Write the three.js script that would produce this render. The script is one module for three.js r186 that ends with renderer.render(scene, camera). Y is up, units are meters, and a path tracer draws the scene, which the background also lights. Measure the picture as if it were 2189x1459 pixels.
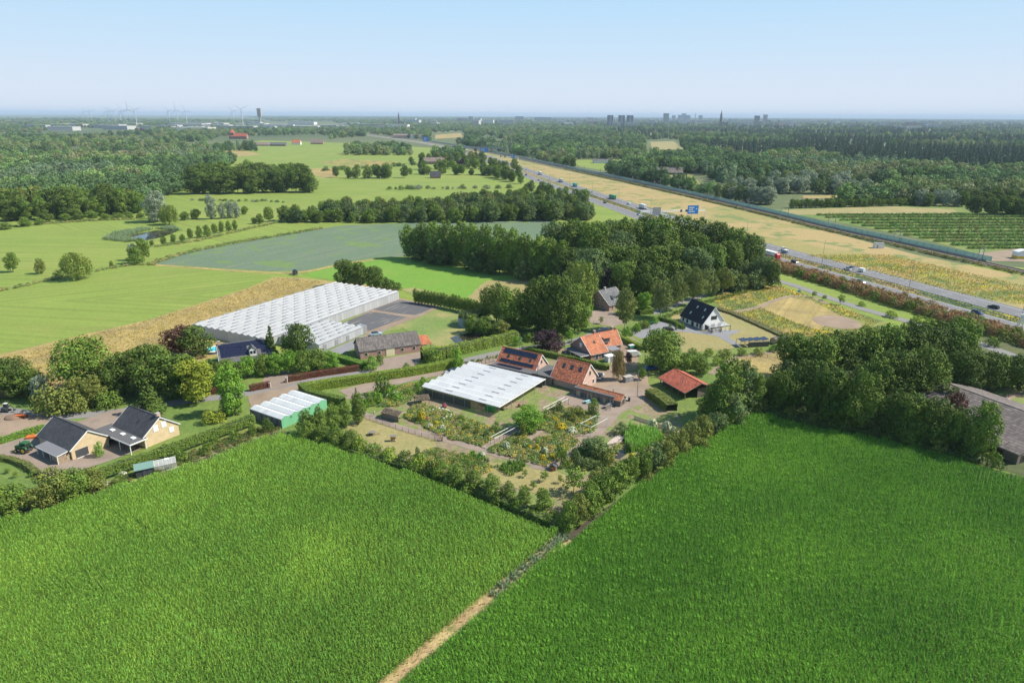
import * as THREE from 'three';
import { mergeGeometries } from 'three/addons/utils/BufferGeometryUtils.js';
import { MarchingCubes } from 'three/addons/objects/MarchingCubes.js';

const scene = new THREE.Scene();
// ---- camera: a drone 80 m up, looking north over the farms, tilted down
const camera = new THREE.PerspectiveCamera(53.13, 1024 / 682, 1, 90000);
camera.rotation.order = 'YXZ';
camera.position.set(0, 80, 0);
camera.rotation.set(THREE.MathUtils.degToRad(-18.35), 0, THREE.MathUtils.degToRad(0.26));
const renderer = new THREE.WebGLRenderer({ antialias: true });
renderer.toneMapping = THREE.LinearToneMapping;
renderer.toneMappingExposure = 1.7;
renderer.shadowMap.enabled = true;
// ---- sun: from the east, fairly high
const sun = new THREE.DirectionalLight(new THREE.Color(1, 0.93, 0.82), 4.5);
sun.position.set(0.7 * 600, 0.72 * 600, -0.03 * 600 - 200); sun.target.position.set(0, 0, -200);
sun.castShadow = true; sun.shadow.mapSize.set(4096, 4096); sun.shadow.radius = 1;
Object.assign(sun.shadow.camera, { left: -300, right: 300, top: 300, bottom: -300, near: 10, far: 1500 });
scene.add(sun, sun.target);
// ---- sky: clear summer air, pale at the horizon
{
  const w = 64, h = 512, d = new Float32Array(w * h * 4);
  const stops = [[0, 0.441, 0.484, 0.550], [2, 0.419, 0.479, 0.555], [5, 0.354, 0.463, 0.566], [9, 0.283, 0.435, 0.577], [16, 0.207, 0.348, 0.511], [30, 0.131, 0.245, 0.392], [60, 0.082, 0.163, 0.283], [90, 0.065, 0.136, 0.250]];
  for (let j = 0; j < h; j++) {
    const e = Math.max(0, ((j + 0.5) / h) * 180 - 90);
    let k = 0; while (k < stops.length - 2 && stops[k + 1][0] < e) k++;
    const a = stops[k], b = stops[k + 1], t = Math.min(1, (e - a[0]) / (b[0] - a[0]));
    for (let i = 0; i < w; i++) for (let c = 0; c < 4; c++) d[(j * w + i) * 4 + c] = c === 3 ? 1 : a[c + 1] + (b[c + 1] - a[c + 1]) * t;
  }
  const sky = new THREE.DataTexture(d, w, h, THREE.RGBAFormat, THREE.FloatType);
  sky.mapping = THREE.EquirectangularReflectionMapping; sky.magFilter = THREE.LinearFilter; sky.minFilter = THREE.LinearFilter; sky.needsUpdate = true;
  scene.background = sky; scene.environment = sky;
}
scene.fog = new THREE.FogExp2(new THREE.Color(0.64, 0.81, 1.0), 0.000048);

// ---------------------------------------------------------------- helpers
function rng(s) { let a = s >>> 0; return () => { a = (a + 0x6d2b79f5) | 0; let t = Math.imul(a ^ (a >>> 15), 1 | a); t = (t + Math.imul(t ^ (t >>> 7), 61 | t)) ^ t; return ((t ^ (t >>> 14)) >>> 0) / 4294967296; }; }
const rnd = rng(7);
const rr = (a, b, r = rnd) => a + (b - a) * r();
const pick = (a, r = rnd) => a[Math.floor(r() * a.length)];
const LAT = new Float32Array(65536); { const r = rng(99); for (let i = 0; i < 65536; i++) LAT[i] = r(); }
function vn(x, y) {
  const xi = Math.floor(x), yi = Math.floor(y); let u = x - xi, v = y - yi; u = u * u * (3 - 2 * u); v = v * v * (3 - 2 * v);
  const a = (xi & 255), b = ((xi + 1) & 255), c = (yi & 255) << 8, e = ((yi + 1) & 255) << 8;
  const p = LAT[a + c], q = LAT[b + c], s = LAT[a + e], t = LAT[b + e];
  return p + (q - p) * u + (s - p) * v + (p - q - s + t) * u * v;
}
const fbm = (x, y, n = 4) => { let s = 0, a = 0.5, t = 0; for (let i = 0; i < n; i++) { s += a * vn(x, y); t += a; x = x * 2.03 + 17.1; y = y * 2.03 + 31.7; a *= 0.5; } return s / t; };
const clamp = (x, a = 0, b = 1) => Math.min(b, Math.max(a, x));
const sstep = (a, b, x) => { const t = clamp((x - a) / (b - a)); return t * t * (3 - 2 * t); };
const mix3 = (a, b, t) => [a[0] + (b[0] - a[0]) * t, a[1] + (b[1] - a[1]) * t, a[2] + (b[2] - a[2]) * t];
const taken = {};
function numbered(n) { const k = (taken[n] = (taken[n] ?? -1) + 1); return k ? n + '_' + String(k).padStart(3, '0') : n; }
function shade(o) { o.castShadow = true; o.receiveShadow = true; return o; }
function tag(o, label, category, group, kind) {
  if (label) o.userData.label = label; if (category) o.userData.category = category; if (group) o.userData.group = group; if (kind) o.userData.kind = kind; return o;
}
function thing(name, label, category, group) { const o = new THREE.Group(); o.name = numbered(name); tag(o, label, category, group); scene.add(o); return o; }
function part(name, geo, mat, parent, x, y, z, ry) {
  const m = shade(new THREE.Mesh(geo, mat)); m.name = parent ? name : numbered(name); if (x !== undefined) m.position.set(x, y, z); if (ry) m.rotation.y = ry; (parent ?? scene).add(m); return m;
}
function std(rgb, roughness = 0.85, extra = {}) { return new THREE.MeshStandardMaterial({ color: new THREE.Color().setRGB(...rgb), roughness, ...extra }); }
const hex = (h) => { const c = new THREE.Color(h); return [c.r, c.g, c.b]; };
// boxes etc. as geometries, placed
function bx(w, h, d, x = 0, y = 0, z = 0, ry = 0) {
  const g = new THREE.BoxGeometry(w, h, d), uv = g.attributes.uv, k = [[d, h], [d, h], [w, d], [w, d], [w, h], [w, h]];
  for (let i = 0; i < 24; i++) { const q = k[i >> 2]; uv.setXY(i, uv.getX(i) * q[0], uv.getY(i) * q[1]); }
  if (ry) g.rotateY(ry); g.translate(x, y, z); return g; }
function cyl(r0, r1, h, x = 0, y = 0, z = 0, n = 8) { const g = new THREE.CylinderGeometry(r1, r0, h, n); g.translate(x, y + h / 2, z); return g; }
function bar(a, b, r = 0.05, n = 6) { // a rod from a to b
  const va = new THREE.Vector3(...a), vb = new THREE.Vector3(...b), l = va.distanceTo(vb), g = new THREE.CylinderGeometry(r, r, l, n);
  g.applyQuaternion(new THREE.Quaternion().setFromUnitVectors(new THREE.Vector3(0, 1, 0), vb.clone().sub(va).normalize()));
  g.translate((a[0] + b[0]) / 2, (a[1] + b[1]) / 2, (a[2] + b[2]) / 2); return g;
}
function beam(a, b, w, h) { // a square timber from a to b
  const va = new THREE.Vector3(...a), vb = new THREE.Vector3(...b), g = new THREE.BoxGeometry(w, h, va.distanceTo(vb)), o = new THREE.Object3D();
  o.position.copy(va).add(vb).multiplyScalar(0.5); o.lookAt(vb); o.updateMatrix(); g.applyMatrix4(o.matrix); return g;
}
const merge = (a) => mergeGeometries(a.map((g) => (g.index ? g.toNonIndexed() : g)));
// a builder of coloured triangles
class Tris {
  constructor() { this.p = []; this.c = []; this.i = []; }
  quad(a, b, c, d, col) { const n = this.p.length / 3; this.p.push(...a, ...b, ...c, ...d); for (let k = 0; k < 4; k++) this.c.push(...col); this.i.push(n, n + 1, n + 2, n, n + 2, n + 3); }
  tri(a, b, c, col) { const n = this.p.length / 3; this.p.push(...a, ...b, ...c); for (let k = 0; k < 3; k++) this.c.push(...col); this.i.push(n, n + 1, n + 2); }
  geo() {
    const g = new THREE.BufferGeometry(); g.setAttribute('position', new THREE.Float32BufferAttribute(this.p, 3)); g.setAttribute('color', new THREE.Float32BufferAttribute(this.c, 3)); g.setIndex(this.i); g.computeVertexNormals(); return g;
  }
}
function inside(x, z, poly) { let c = false; for (let i = 0, j = poly.length - 1; i < poly.length; j = i++) { const [xi, zi] = poly[i], [xj, zj] = poly[j]; if (zi > z !== zj > z && x < ((xj - xi) * (z - zi)) / (zj - zi) + xi) c = !c; } return c; }
function bounds(poly) { let a = 1e9, b = -1e9, c = 1e9, d = -1e9; for (const [x, z] of poly) { a = Math.min(a, x); b = Math.max(b, x); c = Math.min(c, z); d = Math.max(d, z); } return [a, b, c, d]; }
// ---------------------------------------------------------------- computed textures (S metres a side, mirrored beyond)
function tex(n, S, fn, srgb = true) {
  const d = new Uint8Array(n * n * 4), to = (v) => (srgb ? (v <= 0.0031308 ? v * 12.92 : 1.055 * Math.pow(v, 1 / 2.4) - 0.055) : v);
  for (let j = 0; j < n; j++) for (let i = 0; i < n; i++) { const c = fn((i / n) * S, (j / n) * S), k = (j * n + i) * 4; d[k] = clamp(to(c[0])) * 255; d[k + 1] = clamp(to(c[1])) * 255; d[k + 2] = clamp(to(c[2])) * 255; d[k + 3] = 255; }
  const t = new THREE.DataTexture(d, n, n); t.wrapS = t.wrapT = THREE.MirroredRepeatWrapping; t.magFilter = THREE.LinearFilter; t.minFilter = THREE.LinearMipmapLinearFilter; t.generateMipmaps = true;
  if (srgb) t.colorSpace = THREE.SRGBColorSpace; t.needsUpdate = true; t.userData = { S }; return t;
}
const groundMat = (t, roughness = 0.95) => { const m = new THREE.MeshStandardMaterial({ map: t, roughness }); m.userData.S = t.userData.S; return m; };
// a flat sheet over a polygon, uv in metres, its edges a little uneven
function sheet(name, poly, y, mat, { rough = 0, turn = 0, kind = 'structure', step = 3 } = {}) {
  const pts = [];
  for (let i = 0; i < poly.length; i++) {
    const [x0, z0] = poly[i], [x1, z1] = poly[(i + 1) % poly.length], l = Math.hypot(x1 - x0, z1 - z0), n = rough ? Math.min(160, Math.max(1, Math.round(l / step))) : 1;
    for (let k = 0; k < n; k++) { const t = k / n, x = x0 + (x1 - x0) * t, z = z0 + (z1 - z0) * t; pts.push(new THREE.Vector2(x + rough * (fbm(x / 4, z / 4, 2) - 0.5) * 2, -(z + rough * (fbm(x / 4 + 40, z / 4 + 9, 2) - 0.5) * 2))); }
  }
  const g = new THREE.ShapeGeometry(new THREE.Shape(pts)); g.rotateX(-Math.PI / 2);
  const S = mat.userData.S ?? 10, p = g.attributes.position, uv = new Float32Array(p.count * 2), c = Math.cos(turn), s = Math.sin(turn);
  for (let i = 0; i < p.count; i++) { const x = p.getX(i), z = p.getZ(i); uv[2 * i] = (x * c + z * s) / S; uv[2 * i + 1] = (-x * s + z * c) / S; }
  g.setAttribute('uv', new THREE.BufferAttribute(uv, 2));
  const m = shade(new THREE.Mesh(g, mat)); m.name = numbered(name); m.position.y = y; m.userData.kind = kind; scene.add(m); return m;
}
// a strip along a line of [x, z] points between two offsets
function strip(pts, o0, o1) {
  const L = [], Rr = [];
  for (let i = 0; i < pts.length; i++) {
    const a = pts[Math.max(0, i - 1)], b = pts[Math.min(pts.length - 1, i + 1)], l = Math.hypot(b[0] - a[0], b[1] - a[1]), nx = -(b[1] - a[1]) / l, nz = (b[0] - a[0]) / l;
    L.push([pts[i][0] + nx * o0, pts[i][1] + nz * o0]); Rr.push([pts[i][0] + nx * o1, pts[i][1] + nz * o1]);
  }
  return [...L, ...Rr.reverse()];
}
function smooth(pts, step = 10) { const c = new THREE.CatmullRomCurve3(pts.map(([x, z]) => new THREE.Vector3(x, 0, z)), false, 'centripetal'); return c.getSpacedPoints(Math.max(2, Math.round(c.getLength() / step))).map((v) => [v.x, v.z]); }
// ---------------------------------------------------------------- ground materials
const grassTex = (S, n, base, alt, dry, { streak = 0, dir = 0, big = 40, dryAmt = 0.25, fine = 0.25, seed = 0, mow = 0 } = {}) => tex(n, S, (u, v) => {
  const c = Math.cos(dir), s = Math.sin(dir), a = u * c + v * s, b = -u * s + v * c;
  const f1 = fbm(u / big + seed, v / big + seed, 4), f2 = fbm(u / 7 + seed, v / 7, 3), f3 = vn(u * 1.7, v * 1.7 + seed) * 0.6 + vn(u * 4.1, v * 4.1) * 0.4;
  let k = mix3(base, alt, clamp(f1 * 1.6 - 0.3)); k = mix3(k, dry, dryAmt * sstep(0.45, 0.75, f2 * 0.6 + f1 * 0.4));
  const st = (mow ? mow * (Math.sin(b * 1.05) > 0 ? 1 : -1) * (0.5 + vn(a / 30, b / 9)) : 0) + streak * 0 + (streak ? streak * (fbm(a / 60, b / 1.6, 3) - 0.5) : 0), m = 1 + fine * (f3 - 0.5) * 2 + st;
  return [k[0] * m, k[1] * m, k[2] * m];
});
const T = {
  meadow: grassTex(330, 1024, [0.157, 0.222, 0.03], [0.188, 0.24, 0.038], [0.24, 0.23, 0.06], { streak: 0.4, dir: 0.35, fine: 0.2, mow: 0.035 }),
  pasture: grassTex(200, 512, [0.11, 0.24, 0.018], [0.135, 0.26, 0.025], [0.2, 0.24, 0.045], { fine: 0.2, seed: 5 }),
  lawn: grassTex(60, 512, [0.13, 0.2, 0.04], [0.2, 0.22, 0.07], [0.28, 0.24, 0.09], { big: 12, dryAmt: 0.8, fine: 0.25, seed: 9 }),
  greenLawn: grassTex(60, 512, [0.10, 0.165, 0.028], [0.14, 0.19, 0.036], [0.2, 0.2, 0.055], { big: 12, dryAmt: 0.3, fine: 0.3, seed: 19 }),
  dryLawn: grassTex(90, 512, [0.27, 0.22, 0.09], [0.23, 0.22, 0.08], [0.33, 0.26, 0.12], { big: 14, dryAmt: 0.7, fine: 0.2, seed: 3 }),
  dry: grassTex(240, 1024, [0.34, 0.255, 0.095], [0.29, 0.23, 0.07], [0.22, 0.17, 0.075], { streak: 0.5, dir: -1.05, big: 18, dryAmt: 0.8, fine: 0.28, seed: 31 }),
  verge: tex(1024, 300, (u, v) => { const f = fbm(u / 26, v / 26, 4), q = fbm(u / 6 + 7, v / 6, 3), m = 0.82 + 0.36 * vn(u * 2.3, v * 2.3); let k = mix3([0.33, 0.245, 0.1], [0.25, 0.22, 0.07], sstep(0.4, 0.62, f)); k = mix3(k, [0.14, 0.18, 0.05], sstep(0.54, 0.7, q * 0.5 + fbm(u / 15 + 60, v / 15, 3) * 0.5)); return k.map((x) => x * m); }),
  weedy: tex(1024, 200, (u, v) => { const f = fbm(u / 22, v / 22, 4), q = fbm(u / 5 + 7, v / 5, 3), m = 0.8 + 0.4 * vn(u * 2.3, v * 2.3); let k = mix3([0.30, 0.22, 0.07], [0.19, 0.20, 0.045], sstep(0.38, 0.6, f)); k = mix3(k, [0.42, 0.34, 0.02], 0.75 * sstep(0.56, 0.66, q) * sstep(0.42, 0.55, f)); k = mix3(k, [0.1, 0.15, 0.04], sstep(0.55, 0.72, fbm(u / 9 + 60, v / 9, 3))); return k.map((x) => x * m); }),
  cabbage: tex(1024, 300, (u, v) => { const f = fbm(u / 40, v / 40, 4), w = fbm(u / 60 + 9, v / 4, 3), p = fbm(u / 9, v / 9 + 3, 3), m = 0.85 + 0.3 * vn(u * 1.4, v * 2.4); let k = mix3([0.09, 0.145, 0.078], [0.12, 0.165, 0.1], f); k = mix3(k, [0.22, 0.22, 0.15], 0.3 * sstep(0.55, 0.8, w)); k = mix3(k, [0.12, 0.2, 0.04], sstep(0.62, 0.75, p) * 0.7); return k.map((x) => x * m); }),
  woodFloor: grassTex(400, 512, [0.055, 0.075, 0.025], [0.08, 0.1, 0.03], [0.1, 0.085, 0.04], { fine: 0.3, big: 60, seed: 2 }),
  far: grassTex(6000, 1024, [0.055, 0.085, 0.03], [0.1, 0.13, 0.042], [0.16, 0.15, 0.07], { big: 500, dryAmt: 0.6, seed: 12, fine: 0.1 }),
  asphalt: tex(512, 40, (u, v) => { const a = 0.155 + 0.03 * (fbm(u / 6, v / 6, 3) - 0.5) + 0.03 * (vn(u * 9, v * 9) - 0.5) + 0.02 * (fbm(u / 0.8, v / 20, 2) - 0.5); return [a, a, a * 1.04]; }),
  lane: tex(512, 40, (u, v) => { const a = 0.205 + 0.05 * (fbm(u / 5, v / 5, 4) - 0.5) + 0.04 * (vn(u * 9, v * 9) - 0.5); return [a, a * 0.96, a * 0.94]; }),
  paver: tex(512, 40, (u, v) => { const j = Math.floor(v * 4), b = vn(Math.floor(u * 4 + (j & 1) * 0.5) * 3.7, j * 5.3), a = 0.86 + 0.22 * b * 0.6 + 0.3 * (fbm(u / 5, v / 5, 4) - 0.5), r = fbm(u / 2, v / 2 + 8, 3); return mix3([0.30, 0.235, 0.185], [0.23, 0.18, 0.145], r).map((x) => x * a); }),
  sand: tex(512, 60, (u, v) => { const a = 0.85 + 0.35 * (fbm(u / 4, v / 4, 4) - 0.5) + 0.25 * (vn(u * 6, v * 6) - 0.5); return mix3([0.33, 0.24, 0.17], [0.26, 0.2, 0.14], fbm(u / 9, v / 9, 3)).map((x) => x * a); }),
  track: tex(512, 40, (u, v) => { const a = 0.8 + 0.4 * vn(u * 3, v * 3), f = fbm(u / 2, v / 2, 3); return mix3([0.33, 0.235, 0.125], mix3([0.4, 0.31, 0.15], [0.2, 0.2, 0.07], sstep(0.55, 0.7, fbm(u / 3 + 9, v / 3, 3))), sstep(0.4, 0.6, f)).map((x) => x * a); }),
  soil: tex(256, 40, (u, v) => { const a = 0.7 + 0.6 * fbm(u, v, 3); return [0.055 * a, 0.045 * a, 0.03 * a]; }),
  greyPaving: tex(256, 30, (u, v) => { const a = 0.21 + 0.04 * (fbm(u / 3, v / 3, 3) - 0.5) + 0.03 * (vn(Math.floor(u * 3.3) * 2.1, Math.floor(v * 5) * 3.3) - 0.5); return [a, a, a * 1.06]; }),
  mulch: tex(256, 40, (u, v) => { const a = 0.7 + 0.6 * fbm(u * 1.5, v * 1.5, 3), g = sstep(0.4, 0.6, fbm(u / 3 + 5, v / 3, 3)); return mix3([0.22, 0.175, 0.105], [0.15, 0.19, 0.05], g).map((x) => x * a); }),
  mat: tex(512, 64, (u, v) => { const a = 0.08 + 0.03 * fbm(u * 2, v / 3, 3); const l = fbm(u / 14, v * 0.9, 2), q = vn(u / 9 + 40, Math.floor(v / 1.1) * 7.7); const w = sstep(0.63, 0.7, q) * sstep(0.45, 0.6, l) * (Math.abs((v / 1.1) % 1 - 0.5) < 0.17 ? 1 : 0); return mix3([a, a, a * 1.05], [0.33, 0.29, 0.24], w * 0.9); }),
};
const G = {}; for (const k in T) G[k] = groundMat(T[k]);

// ---------------------------------------------------------------- the land
sheet('ground', [[-45000, 400], [45000, 400], [45000, -60000], [-45000, -60000]], 0, G.far);
const meadowPoly = [[-420, 60], [420, 60], [420, -330], [174.1,-416.1], [126.9,-614.7], [64.1,-837.7], [-8.9,-1190.3], [-157.3,-1747.2], [-492.1,-2095.9], [-795.2,-2252], [-751.3,-1643.8], [-690.7,-1228.1], [-1007.2,-1205.9], [-498.8,-511.3]];
sheet('meadow', meadowPoly, 0.03, G.meadow, { turn: 0.4 });
const mownField = [[-260.8,-260.9], [-293.4,-296.8], [-242,-313.2], [-229,-343.9], [-209.4,-373.2], [-193.4,-372.3], [-159.1,-364.6], [-125.6,-348.2], [-126.8,-324.6], [-147.2,-269.3], [-178.6,-224.4], [-183.1,-209.1]];
sheet('mown_meadow', mownField, 0.06, G.meadow, { turn: -0.2, rough: 0.5 });
sheet('dry_grass_strip', [[-178.6,-224.4], [-147.2,-269.3], [-126.8,-324.6], [-122.1,-345], [-109.4,-343.1], [-88.3,-335.2], [-53.9,-326], [-59.8,-285.1], [-101.7,-223.9], [-125.2,-193.7], [-151.3,-186.1], [-181.7,-189.3], [-185.4,-200.7]], 0.06, G.dry, { rough: 0.9 });
const cabbagePoly = [[-203.1,-377.2], [-196.9,-408.8], [-162.1,-470.4], [-129.4,-517.6], [-85.4,-530.7], [-35.4,-542.1], [27.6,-559.4], [40.4,-515.8], [1.4,-429], [-67.6,-400.3], [-82.8,-394.4], [-96.8,-380.8], [-111.9,-359.7], [-130.2,-358.2], [-165.1,-366.8]];
sheet('cabbage_field', cabbagePoly, 0.07, G.cabbage, { turn: -1.06, rough: 0.5 });
sheet('headland_track', strip(smooth([[-199.1,-373.5], [-163.6,-363.3], [-129,-354.8], [-111.2,-357.4], [-95.9,-377], [-80.1,-390.4]], 8), -1.6, 1.6), 0.09, G.dry, { rough: 0.5 });
const pasturePoly = [[-110.1,-349.6], [-97.6,-373.2], [-79.8,-389], [-66.5,-398.9], [-52.9,-389.6], [-24.3,-366.2], [13,-337.2], [0,-321.3], [-17,-300], [-47.9,-324.2], [-54.2,-320.3], [-88.8,-337.3]];
sheet('pasture', pasturePoly, 0.08, G.pasture, { rough: 0.5 });
sheet('dry_pasture_corner', [[-13.1,-338.8], [13.2,-343.4], [7.8,-315.1], [-15.6,-293.6], [-20.5,-305.8]], 0.1, G.dryLawn, { rough: 1 });
sheet('reservoir_lawn', [[-54.2,-320.3], [-47.9,-324.2], [-15.7,-295.1], [-3,-286], [-7.9,-246.4], [-26,-232.5], [-43.4,-257.9], [-53.9,-245.8], [-48.2,-264.2], [-31.8,-289.4]], 0.09, G.lawn, { rough: 0.3 });
sheet('yard_ground', [[-150,-143.8], [-162.3,-182.5], [-130.9,-193.6], [-112.6,-233.9], [-78.9,-229.2], [-41.6,-257.9], [-7,-282.2], [33.6,-329.6], [79.8,-351.2], [114.5,-351.9], [133.9,-331.5], [113,-260.3], [86.4,-200.1], [72.8,-178.5], [45.7,-155.3], [11,-117.6], [-21,-140.6], [-55.7,-162.2], [-61,-163.5], [-79.3,-144.5], [-105.9,-122.5], [-128.9,-115.7]], 0.05, G.greenLawn, { rough: 0.3 });
// maize fields
const rowDir = Math.atan2(-37, 28);
const maizeA = [[-230, -62], [-33, -62], [-19.1, -80.1], [-4.5, -99.7], [8.8, -117], [0.7,-121.5], [-8.3,-128.8], [-20.5,-137.5], [-35.9,-147.4], [-54,-157.1], [-59.3,-160.3], [-63.4,-156.7], [-74.3,-143.8], [-89.6,-131], [-96.9,-123.5], [-103.7,-119.9], [-121.2,-111.2]];
const maizeB = [[-28.2, -62], [230, -62], [190, -118], [116.7,-137.9], [103.9,-150.2], [95.2,-157.8], [80.1,-164.5], [70.6,-172.8], [66.2,-173.3], [44.9,-152.6], [25.1,-130.4], [13.5,-115.1], [4.8, -107.4], [-0.9, -99.4], [-14.4, -80.1]];
sheet('maize_soil', [[-240, -55], [240, -55], [200, -118], [123,-139.7], [72.8,-178.5], [67.5,-178.4], [10,-116.8], [-61,-164.9], [-123.4,-109.7]], 0.07, G.soil);
sheet('field_path', strip(smooth([[-31, -62], [-17.2, -80.1], [-12.8,-88.1], [-3.5,-99.7], [2.4,-107.5], [10.5,-117.1]], 3), -1.9, 2.1), 0.1, G.track, { rough: 0.5, step: 1.5 });
// far fields on the left of the motorway
sheet('pale_meadow', [[-343.4,-737.6], [-302.4,-809.6], [-269.5,-923.3], [-231.2,-985.5], [-159.5,-894.7], [-9.2,-857.8], [2.2,-801.8], [-142.1,-765], [-183.6,-669], [-239.1,-659.5], [-321.2,-683.1]], 0.09, G.meadow, { turn: 0.2 });
sheet('far_grass_field', [[-717.1,-1603.2], [-603.9,-1704.2], [-561.6,-1864.9], [-469.1,-1996.5], [-282.3,-1735.1], [-262.1,-1486.4], [-312.6,-1322.4], [-325.2,-1204.2], [-391.3,-1236.4], [-572.1,-1377.6]], 0.1, G.meadow, { turn: 1.2 });
sheet('ploughed_field', [[-666,-1607.9], [-622.5,-1633.6], [-520.4,-1465.1], [-539.6,-1364.6], [-591.3,-1424.8]], 0.13, G.dry);
sheet('stubble_field', [[-312.3,-1086.7], [-277.8,-1108.6], [-237.6,-939.3], [-251.2,-924.2], [-283,-982.6]], 0.1, G.dry);
sheet('yellow_field', [[-342.9,-1239.8], [-312.6,-1322.4], [-206.4,-1262.1], [-201,-1134], [-270.5,-1109.1]], 0.12, G.weedy);
sheet('woodland_glade', [[-786.8,-1330.5], [-808.1,-1424.1], [-738,-1380.4], [-683,-1267.7], [-721.2,-1238.7]], 0.1, G.meadow);
sheet('far_stubble_field', [[-325,-2973.8], [-241.4,-3301.3], [-187.3,-2677.7], [-268.9,-2456.3]], 0.12, G.dry);
// right of the motorway
const vergePoly = [[330, -150], [330, -330], [271.6,-355.1], [246.6,-411.9], [230.1,-505.7], [211.4,-587.4], [178.2,-727.7], [137.5,-877.2], [72.4,-1100.3], [-30.5,-1470.1], [-130.5,-1774.6], [-129.1,-1679.2], [-53.5,-1434.4], [66.9,-837.9], [133.3,-605.6], [165.4,-477.3], [173.5,-414.6], [214,-310.9], [222.5,-286.1], [262, -150]];
sheet('dry_verge', vergePoly, 0.09, G.verge, { turn: 1.1 });
sheet('flowery_verge', [[183.3,-410.4], [226.4,-411.4], [248.1,-349.2], [252.3,-306.4], [235.4,-284.1], [226,-319.1], [208.2,-371.2]], 0.12, G.weedy, { rough: 3, step: 5 });
sheet('orchard_field', [[229.4,-621.4], [355.3,-652.6], [432.1,-662.4], [510.4,-609.1], [360.3,-422], [305.8,-403.2], [287.2,-408.5], [281.9,-474.7], [258.6,-546]], 0.08, G.greenLawn);
sheet('bare_orchard_end', [[241,-618.6], [353.4,-649], [403.7,-630.7], [386.5,-596.1], [241.7,-588.4]], 0.11, G.dryLawn, { rough: 2 });
sheet('right_stubble_field', [[450.2,-867.5], [539.1,-890.2], [512.6,-835.6], [412,-732.7], [299.6,-711.3], [307.6,-737.3], [385.7,-749.5]], 0.1, G.dry);
sheet('right_grass_field', [[104.4,-1324.6], [208.8,-1346.4], [177.6,-1116.5], [139,-1075.7], [110.4,-1153.7]], 0.1, G.meadow);
sheet('right_far_stubble', [[441.1,-2283.2], [527.8,-2334.8], [435.5,-1804.3], [335.3,-1699.3]], 0.1, G.dryLawn);
sheet('right_garden_field', [[208.3,-993.6], [255.4,-996.2], [230.7,-851.3], [200.7,-832.6], [185.6,-912]], 0.1, G.weedy);
sheet('farm_grass', [[235.5,-869.5], [244,-781.6], [234.7,-734.4], [217.3,-761.1]], 0.12, G.meadow);
sheet('rail_gravel_yard', [[275.6,-412.6], [329.8,-437.1], [366.6,-429.9], [337,-393], [297.9,-392.1], [280.6,-394.4]], 0.14, G.sand);
// village roads and yards
sheet('village_lane', strip(smooth([[-171.9,-185.8], [-145.1,-177.4], [-126.5,-173.1], [-111.4,-176.5], [-97.4,-183.2], [-80.8,-189.7], [-66.5,-198.6], [-59.1,-203.9], [-37.7,-211], [-21.2,-216.5], [-7.3,-226.2], [6,-233.5], [18.2,-238.4], [27.5,-245.8], [38.2,-259.2], [48.4,-270.4], [61.1,-281.2], [71.9,-293.5], [88.8,-310.3], [112.2,-329.2], [135.3,-341.7]], 4), -2.1, 2.1), 0.09, G.lane);
sheet('farm_yard', [[-139.7,-153.4], [-130.8,-157.4], [-124,-161.5], [-114.1,-176.4], [-103.4,-181.5], [-93.1,-153.9], [-97.3,-147.8], [-105.7,-138.7], [-109.2,-140.9], [-118.2,-147.6], [-125.5,-149.9], [-134.1,-146.2]], 0.11, G.paver);
sheet('dirt_yard', [[-152.5,-169.8], [-143.1,-174.5], [-135.3,-174.6], [-126.8,-171.6], [-125.5,-168.6], [-131.8,-158.7], [-141.7,-156]], 0.11, G.sand, { rough: 0.6 });
sheet('side_lawn', [[-134.6,-144], [-123.8,-147.5], [-115.5,-145.3], [-105.6,-137.7], [-106.3,-131.6], [-116.2,-120.7]], 0.12, G.greenLawn, { rough: 0.3 });
sheet('garden_strip_soil', [[-93.8,-136.8], [-64.2,-169.3], [-61.7,-165.5], [-76.4,-148], [-89.5,-134.8]], 0.12, G.mulch, { rough: 0.4 });
sheet('shed_forecourt', [[-79,-188.7], [-66.2,-197.4], [-55.5,-201.5], [-63.9,-189.9], [-70.6,-176.9], [-74.9,-179.5]], 0.12, G.sand, { rough: 0.5 });
sheet('entrance_drive', [[-78.7,-200], [-80,-210.4], [-72.5,-208.4], [-67,-200.2], [-71,-194.3], [-74.3,-193.5]], 0.13, G.paver);
sheet('barn_forecourt', [[-51.5,-217.5], [-32.3,-228.9], [-30.7,-222.5], [-33.4,-213.2], [-44.8,-207.4], [-49,-213]], 0.12, G.paver);
sheet('nursery_drive', strip(smooth([[-50.6,-190.1], [-42.8,-196.9], [-29.4,-205.9], [-16.3,-213.4], [-5.5,-221.4]], 4), -3.4, 3.4), 0.13, G.paver);
sheet('nursery_side_path', strip(smooth([[-49.2,-187.2], [-36.9,-188.1], [-31.8,-191.8], [-24,-198.7]], 4), -1, 1), 0.12, G.paver);
sheet('container_bed_gravel', [[-69.5,-260], [-61.2,-282.1], [-51.4,-302.7], [-31.8,-289.4], [-38.8,-272.4], [-52.9,-249.3], [-63.9,-250.3]], 0.13, G.sand, { rough: 0.4 });
sheet('greenhouse_yard', [[-66.7,-226.9], [-54.9,-250.4], [-46.3,-264.3], [-55.1,-234.7], [-58.8,-228.5], [-61.7,-223.5]], 0.12, G.greyPaving);
sheet('garden_ground', [[-45.4,-168], [-37.6,-177.3], [-27.5,-191.1], [-7.3,-225.2], [16.3,-235.7], [35,-211.9], [48.4,-188.4], [46.5,-163.2], [25.2,-136.8], [10.5,-123.4], [-9.9,-136.5], [-39.8,-157]], 0.11, G.mulch);
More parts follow.
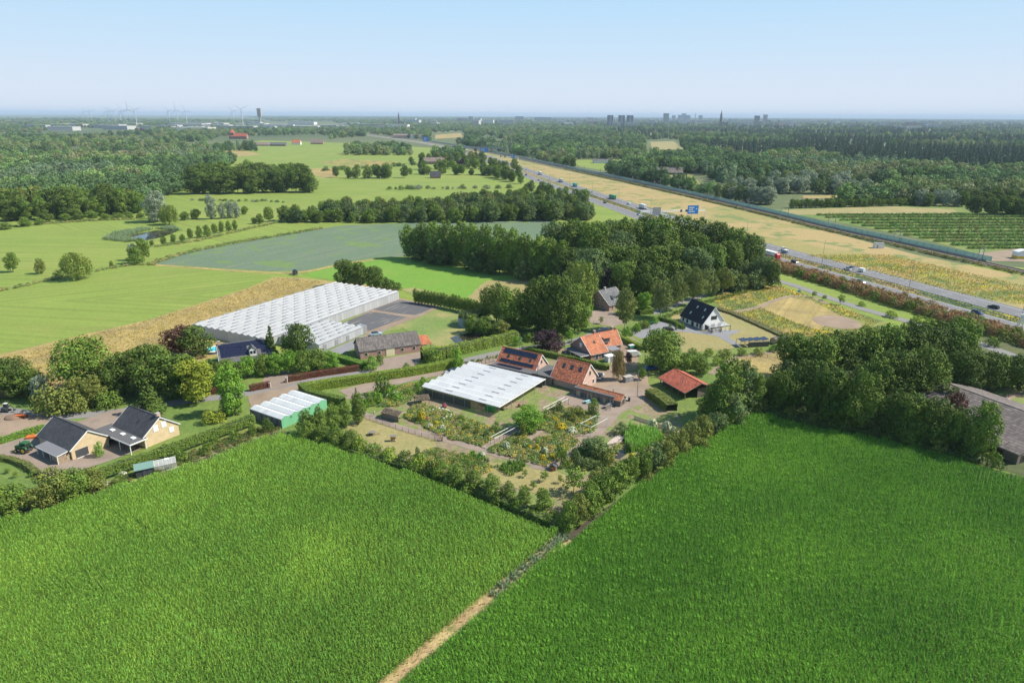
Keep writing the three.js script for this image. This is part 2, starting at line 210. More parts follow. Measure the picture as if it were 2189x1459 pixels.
sheet('garden_yard', [[12.7,-188], [25.3,-194.7], [31.6,-198.6], [41.5,-192.6], [38.5,-184.1], [31.3,-177.4], [24.4,-164.4], [12.1,-147.6], [9.6,-143], [4.1,-145.2], [17.9,-161.6], [25.2,-176.4], [18.4,-181.2]], 0.14, G.paver, { rough: 0.15 });
sheet('parking_yard', [[13.2,-197.2], [30.4,-211.8], [44.3,-207.7], [41.9,-191.2], [29.4,-192.5]], 0.135, G.sand, { rough: 0.3 });
sheet('garden_path', strip(smooth([[-41.5,-175.3], [-29.3,-166.4], [-16.1,-159.3], [-6.3,-153.5], [3,-148.7], [10.8,-144.6]], 3), -1.3, 1.3), 0.15, G.paver);
sheet('garden_cross_path', strip(smooth([[-7.5,-155.2], [-3.5,-160], [2.1,-167], [4.7,-172.1]], 3), -0.9, 0.9), 0.15, G.paver);
sheet('garden_bed_path', strip(smooth([[2.9,-156.1], [7,-164.2], [10.9,-167.1], [18.2,-164.3]], 3), -0.7, 0.7), 0.15, G.paver);
sheet('stone_circle_floor', Array.from({ length: 20 }, (_, i) => [-18.5 + 3.6 * Math.cos(i * 0.314), -165.3 + 3.6 * Math.sin(i * 0.314)]), 0.15, G.paver);
sheet('animal_paddock', [[-44.9,-168.6], [-41.1,-173.4], [-19.9,-160.9], [-19.4,-155.9], [-23.4,-150.1], [-28.2,-151.5], [-43.1,-163.7]], 0.13, G.dryLawn, { rough: 0.3 });
sheet('orchard_lawn', [[-3.8,-147.5], [10.7,-143.5], [15.6,-136.7], [11.9,-129.8], [6.9,-132.6], [-3.6,-138.6], [-11.5,-144]], 0.14, G.dryLawn, { rough: 0.6 });
sheet('grey_driveway', [[46,-256.2], [56.4,-267.2], [66,-267.3], [69.9,-266.1], [74.2,-254.8], [80.8,-252.4], [83.9,-250.7], [82.7,-246.6], [65,-254.6], [59.2,-253.3], [48.7,-245], [46,-250.1]], 0.13, G.greyPaving);
sheet('house_terrace', [[73.6,-252.3], [76.9,-256.6], [90.2,-256.2], [85.9,-251.3], [82,-248.9], [84.3,-237.8], [81.9,-235.6], [78.6,-247.7]], 0.15, G.greyPaving);
sheet('white_house_lawn', [[67,-276.3], [77.6,-287.4], [91,-287.6], [104.6,-248.1], [86.2,-235.7], [75.1,-232.4], [60.7,-228.6], [62.5,-247.5]], 0.11, G.dryLawn);
sheet('weed_field', [[91.3,-303.6], [109,-326.2], [132.8,-331.5], [143.9,-296.3], [154,-267.4], [124.5,-237.3], [104.2,-246.9], [93.3,-281.7]], 0.1, G.weedy, { rough: 0.5 });
sheet('dry_paddock', [[108.7,-291.8], [129.4,-307.6], [136.7,-304.4], [139.1,-276.7], [120.8,-256.7], [115.5,-266.8]], 0.13, G.dry, { rough: 0.4 });
sheet('waste_path', strip(smooth([[93.3,-281.7], [105.4,-287.9], [117.9,-299.9], [130,-309.4], [138.8,-309.5], [141.8,-296.3]], 4), -1.3, 1.3), 0.14, G.sand, { rough: 0.4 });
sheet('sand_circle', Array.from({ length: 24 }, (_, i) => [133 + 9 * Math.cos(i * 0.2618), -268 + 10 * Math.sin(i * 0.2618)]), 0.15, G.sand, { rough: 0.4 });
sheet('riding_paddock', [[78.3,-226.4], [101.1,-234.3], [101.8,-208.4], [72.8,-178.5], [69.4,-188.6]], 0.1, G.dry, { rough: 0.6 });
sheet('sand_path', strip(smooth([[65,-208], [75.1,-221.5], [85.2,-227.5], [94.6,-230.6], [108.4,-239.7]], 4), -1, 1), 0.14, G.sand);
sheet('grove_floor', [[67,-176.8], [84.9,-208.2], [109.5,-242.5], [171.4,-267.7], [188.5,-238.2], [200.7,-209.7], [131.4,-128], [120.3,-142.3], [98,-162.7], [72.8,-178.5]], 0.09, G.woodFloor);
sheet('grove_yard', [[98.6,-172.5], [107.1,-185.5], [110.9,-184.9], [103,-171]], 0.12, G.sand, { rough: 0.5 });
sheet('barn_back_lawn', [[140.2,-187.7], [153.4,-198.9], [183.1,-201.2], [160.6,-173.2], [146.6,-179.3]], 0.12, G.lawn, { rough: 0.5 });
sheet('barn_back_track', strip([[140,-185.2], [148.4,-189.5], [156,-192.5], [175.6,-197.2]], -1.3, 1.3), 0.15, G.sand);
sheet('house_lawn_front', [[31.4,-265.5], [40.7,-278], [56.1,-287], [60.5,-278.3], [41.4,-256.1]], 0.12, G.greenLawn);
sheet('brick_house_drive', [[32,-280.7], [39.8,-286.8], [46.6,-278.1], [47.6,-265.7], [40.2,-260.5], [31.8,-265.5]], 0.13, G.paver);
sheet('frontage_road', strip(smooth([[124.4,-352.1], [137,-339.6], [146.2,-311.4], [154.1,-287.2], [164.8,-266.3], [173.1,-243.4], [178, -225], [200, -170]], 6), -2.6, 2.6), 0.12, G.lane);
sheet('blossom_lawn', [[45.6,-259.3], [61.9,-266], [58.6,-250.3], [43.6,-225.9], [38,-221]], 0.12, G.greenLawn);
sheet('south_house_yard', [[38.5,-236], [45.5,-247.2], [47.9,-238.9], [41.2,-212], [31.3,-207.5], [35.1,-223.4]], 0.14, G.sand, { rough: 0.4 });
// ---------------------------------------------------------------- plants: prototypes
const leafMat = (rgb, rough = 0.75) => new THREE.MeshPhysicalMaterial({ color: new THREE.Color().setRGB(...rgb), vertexColors: true, roughness: rough, transmission: 0.25, thickness: 0, specularIntensity: 0.25, side: THREE.DoubleSide });
const coreMat = std([0.07, 0.095, 0.03], 0.95), barkMat = std([0.12, 0.095, 0.07], 0.95), birchBark = std([0.5, 0.48, 0.44], 0.9);
function randDir(r) { const z = r() * 2 - 1, a = r() * Math.PI * 2, s = Math.sqrt(1 - z * z); return [Math.cos(a) * s, z, Math.sin(a) * s]; }
function leafQuad(t, p, n, size, col, r, long = 1) {
  const l = Math.hypot(...n) || 1, N = n.map((v) => v / l), q = randDir(r); let u = [N[1] * q[2] - N[2] * q[1], N[2] * q[0] - N[0] * q[2], N[0] * q[1] - N[1] * q[0]]; const ul = Math.hypot(...u) || 1; u = u.map((v) => v / ul);
  const w = [N[1] * u[2] - N[2] * u[1], N[2] * u[0] - N[0] * u[2], N[0] * u[1] - N[1] * u[0]], a = size * (0.7 + 0.6 * r()) * 0.5, b = a * (0.55 + 0.35 * r()), k = a * long;
  t.quad([p[0] + u[0] * k, p[1] + u[1] * k, p[2] + u[2] * k], [p[0] + w[0] * b, p[1] + w[1] * b, p[2] + w[2] * b], [p[0] - u[0] * k, p[1] - u[1] * k, p[2] - u[2] * k], [p[0] - w[0] * b, p[1] - w[1] * b, p[2] - w[2] * b], col);
}
const tone = (r, v = 0.28, hue = 0.12) => { const k = 1 + (r() - 0.5) * 2 * v, h = (r() - 0.5) * 2 * hue; return [k * (1 + h), k, k * (1 - h)]; };
// crown of many leaf sprays on puffs that hang on limbs; env(t) is the outline from foot (0) to top (1)
function makeTree(seed, { h = 10, r = 4, foot = 0.18, n = 5000, leaf = 0.45, puffs = 34, env = (t) => Math.sqrt(Math.max(0, 1 - (2 * t - 0.9) ** 2 / 1.25)), puff = 0.34, gap = 0.12, trunk = 0.22, weep = 0 }) {
  const R = rng(seed), y0 = h * foot, P = [];
  for (let i = 0; i < puffs; i++) { const t = (i + R()) / puffs, e = env(t) * r, a = i * 2.4 + R() * 0.9, d = e * (0.35 + 0.5 * Math.sqrt(R())) * (i % 5 === 0 ? 0.3 : 1), pr = Math.max(0.25 * r, e) * puff * (0.75 + 0.6 * R()); P.push([Math.cos(a) * d, y0 + t * (h - y0) * 0.93 + 0.02 * h, Math.sin(a) * d, pr]); }
  const tot = P.reduce((s, p) => s + p[3] * p[3], 0), t = new Tris();
  for (const p of P) {
    const k = Math.round((n * p[3] * p[3]) / tot), pk = tone(R, 0.16, 0.05);
    for (let j = 0; j < k; j++) {
      const d = randDir(R); d[1] = d[1] * 0.85 + 0.18; const q = p[3] * (1.02 - 0.45 * R() * R()), rad = 1 + gap * (R() - 0.5) * 2, x = [p[0] + d[0] * q * rad, p[1] + d[1] * q * rad * 0.85, p[2] + d[2] * q * rad];
      if (weep) x[1] -= weep * h * R() * R() * clamp(Math.hypot(x[0], x[2]) / r);
      let hid = false; for (const o of P) if (o !== p && (x[0] - o[0]) ** 2 + (x[1] - o[1]) ** 2 + (x[2] - o[2]) ** 2 < (o[3] * 0.62) ** 2) { hid = true; break; }
      if (hid || x[1] < 0.2) continue;
      const c = tone(R); leafQuad(t, x, weep ? [d[0] + (R() - 0.5), (R() - 0.5) * 0.4, d[2] + (R() - 0.5)] : [d[0] + (R() - 0.5) * 1.3, d[1] + (R() - 0.5) * 1.3 + 0.2, d[2] + (R() - 0.5) * 1.3], leaf, [c[0] * pk[0], c[1] * pk[1], c[2] * pk[2]], R, weep ? 1.6 : 1);
    }
  }
  const tr = [], top = h * (foot + 0.45), g = new THREE.CylinderGeometry(trunk * 0.35, trunk, top, 7); g.translate(0, top / 2, 0); tr.push(g);
  for (let i = 0; i < P.length; i += 3) { const p = P[i], y = Math.min(top * 0.95, Math.max(y0 * 0.8, p[1] - 0.35 * h)), a = [0, y, 0], b = [p[0], p[1], p[2]], l = Math.hypot(b[0], b[1] - y, b[2]), c = new THREE.CylinderGeometry(trunk * 0.12, trunk * 0.32, l, 5); c.applyQuaternion(new THREE.Quaternion().setFromUnitVectors(new THREE.Vector3(0, 1, 0), new THREE.Vector3(b[0], b[1] - y, b[2]).normalize())); c.translate(b[0] / 2, (b[1] + y) / 2, b[2] / 2); tr.push(c); }
  return { crown: t.geo(), trunk: merge(tr), h, r };
}
const spire = (t) => Math.max(0.06, 1 - t) ** 0.8, egg = (t) => Math.sqrt(Math.max(0.02, 1 - (1.75 * t - 0.72) ** 2 / 1.1)), tall = (t) => Math.sqrt(Math.max(0.05, 1 - (1.9 * t - 0.85) ** 2 / 1.15)), colm = (t) => Math.max(0.25, Math.sin(Math.PI * (0.12 + 0.85 * t)) ** 0.6);
const PROTO = {
  oak: [1, 2, 3, 4].map((s) => makeTree(s, { h: 14, r: 6, n: 9000, leaf: 0.5, puffs: 50, puff: 0.33, foot: s % 2 ? 0.06 : 0.14 })),
  tall: [11, 12, 13].map((s) => makeTree(s, { h: 16, r: 4.2, n: 6500, leaf: 0.5, puffs: 44, env: tall, foot: 0.04, puff: 0.4 })),
  round: [21, 22, 23].map((s) => makeTree(s, { h: 7, r: 3, n: 4200, leaf: 0.34, puffs: 32, env: egg, foot: s % 2 ? 0.06 : 0.16, puff: 0.38, trunk: 0.13 })),
  column: [31, 32].map((s) => makeTree(s, { h: 6, r: 1.7, n: 4600, leaf: 0.23, puffs: 34, env: colm, foot: 0.06, puff: 0.5, trunk: 0.1 })),
  willow: [41, 42].map((s) => makeTree(s, { h: 11, r: 6, n: 9000, leaf: 0.42, puffs: 44, env: egg, foot: 0.22, puff: 0.34, weep: 0.42, trunk: 0.3 })),
  birch: [51, 52].map((s) => makeTree(s, { h: 12, r: 3.2, n: 3600, leaf: 0.36, puffs: 40, env: egg, foot: 0.22, puff: 0.34, gap: 0.35, weep: 0.08, trunk: 0.15 })),
  conifer: [61, 62].map((s) => makeTree(s, { h: 10, r: 2.8, n: 4200, leaf: 0.4, puffs: 46, env: spire, foot: 0.04, puff: 0.42 })),
  young: [71, 72].map((s) => makeTree(s, { h: 4, r: 1.4, n: 700, leaf: 0.26, puffs: 14, env: egg, foot: 0.3, puff: 0.4, gap: 0.3, trunk: 0.05 })),
  shrub: [81, 82, 83, 84].map((s) => makeTree(s, { h: 2, r: 1.4, n: 1100, leaf: 0.22, puffs: 12, env: (t) => Math.sqrt(Math.max(0.1, 1 - t * t * 0.9)), foot: 0, puff: 0.5, trunk: 0.04 })),
};
const GREEN = {
  dark: leafMat([0.0931, 0.149, 0.0265]), oak: leafMat([0.122, 0.189, 0.0317]), mid: leafMat([0.151, 0.234, 0.0378]), light: leafMat([0.175, 0.27, 0.0432]), bright: leafMat([0.165, 0.312, 0.036]), olive: leafMat([0.194, 0.229, 0.0504]), yellow: leafMat([0.291, 0.343, 0.0396]), grey: leafMat([0.28, 0.34, 0.23]), blue: leafMat([0.139, 0.206, 0.068]), willow: leafMat([0.233, 0.302, 0.0648]), birch: leafMat([0.204, 0.25, 0.072]), purple: leafMat([0.055, 0.032, 0.04]), copper: leafMat([0.12, 0.06, 0.04]), straw: leafMat([0.3, 0.24, 0.1]), white: leafMat([0.55, 0.57, 0.42]), rust: leafMat([0.36, 0.22, 0.1]), gold: leafMat([0.5, 0.36, 0.02]), beech: leafMat([0.2, 0.045, 0.04]), pink: leafMat([0.5, 0.08, 0.2]), hedge: leafMat([0.242, 0.333, 0.0432]), maize: leafMat([0.15, 0.27, 0.04], 0.42),
};
const made = {}, TREENAME = { oak: 'broadleaf_tree', tall: 'tall_tree', round: 'round_tree', column: 'hornbeam_column', willow: 'weeping_willow', birch: 'birch_tree', conifer: 'conifer_tree', young: 'young_tree', shrub: 'garden_shrub' };
const treeR = rng(4242);
function tree(kind, colour, x, z, h, r, label, group, name) {
  const list = PROTO[kind], k = Math.floor(treeR() * list.length), key = kind + k + colour;
  if (!made[key]) {
    const g = new THREE.Group(); part('trunk', list[k].trunk, kind === 'birch' ? birchBark : barkMat, g); part(kind === 'shrub' ? 'foliage' : 'crown', list[k].crown, GREEN[colour], g); made[key] = g;
  }
  const o = made[key].clone(); o.name = numbered(name ?? TREENAME[kind]); const P = list[k], s = 0.93 + 0.14 * treeR();
  o.scale.set((r / P.r) * s, h / P.h / (0.97), (r / P.r) * (0.93 + 0.14 * treeR())); o.rotation.y = treeR() * 6.283; o.position.set(x, 0, z);
  o.userData = {}; tag(o, label, colour === 'purple' ? 'tree' : kind === 'shrub' ? 'shrub' : 'tree', group); scene.add(o); return o;
}
const trees = (kind, colour, label, group, list) => { for (let i = 0; i < list.length; i += 4) tree(Array.isArray(kind) ? pick(kind, treeR) : kind, Array.isArray(colour) ? pick(colour, treeR) : colour, list[i], list[i + 1], list[i + 2], list[i + 3], label, group); };
// a clipped or loose hedge along a line
function hedge(name, label, pts, w, h, colour, { leaf = 0.26, dens = 34, loose = 0.16, group, cat = 'hedge', foot = 0 } = {}) {
  const R = rng(Math.round(Math.abs(pts[0][0] * 31 + pts[0][1] * 17)) + 3), t = new Tris(), core = new Tris();
  for (let i = 0; i < pts.length - 1; i++) {
    const [x0, z0] = pts[i], [x1, z1] = pts[i + 1], l = Math.hypot(x1 - x0, z1 - z0), ux = (x1 - x0) / l, uz = (z1 - z0) / l, nx = -uz, nz = ux, n = Math.round(l * (2 * h + w) * dens);
    for (let k = 0; k < n; k++) {
      const a = R() * l - 0.1, s = R() * (2 * h + w), b = loose * (fbm((x0 + ux * a) / 1.6, (z0 + uz * a) / 1.6, 2) - 0.4) * 3, jig = (R() - 0.5) * 0.16; let o, y, N;
      if (s < h) { o = -w / 2 - b * 0.6 + jig; y = s; N = [-nx, 0.2, -nz]; } else if (s < 2 * h) { o = w / 2 + b * 0.6 + jig; y = s - h; N = [nx, 0.2, nz]; } else { o = s - 2 * h - w / 2; y = h + b + jig; N = [0, 1, 0]; }
      y = foot + Math.max(0.05, y * (1 - foot / (h + 0.01)));
      leafQuad(t, [x0 + ux * a + nx * o, y, z0 + uz * a + nz * o], [N[0] + (R() - 0.5) * 1.2, N[1] + (R() - 0.5) * 1.2, N[2] + (R() - 0.5) * 1.2], leaf, tone(R), R);
    }
    const q = w / 2 - 0.16, H = h - 0.16, c = [1, 1, 1], P = (e, o, y) => [(e ? x1 : x0) + nx * o, y, (e ? z1 : z0) + nz * o];
    core.quad(P(0, -q, foot), P(1, -q, foot), P(1, -q, H), P(0, -q, H), c); core.quad(P(1, q, foot), P(0, q, foot), P(0, q, H), P(1, q, H), c); core.quad(P(0, -q, H), P(1, -q, H), P(1, q, H), P(0, q, H), c);
  }
  const o = thing(name, label, cat, group); part('shading_core', core.geo(), coreMat, o); part('foliage', t.geo(), GREEN[colour], o); return o;  // solid inner box added to block light through the leaves
}
// tufts scattered over a polygon as one mass
function tuftGeo(seed, n, h, spread, w, R = rng(seed)) { const t = new Tris(); for (let i = 0; i < n; i++) { const a = R() * 6.28, d = R() * spread * 0.35, x = Math.cos(a) * d, z = Math.sin(a) * d, l = h * (0.6 + 0.5 * R()), bx = Math.cos(a) * spread * (0.3 + 0.7 * R()), bz = Math.sin(a) * spread * (0.3 + 0.7 * R()), px = -Math.sin(a) * w, pz = Math.cos(a) * w, c = tone(R); t.quad([x - px, 0, z - pz], [x + px, 0, z + pz], [x + bx * 0.5 + px * 0.8, l * 0.75, z + bz * 0.5 + pz * 0.8], [x + bx * 0.5 - px * 0.8, l * 0.75, z + bz * 0.5 - pz * 0.8], c); t.tri([x + bx * 0.5 - px * 0.8, l * 0.75, z + bz * 0.5 - pz * 0.8], [x + bx * 0.5 + px * 0.8, l * 0.75, z + bz * 0.5 + pz * 0.8], [x + bx, l, z + bz], c); } return t.geo(); }
const clumpGeo = makeTree(900, { h: 0.8, r: 0.6, n: 130, leaf: 0.2, puffs: 6, foot: 0, puff: 0.6, trunk: 0.01 }).crown, grassTuft = tuftGeo(901, 16, 0.9, 0.4, 0.035), reedTuft = tuftGeo(902, 18, 1.7, 0.35, 0.03);
function mass(name, geo, mat, polys, n, sc, label, cat, cols, { seed = 5, filter, y = 0.1, flat = 1 } = {}) {
  const R = rng(seed), out = [], area = (p) => Math.abs(p.reduce((s, [x, z], i) => { const q = p[(i + 1) % p.length]; return s + x * q[1] - q[0] * z; }, 0)) / 2, A = polys.reduce((t, p) => t + area(p), 0);
  for (const p of polys) { const b = bounds(p), N = Math.round((n * area(p)) / A); let got = 0; for (let i = 0; i < N * 90 && got < N; i++) { const x = b[0] + R() * (b[1] - b[0]), z = b[2] + R() * (b[3] - b[2]); if (inside(x, z, p)) { got++; if (!filter || filter(x, z)) out.push([x, z]); } } }
  const im = shade(new THREE.InstancedMesh(geo, mat, out.length)), m = new THREE.Matrix4(), q = new THREE.Quaternion(), e = new THREE.Euler(), c = new THREE.Color();
  out.forEach(([x, z], i) => { const s = sc * (0.6 + 0.8 * R()); m.compose(new THREE.Vector3(x, y, z), q.setFromEuler(e.set(0, R() * 6.283, 0)), new THREE.Vector3(s, s * flat * (0.8 + 0.4 * R()), s)); im.setMatrixAt(i, m); const p = cols[Math.floor(fbm(x / 5 + seed, z / 5, 2) * 2.2 * cols.length + R() * cols.length * 0.6) % cols.length], k = 0.85 + 0.3 * R(); im.setColorAt(i, c.setRGB(p[0] * k, p[1] * k, p[2] * k)); });
  im.name = numbered(name); tag(im, label, cat, null, 'stuff'); scene.add(im); return im;
}
const WHITE = leafMat([1, 1, 1]);
// ---------------------------------------------------------------- maize
function maizePatch(seed, tassel) {
  const R = rng(seed), t = new Tris();
  for (let row = 0; row < 2; row++) for (let k = 0; k < 9; k++) {
    const x = (row - 0.5) * 0.75 + (R() - 0.5) * 0.55, z = (k - 4) * 0.167 + (R() - 0.5) * 0.06, H = 2.15 + (R() - 0.5) * 0.28, a0 = R() * 6.28, c0 = tone(R, 0.14, 0.08);
    t.quad([x - 0.015, 0, z], [x + 0.015, 0, z], [x + 0.01, H * 0.9, z], [x - 0.01, H * 0.9, z], c0);
    for (let j = 0; j < 10; j++) {
      const a = a0 + j * 2.9 + (R() - 0.5), y = H * (0.36 + 0.062 * j), l = 0.32 + 0.22 * R(), dx = Math.cos(a), dz = Math.sin(a), w = 0.04, px = -dz * w, pz = dx * w, up = 0.2 + 0.2 * R() + j * 0.012, k2 = tone(R, 0.45, 0.12), c = [c0[0] * k2[0], c0[1] * k2[1], c0[2] * k2[2]];
      const m = [x + dx * l * 0.5, y + up, z + dz * l * 0.5], e = [x + dx * l, y + up * (0.3 + 0.8 * R()), z + dz * l];
      t.quad([x - px * 0.6, y, z - pz * 0.6], [x + px * 0.6, y, z + pz * 0.6], [m[0] + px, m[1], m[2] + pz], [m[0] - px, m[1], m[2] - pz], c); t.tri([m[0] - px, m[1], m[2] - pz], [m[0] + px, m[1], m[2] + pz], e, c);
    }
    if (tassel) for (let j = 0; j < 3; j++) { const a = R() * 6.28, dx = Math.cos(a) * 0.1, dz = Math.sin(a) * 0.1; t.tri([x - dz * 0.14, H * 0.92, z + dx * 0.14], [x + dz * 0.14, H * 0.92, z - dx * 0.14], [x + dx, H * 0.92 + 0.3, z + dz], [2, 1.5, 2]); }
  }
  return t.geo();
}
// spots where wind has laid the maize over
const LODGED = [[[76.1,-116.5], 7, 3], [[47.2,-103.4], 6, 5], [[23.2,-97.1], 6, 3], [[45.4,-111], 5, 3], [[-58.9,-123.7], 9, 3], [[-78.2,-116.1], 8, 3], [[-77.6,-100], 7, 4]];
function maizeField(poly, label, tassel, tint, seed) {
  const R = rng(seed), protos = Array.from({ length: 6 }, (_, i) => maizePatch(seed + i, tassel)), lists = protos.map(() => []), dx = Math.cos(rowDir), dz = Math.sin(rowDir), b = bounds(poly), cx = (b[0] + b[1]) / 2, cz = (b[2] + b[3]) / 2, ext = Math.hypot(b[1] - b[0], b[3] - b[2]) / 2;
  for (let i = -Math.ceil(ext / 1.5); i < ext / 1.5; i++) for (let j = -Math.ceil(ext / 1.5); j < ext / 1.5; j++) { const s = i * 1.5, t = j * 1.5, x = cx - dz * s + dx * t, z = cz + dx * s + dz * t; if (inside(x, z, poly) && z > -Math.abs(x) * 0.0 - 400 && Math.abs(x) < -z * 0.8 + 35) lists[Math.floor(R() * 6)].push([x, z]); }
  const holder = new THREE.Group(); holder.name = numbered('maize_crop'); tag(holder, label, 'maize', null, 'stuff'); scene.add(holder);
  const m = new THREE.Matrix4(), q = new THREE.Quaternion(), c = new THREE.Color(), up = new THREE.Vector3(0, 1, 0), ang = Math.atan2(dx, dz), tilt = new THREE.Quaternion(), lean = new THREE.Vector3(0.3, 0, 1).normalize();
  protos.forEach((g, k) => {
    const L = lists[k], im = shade(new THREE.InstancedMesh(g, GREEN.maize, L.length));
    L.forEach(([x, z], i) => { const s = 0.95 + 0.1 * fbm(x / 14, z / 14, 3) + 0.03 * R(); m.compose(new THREE.Vector3(x + (R() - 0.5) * 0.1, 0.06, z + (R() - 0.5) * 0.1), q.setFromAxisAngle(up, ang + (R() < 0.5 ? Math.PI : 0) + (R() - 0.5) * 0.05).premultiply(tilt.setFromAxisAngle(lean, LODGED.some(([c, a, b]) => ((x - c[0]) / a) ** 2 + ((z - c[1]) / b) ** 2 < 0.5 + 0.9 * R()) ? 0.16 + 0.14 * R() : 0.05 * R())), new THREE.Vector3(1, s, 1)); im.setMatrixAt(i, m); const f = fbm(x / 18, z / 18, 3), v = 0.72 + 0.5 * f + 0.1 * fbm(x / 3, z / 3, 2) + (R() - 0.5) * 0.06; im.setColorAt(i, c.setRGB(tint[0] * v * (0.9 + 0.25 * f), tint[1] * v, tint[2] * v)); });
    im.name = 'maize_plants'; im.userData.kind = 'stuff'; holder.add(im);
  });
}
maizeField(maizeA, 'tasselled maize crop filling the field on the left of the path', true, [1.36, 1.42, 1.35], 300);
maizeField(maizeB, 'deep green maize crop filling the field on the right of the path', false, [0.96, 1.22, 0.9], 400);
// ---------------------------------------------------------------- individual trees near and in the middle distance
trees('oak', ['light'], 'tall light green maple in the clump beside the dry grass strip', null, [-126.9,-189.2,17.7,8.1]);
trees(['oak', 'round'], ['dark', 'oak'], 'dark broadleaf tree in the clump left of the brick bungalow lane', 'dark trees in the clump beside the lane', [-149.1,-187.9,11.4,7.3, -143.3,-186.9,9.3,5, -119,-186.4,11.1,5.3, -113.6,-189.4,14,6.7, -107.1,-189.4,15.4,7, -101.3,-187.4,14.2,6.4, -92.1,-193.3,9.4,4.9, -156.8,-186,11.8,7.6]);
trees('round', 'grey', 'silver grey willow at the roadside beside the dark clump', null, [-136.9,-183.5,8.2,2.7]);
trees('tall', 'olive', 'yellowish hop-covered tree in the roadside clump', 'olive roadside trees', [-123.5,-178.9,9.6,3.5, -119.6,-180.3,9.8,3]);
trees('shrub', 'olive', 'loose pale olive bush spilling onto the lane', 'pale roadside bushes', [-129,-175,7.9,4.5, -125.1,-175,7.4,4.5, -122.2,-175.7,6.3,3.2]);
trees('shrub', 'mid', 'round dark laurel bush on the lane verge', 'laurel bushes on the verge', [-116.6,-179,4.9,2.7, -114.1,-180.3,4.7,2.4]);
trees('conifer', 'dark', 'dark spruce behind the brick house roof', null, [-101.2,-175,10.8,4.5]);
trees('tall', 'yellow', 'yellow green robinia beside the lane bend', null, [-92.3,-184,13.5,4.7]);
trees('tall', 'light', 'light green ash behind the robinia', null, [-97.3,-188.5,12.9,4.5]);
trees('round', 'copper', 'brownish beech beside the greenhouse corner', null, [-115.5,-224.7,10.4,6.2]);
trees('round', 'dark', 'dark green tree beside the brownish beech', null, [-109.8,-223.8,10.9,5.5]);
trees('tall', 'bright', 'ivy-clad tall tree on the lawn by the golden bush', null, [-78,-174.3,15.7,3.7]);
trees('column', 'olive', 'slim clipped yew column on the lawn', null, [-79.7,-174.3,6.5,1.4]);
trees('shrub', 'yellow', 'golden yellow bush on the lawn', 'golden bushes on the lawn', [-82.3,-168.8,3.6,2.3, -80,-170,3.3,1.8]);
trees('round', ['mid', 'bright'], 'round-headed lime in the row before the solar-panel house', 'row of limes before the solar-panel house', [-90.7,-203.5,6,3.6, -84.5,-203.6,7,3.3, -80.3,-205.3,7.4,3, -76.3,-206.2,7.4,3, -72.2,-207.5,7.6,3, -67.9,-208.4,7.6,3.2, -63.9,-210.6,7.5,3.4, -59.9,-212,6.1,2.8]);
trees('oak', 'dark', 'dense round dark tree between the two greenhouses', null, [-72,-217.2,13.8,5.2]);
trees('conifer', 'dark', 'pointed dark conifer behind the solar-panel house', null, [-82.3,-220.4,12.4,2.7]);
trees('oak', 'dark', 'dense dark tree behind the greenhouse', 'dense dark trees behind the greenhouse', [-81.8,-325.5,13.5,6, -74.5,-323.7,12.5,5.5, -66.7,-321,11.3,4.5]);
trees('shrub', 'dark', 'low dark bush beside the greenhouse back corner', 'low bushes behind the greenhouse', [-58.8,-321.2,4.6,3.2, -55,-318.5,3.7,2.2, -62.4,-322,5.6,3.2]);
// the big trees in the middle of the village
trees('oak', ['oak', 'dark', 'mid'], 'tall chestnut in the dark stand beside the reservoir', 'tall stand beside the reservoir', [-6.2,-264.9,16.3,6.4, 0.6,-254.9,16.6,7, 10,-251.4,22.2,6.9, 17.5,-249.1,23.8,7.5, 24.3,-254,19.1,6.2, 14.3,-265.2,19.4,6.8]);
trees('round', ['mid', 'olive'], 'light bush at the edge of the reservoir stand', 'bushes around the reservoir', [-15.3,-251,7.5,3.6, -9.8,-248.7,7.5,3.9, -4,-245.3,7,3.9, -12.3,-264.8,5.9,3]);
trees('willow', 'willow', 'weeping willow behind the grey-roofed house', null, [29.9,-290.4,19.9,7.8]);
trees('round', 'purple', 'dark purple plum beside the lane', null, [13,-231.5,7.4,5.4]);
trees('round', 'purple', 'purple-leaved tree behind the grey-roofed house chimney', null, [46.2,-311.3,12.5,4.4]);
trees('birch', 'birch', 'white-stemmed birch beside the winding lane', 'birches along the winding lane', [61.8,-272.7,16.3,4.3, 71,-284.3,17.3,4, 80.6,-293.6,17.4,4, 44.1,-255.5,17.3,4, 87,-303.5,13.6,3.6, 78.8,-303.3,14.2,3.9]);
trees('birch', 'olive', 'yellowing tree at the road fork by the weed field', 'yellowing trees at the fork', [99.7,-314.1,12.6,4.4, 110.4,-319.7,8.7,2.9, 120.7,-323.6,7,2.7]);
trees('round', 'bright', 'bright green clipped dome beside the grey-roofed house', null, [56.3,-281.1,9.1,3.4]);
trees('young', 'mid', 'small standard tree with a round head on the house drive', 'lollipop trees on the drive', [36,-264.2,3.1,1.1, 32.1,-272.2,2.4,1.4]);
trees('oak', 'mid', 'broad green elder in the middle of the south garden', null, [49.3,-212.1,14,7.1]);
trees('round', ['oak', 'mid'], 'green bush tree behind the red-roofed shelter', 'bush trees behind the shelter', [56.5,-209.6,6.5,3.7, 61.1,-207.9,6.1,3.1, 52.7,-207.8,4.9,2.4, 41.4,-202.7,4.1,1.5]);
trees('tall', ['blue', 'mid'], 'tall drooping birch-like tree at the corner of the maize field', 'tall trees at the maize corner', [58.9,-172.7,18.7,4.4, 64.1,-175.2,17,3.7, 55.9,-170.5,12.8,3.6, 59.5,-167.6,10.2,3.3, 67.3,-177.1,13.9,3.2, 53.3,-171.4,8.9,2.8]);
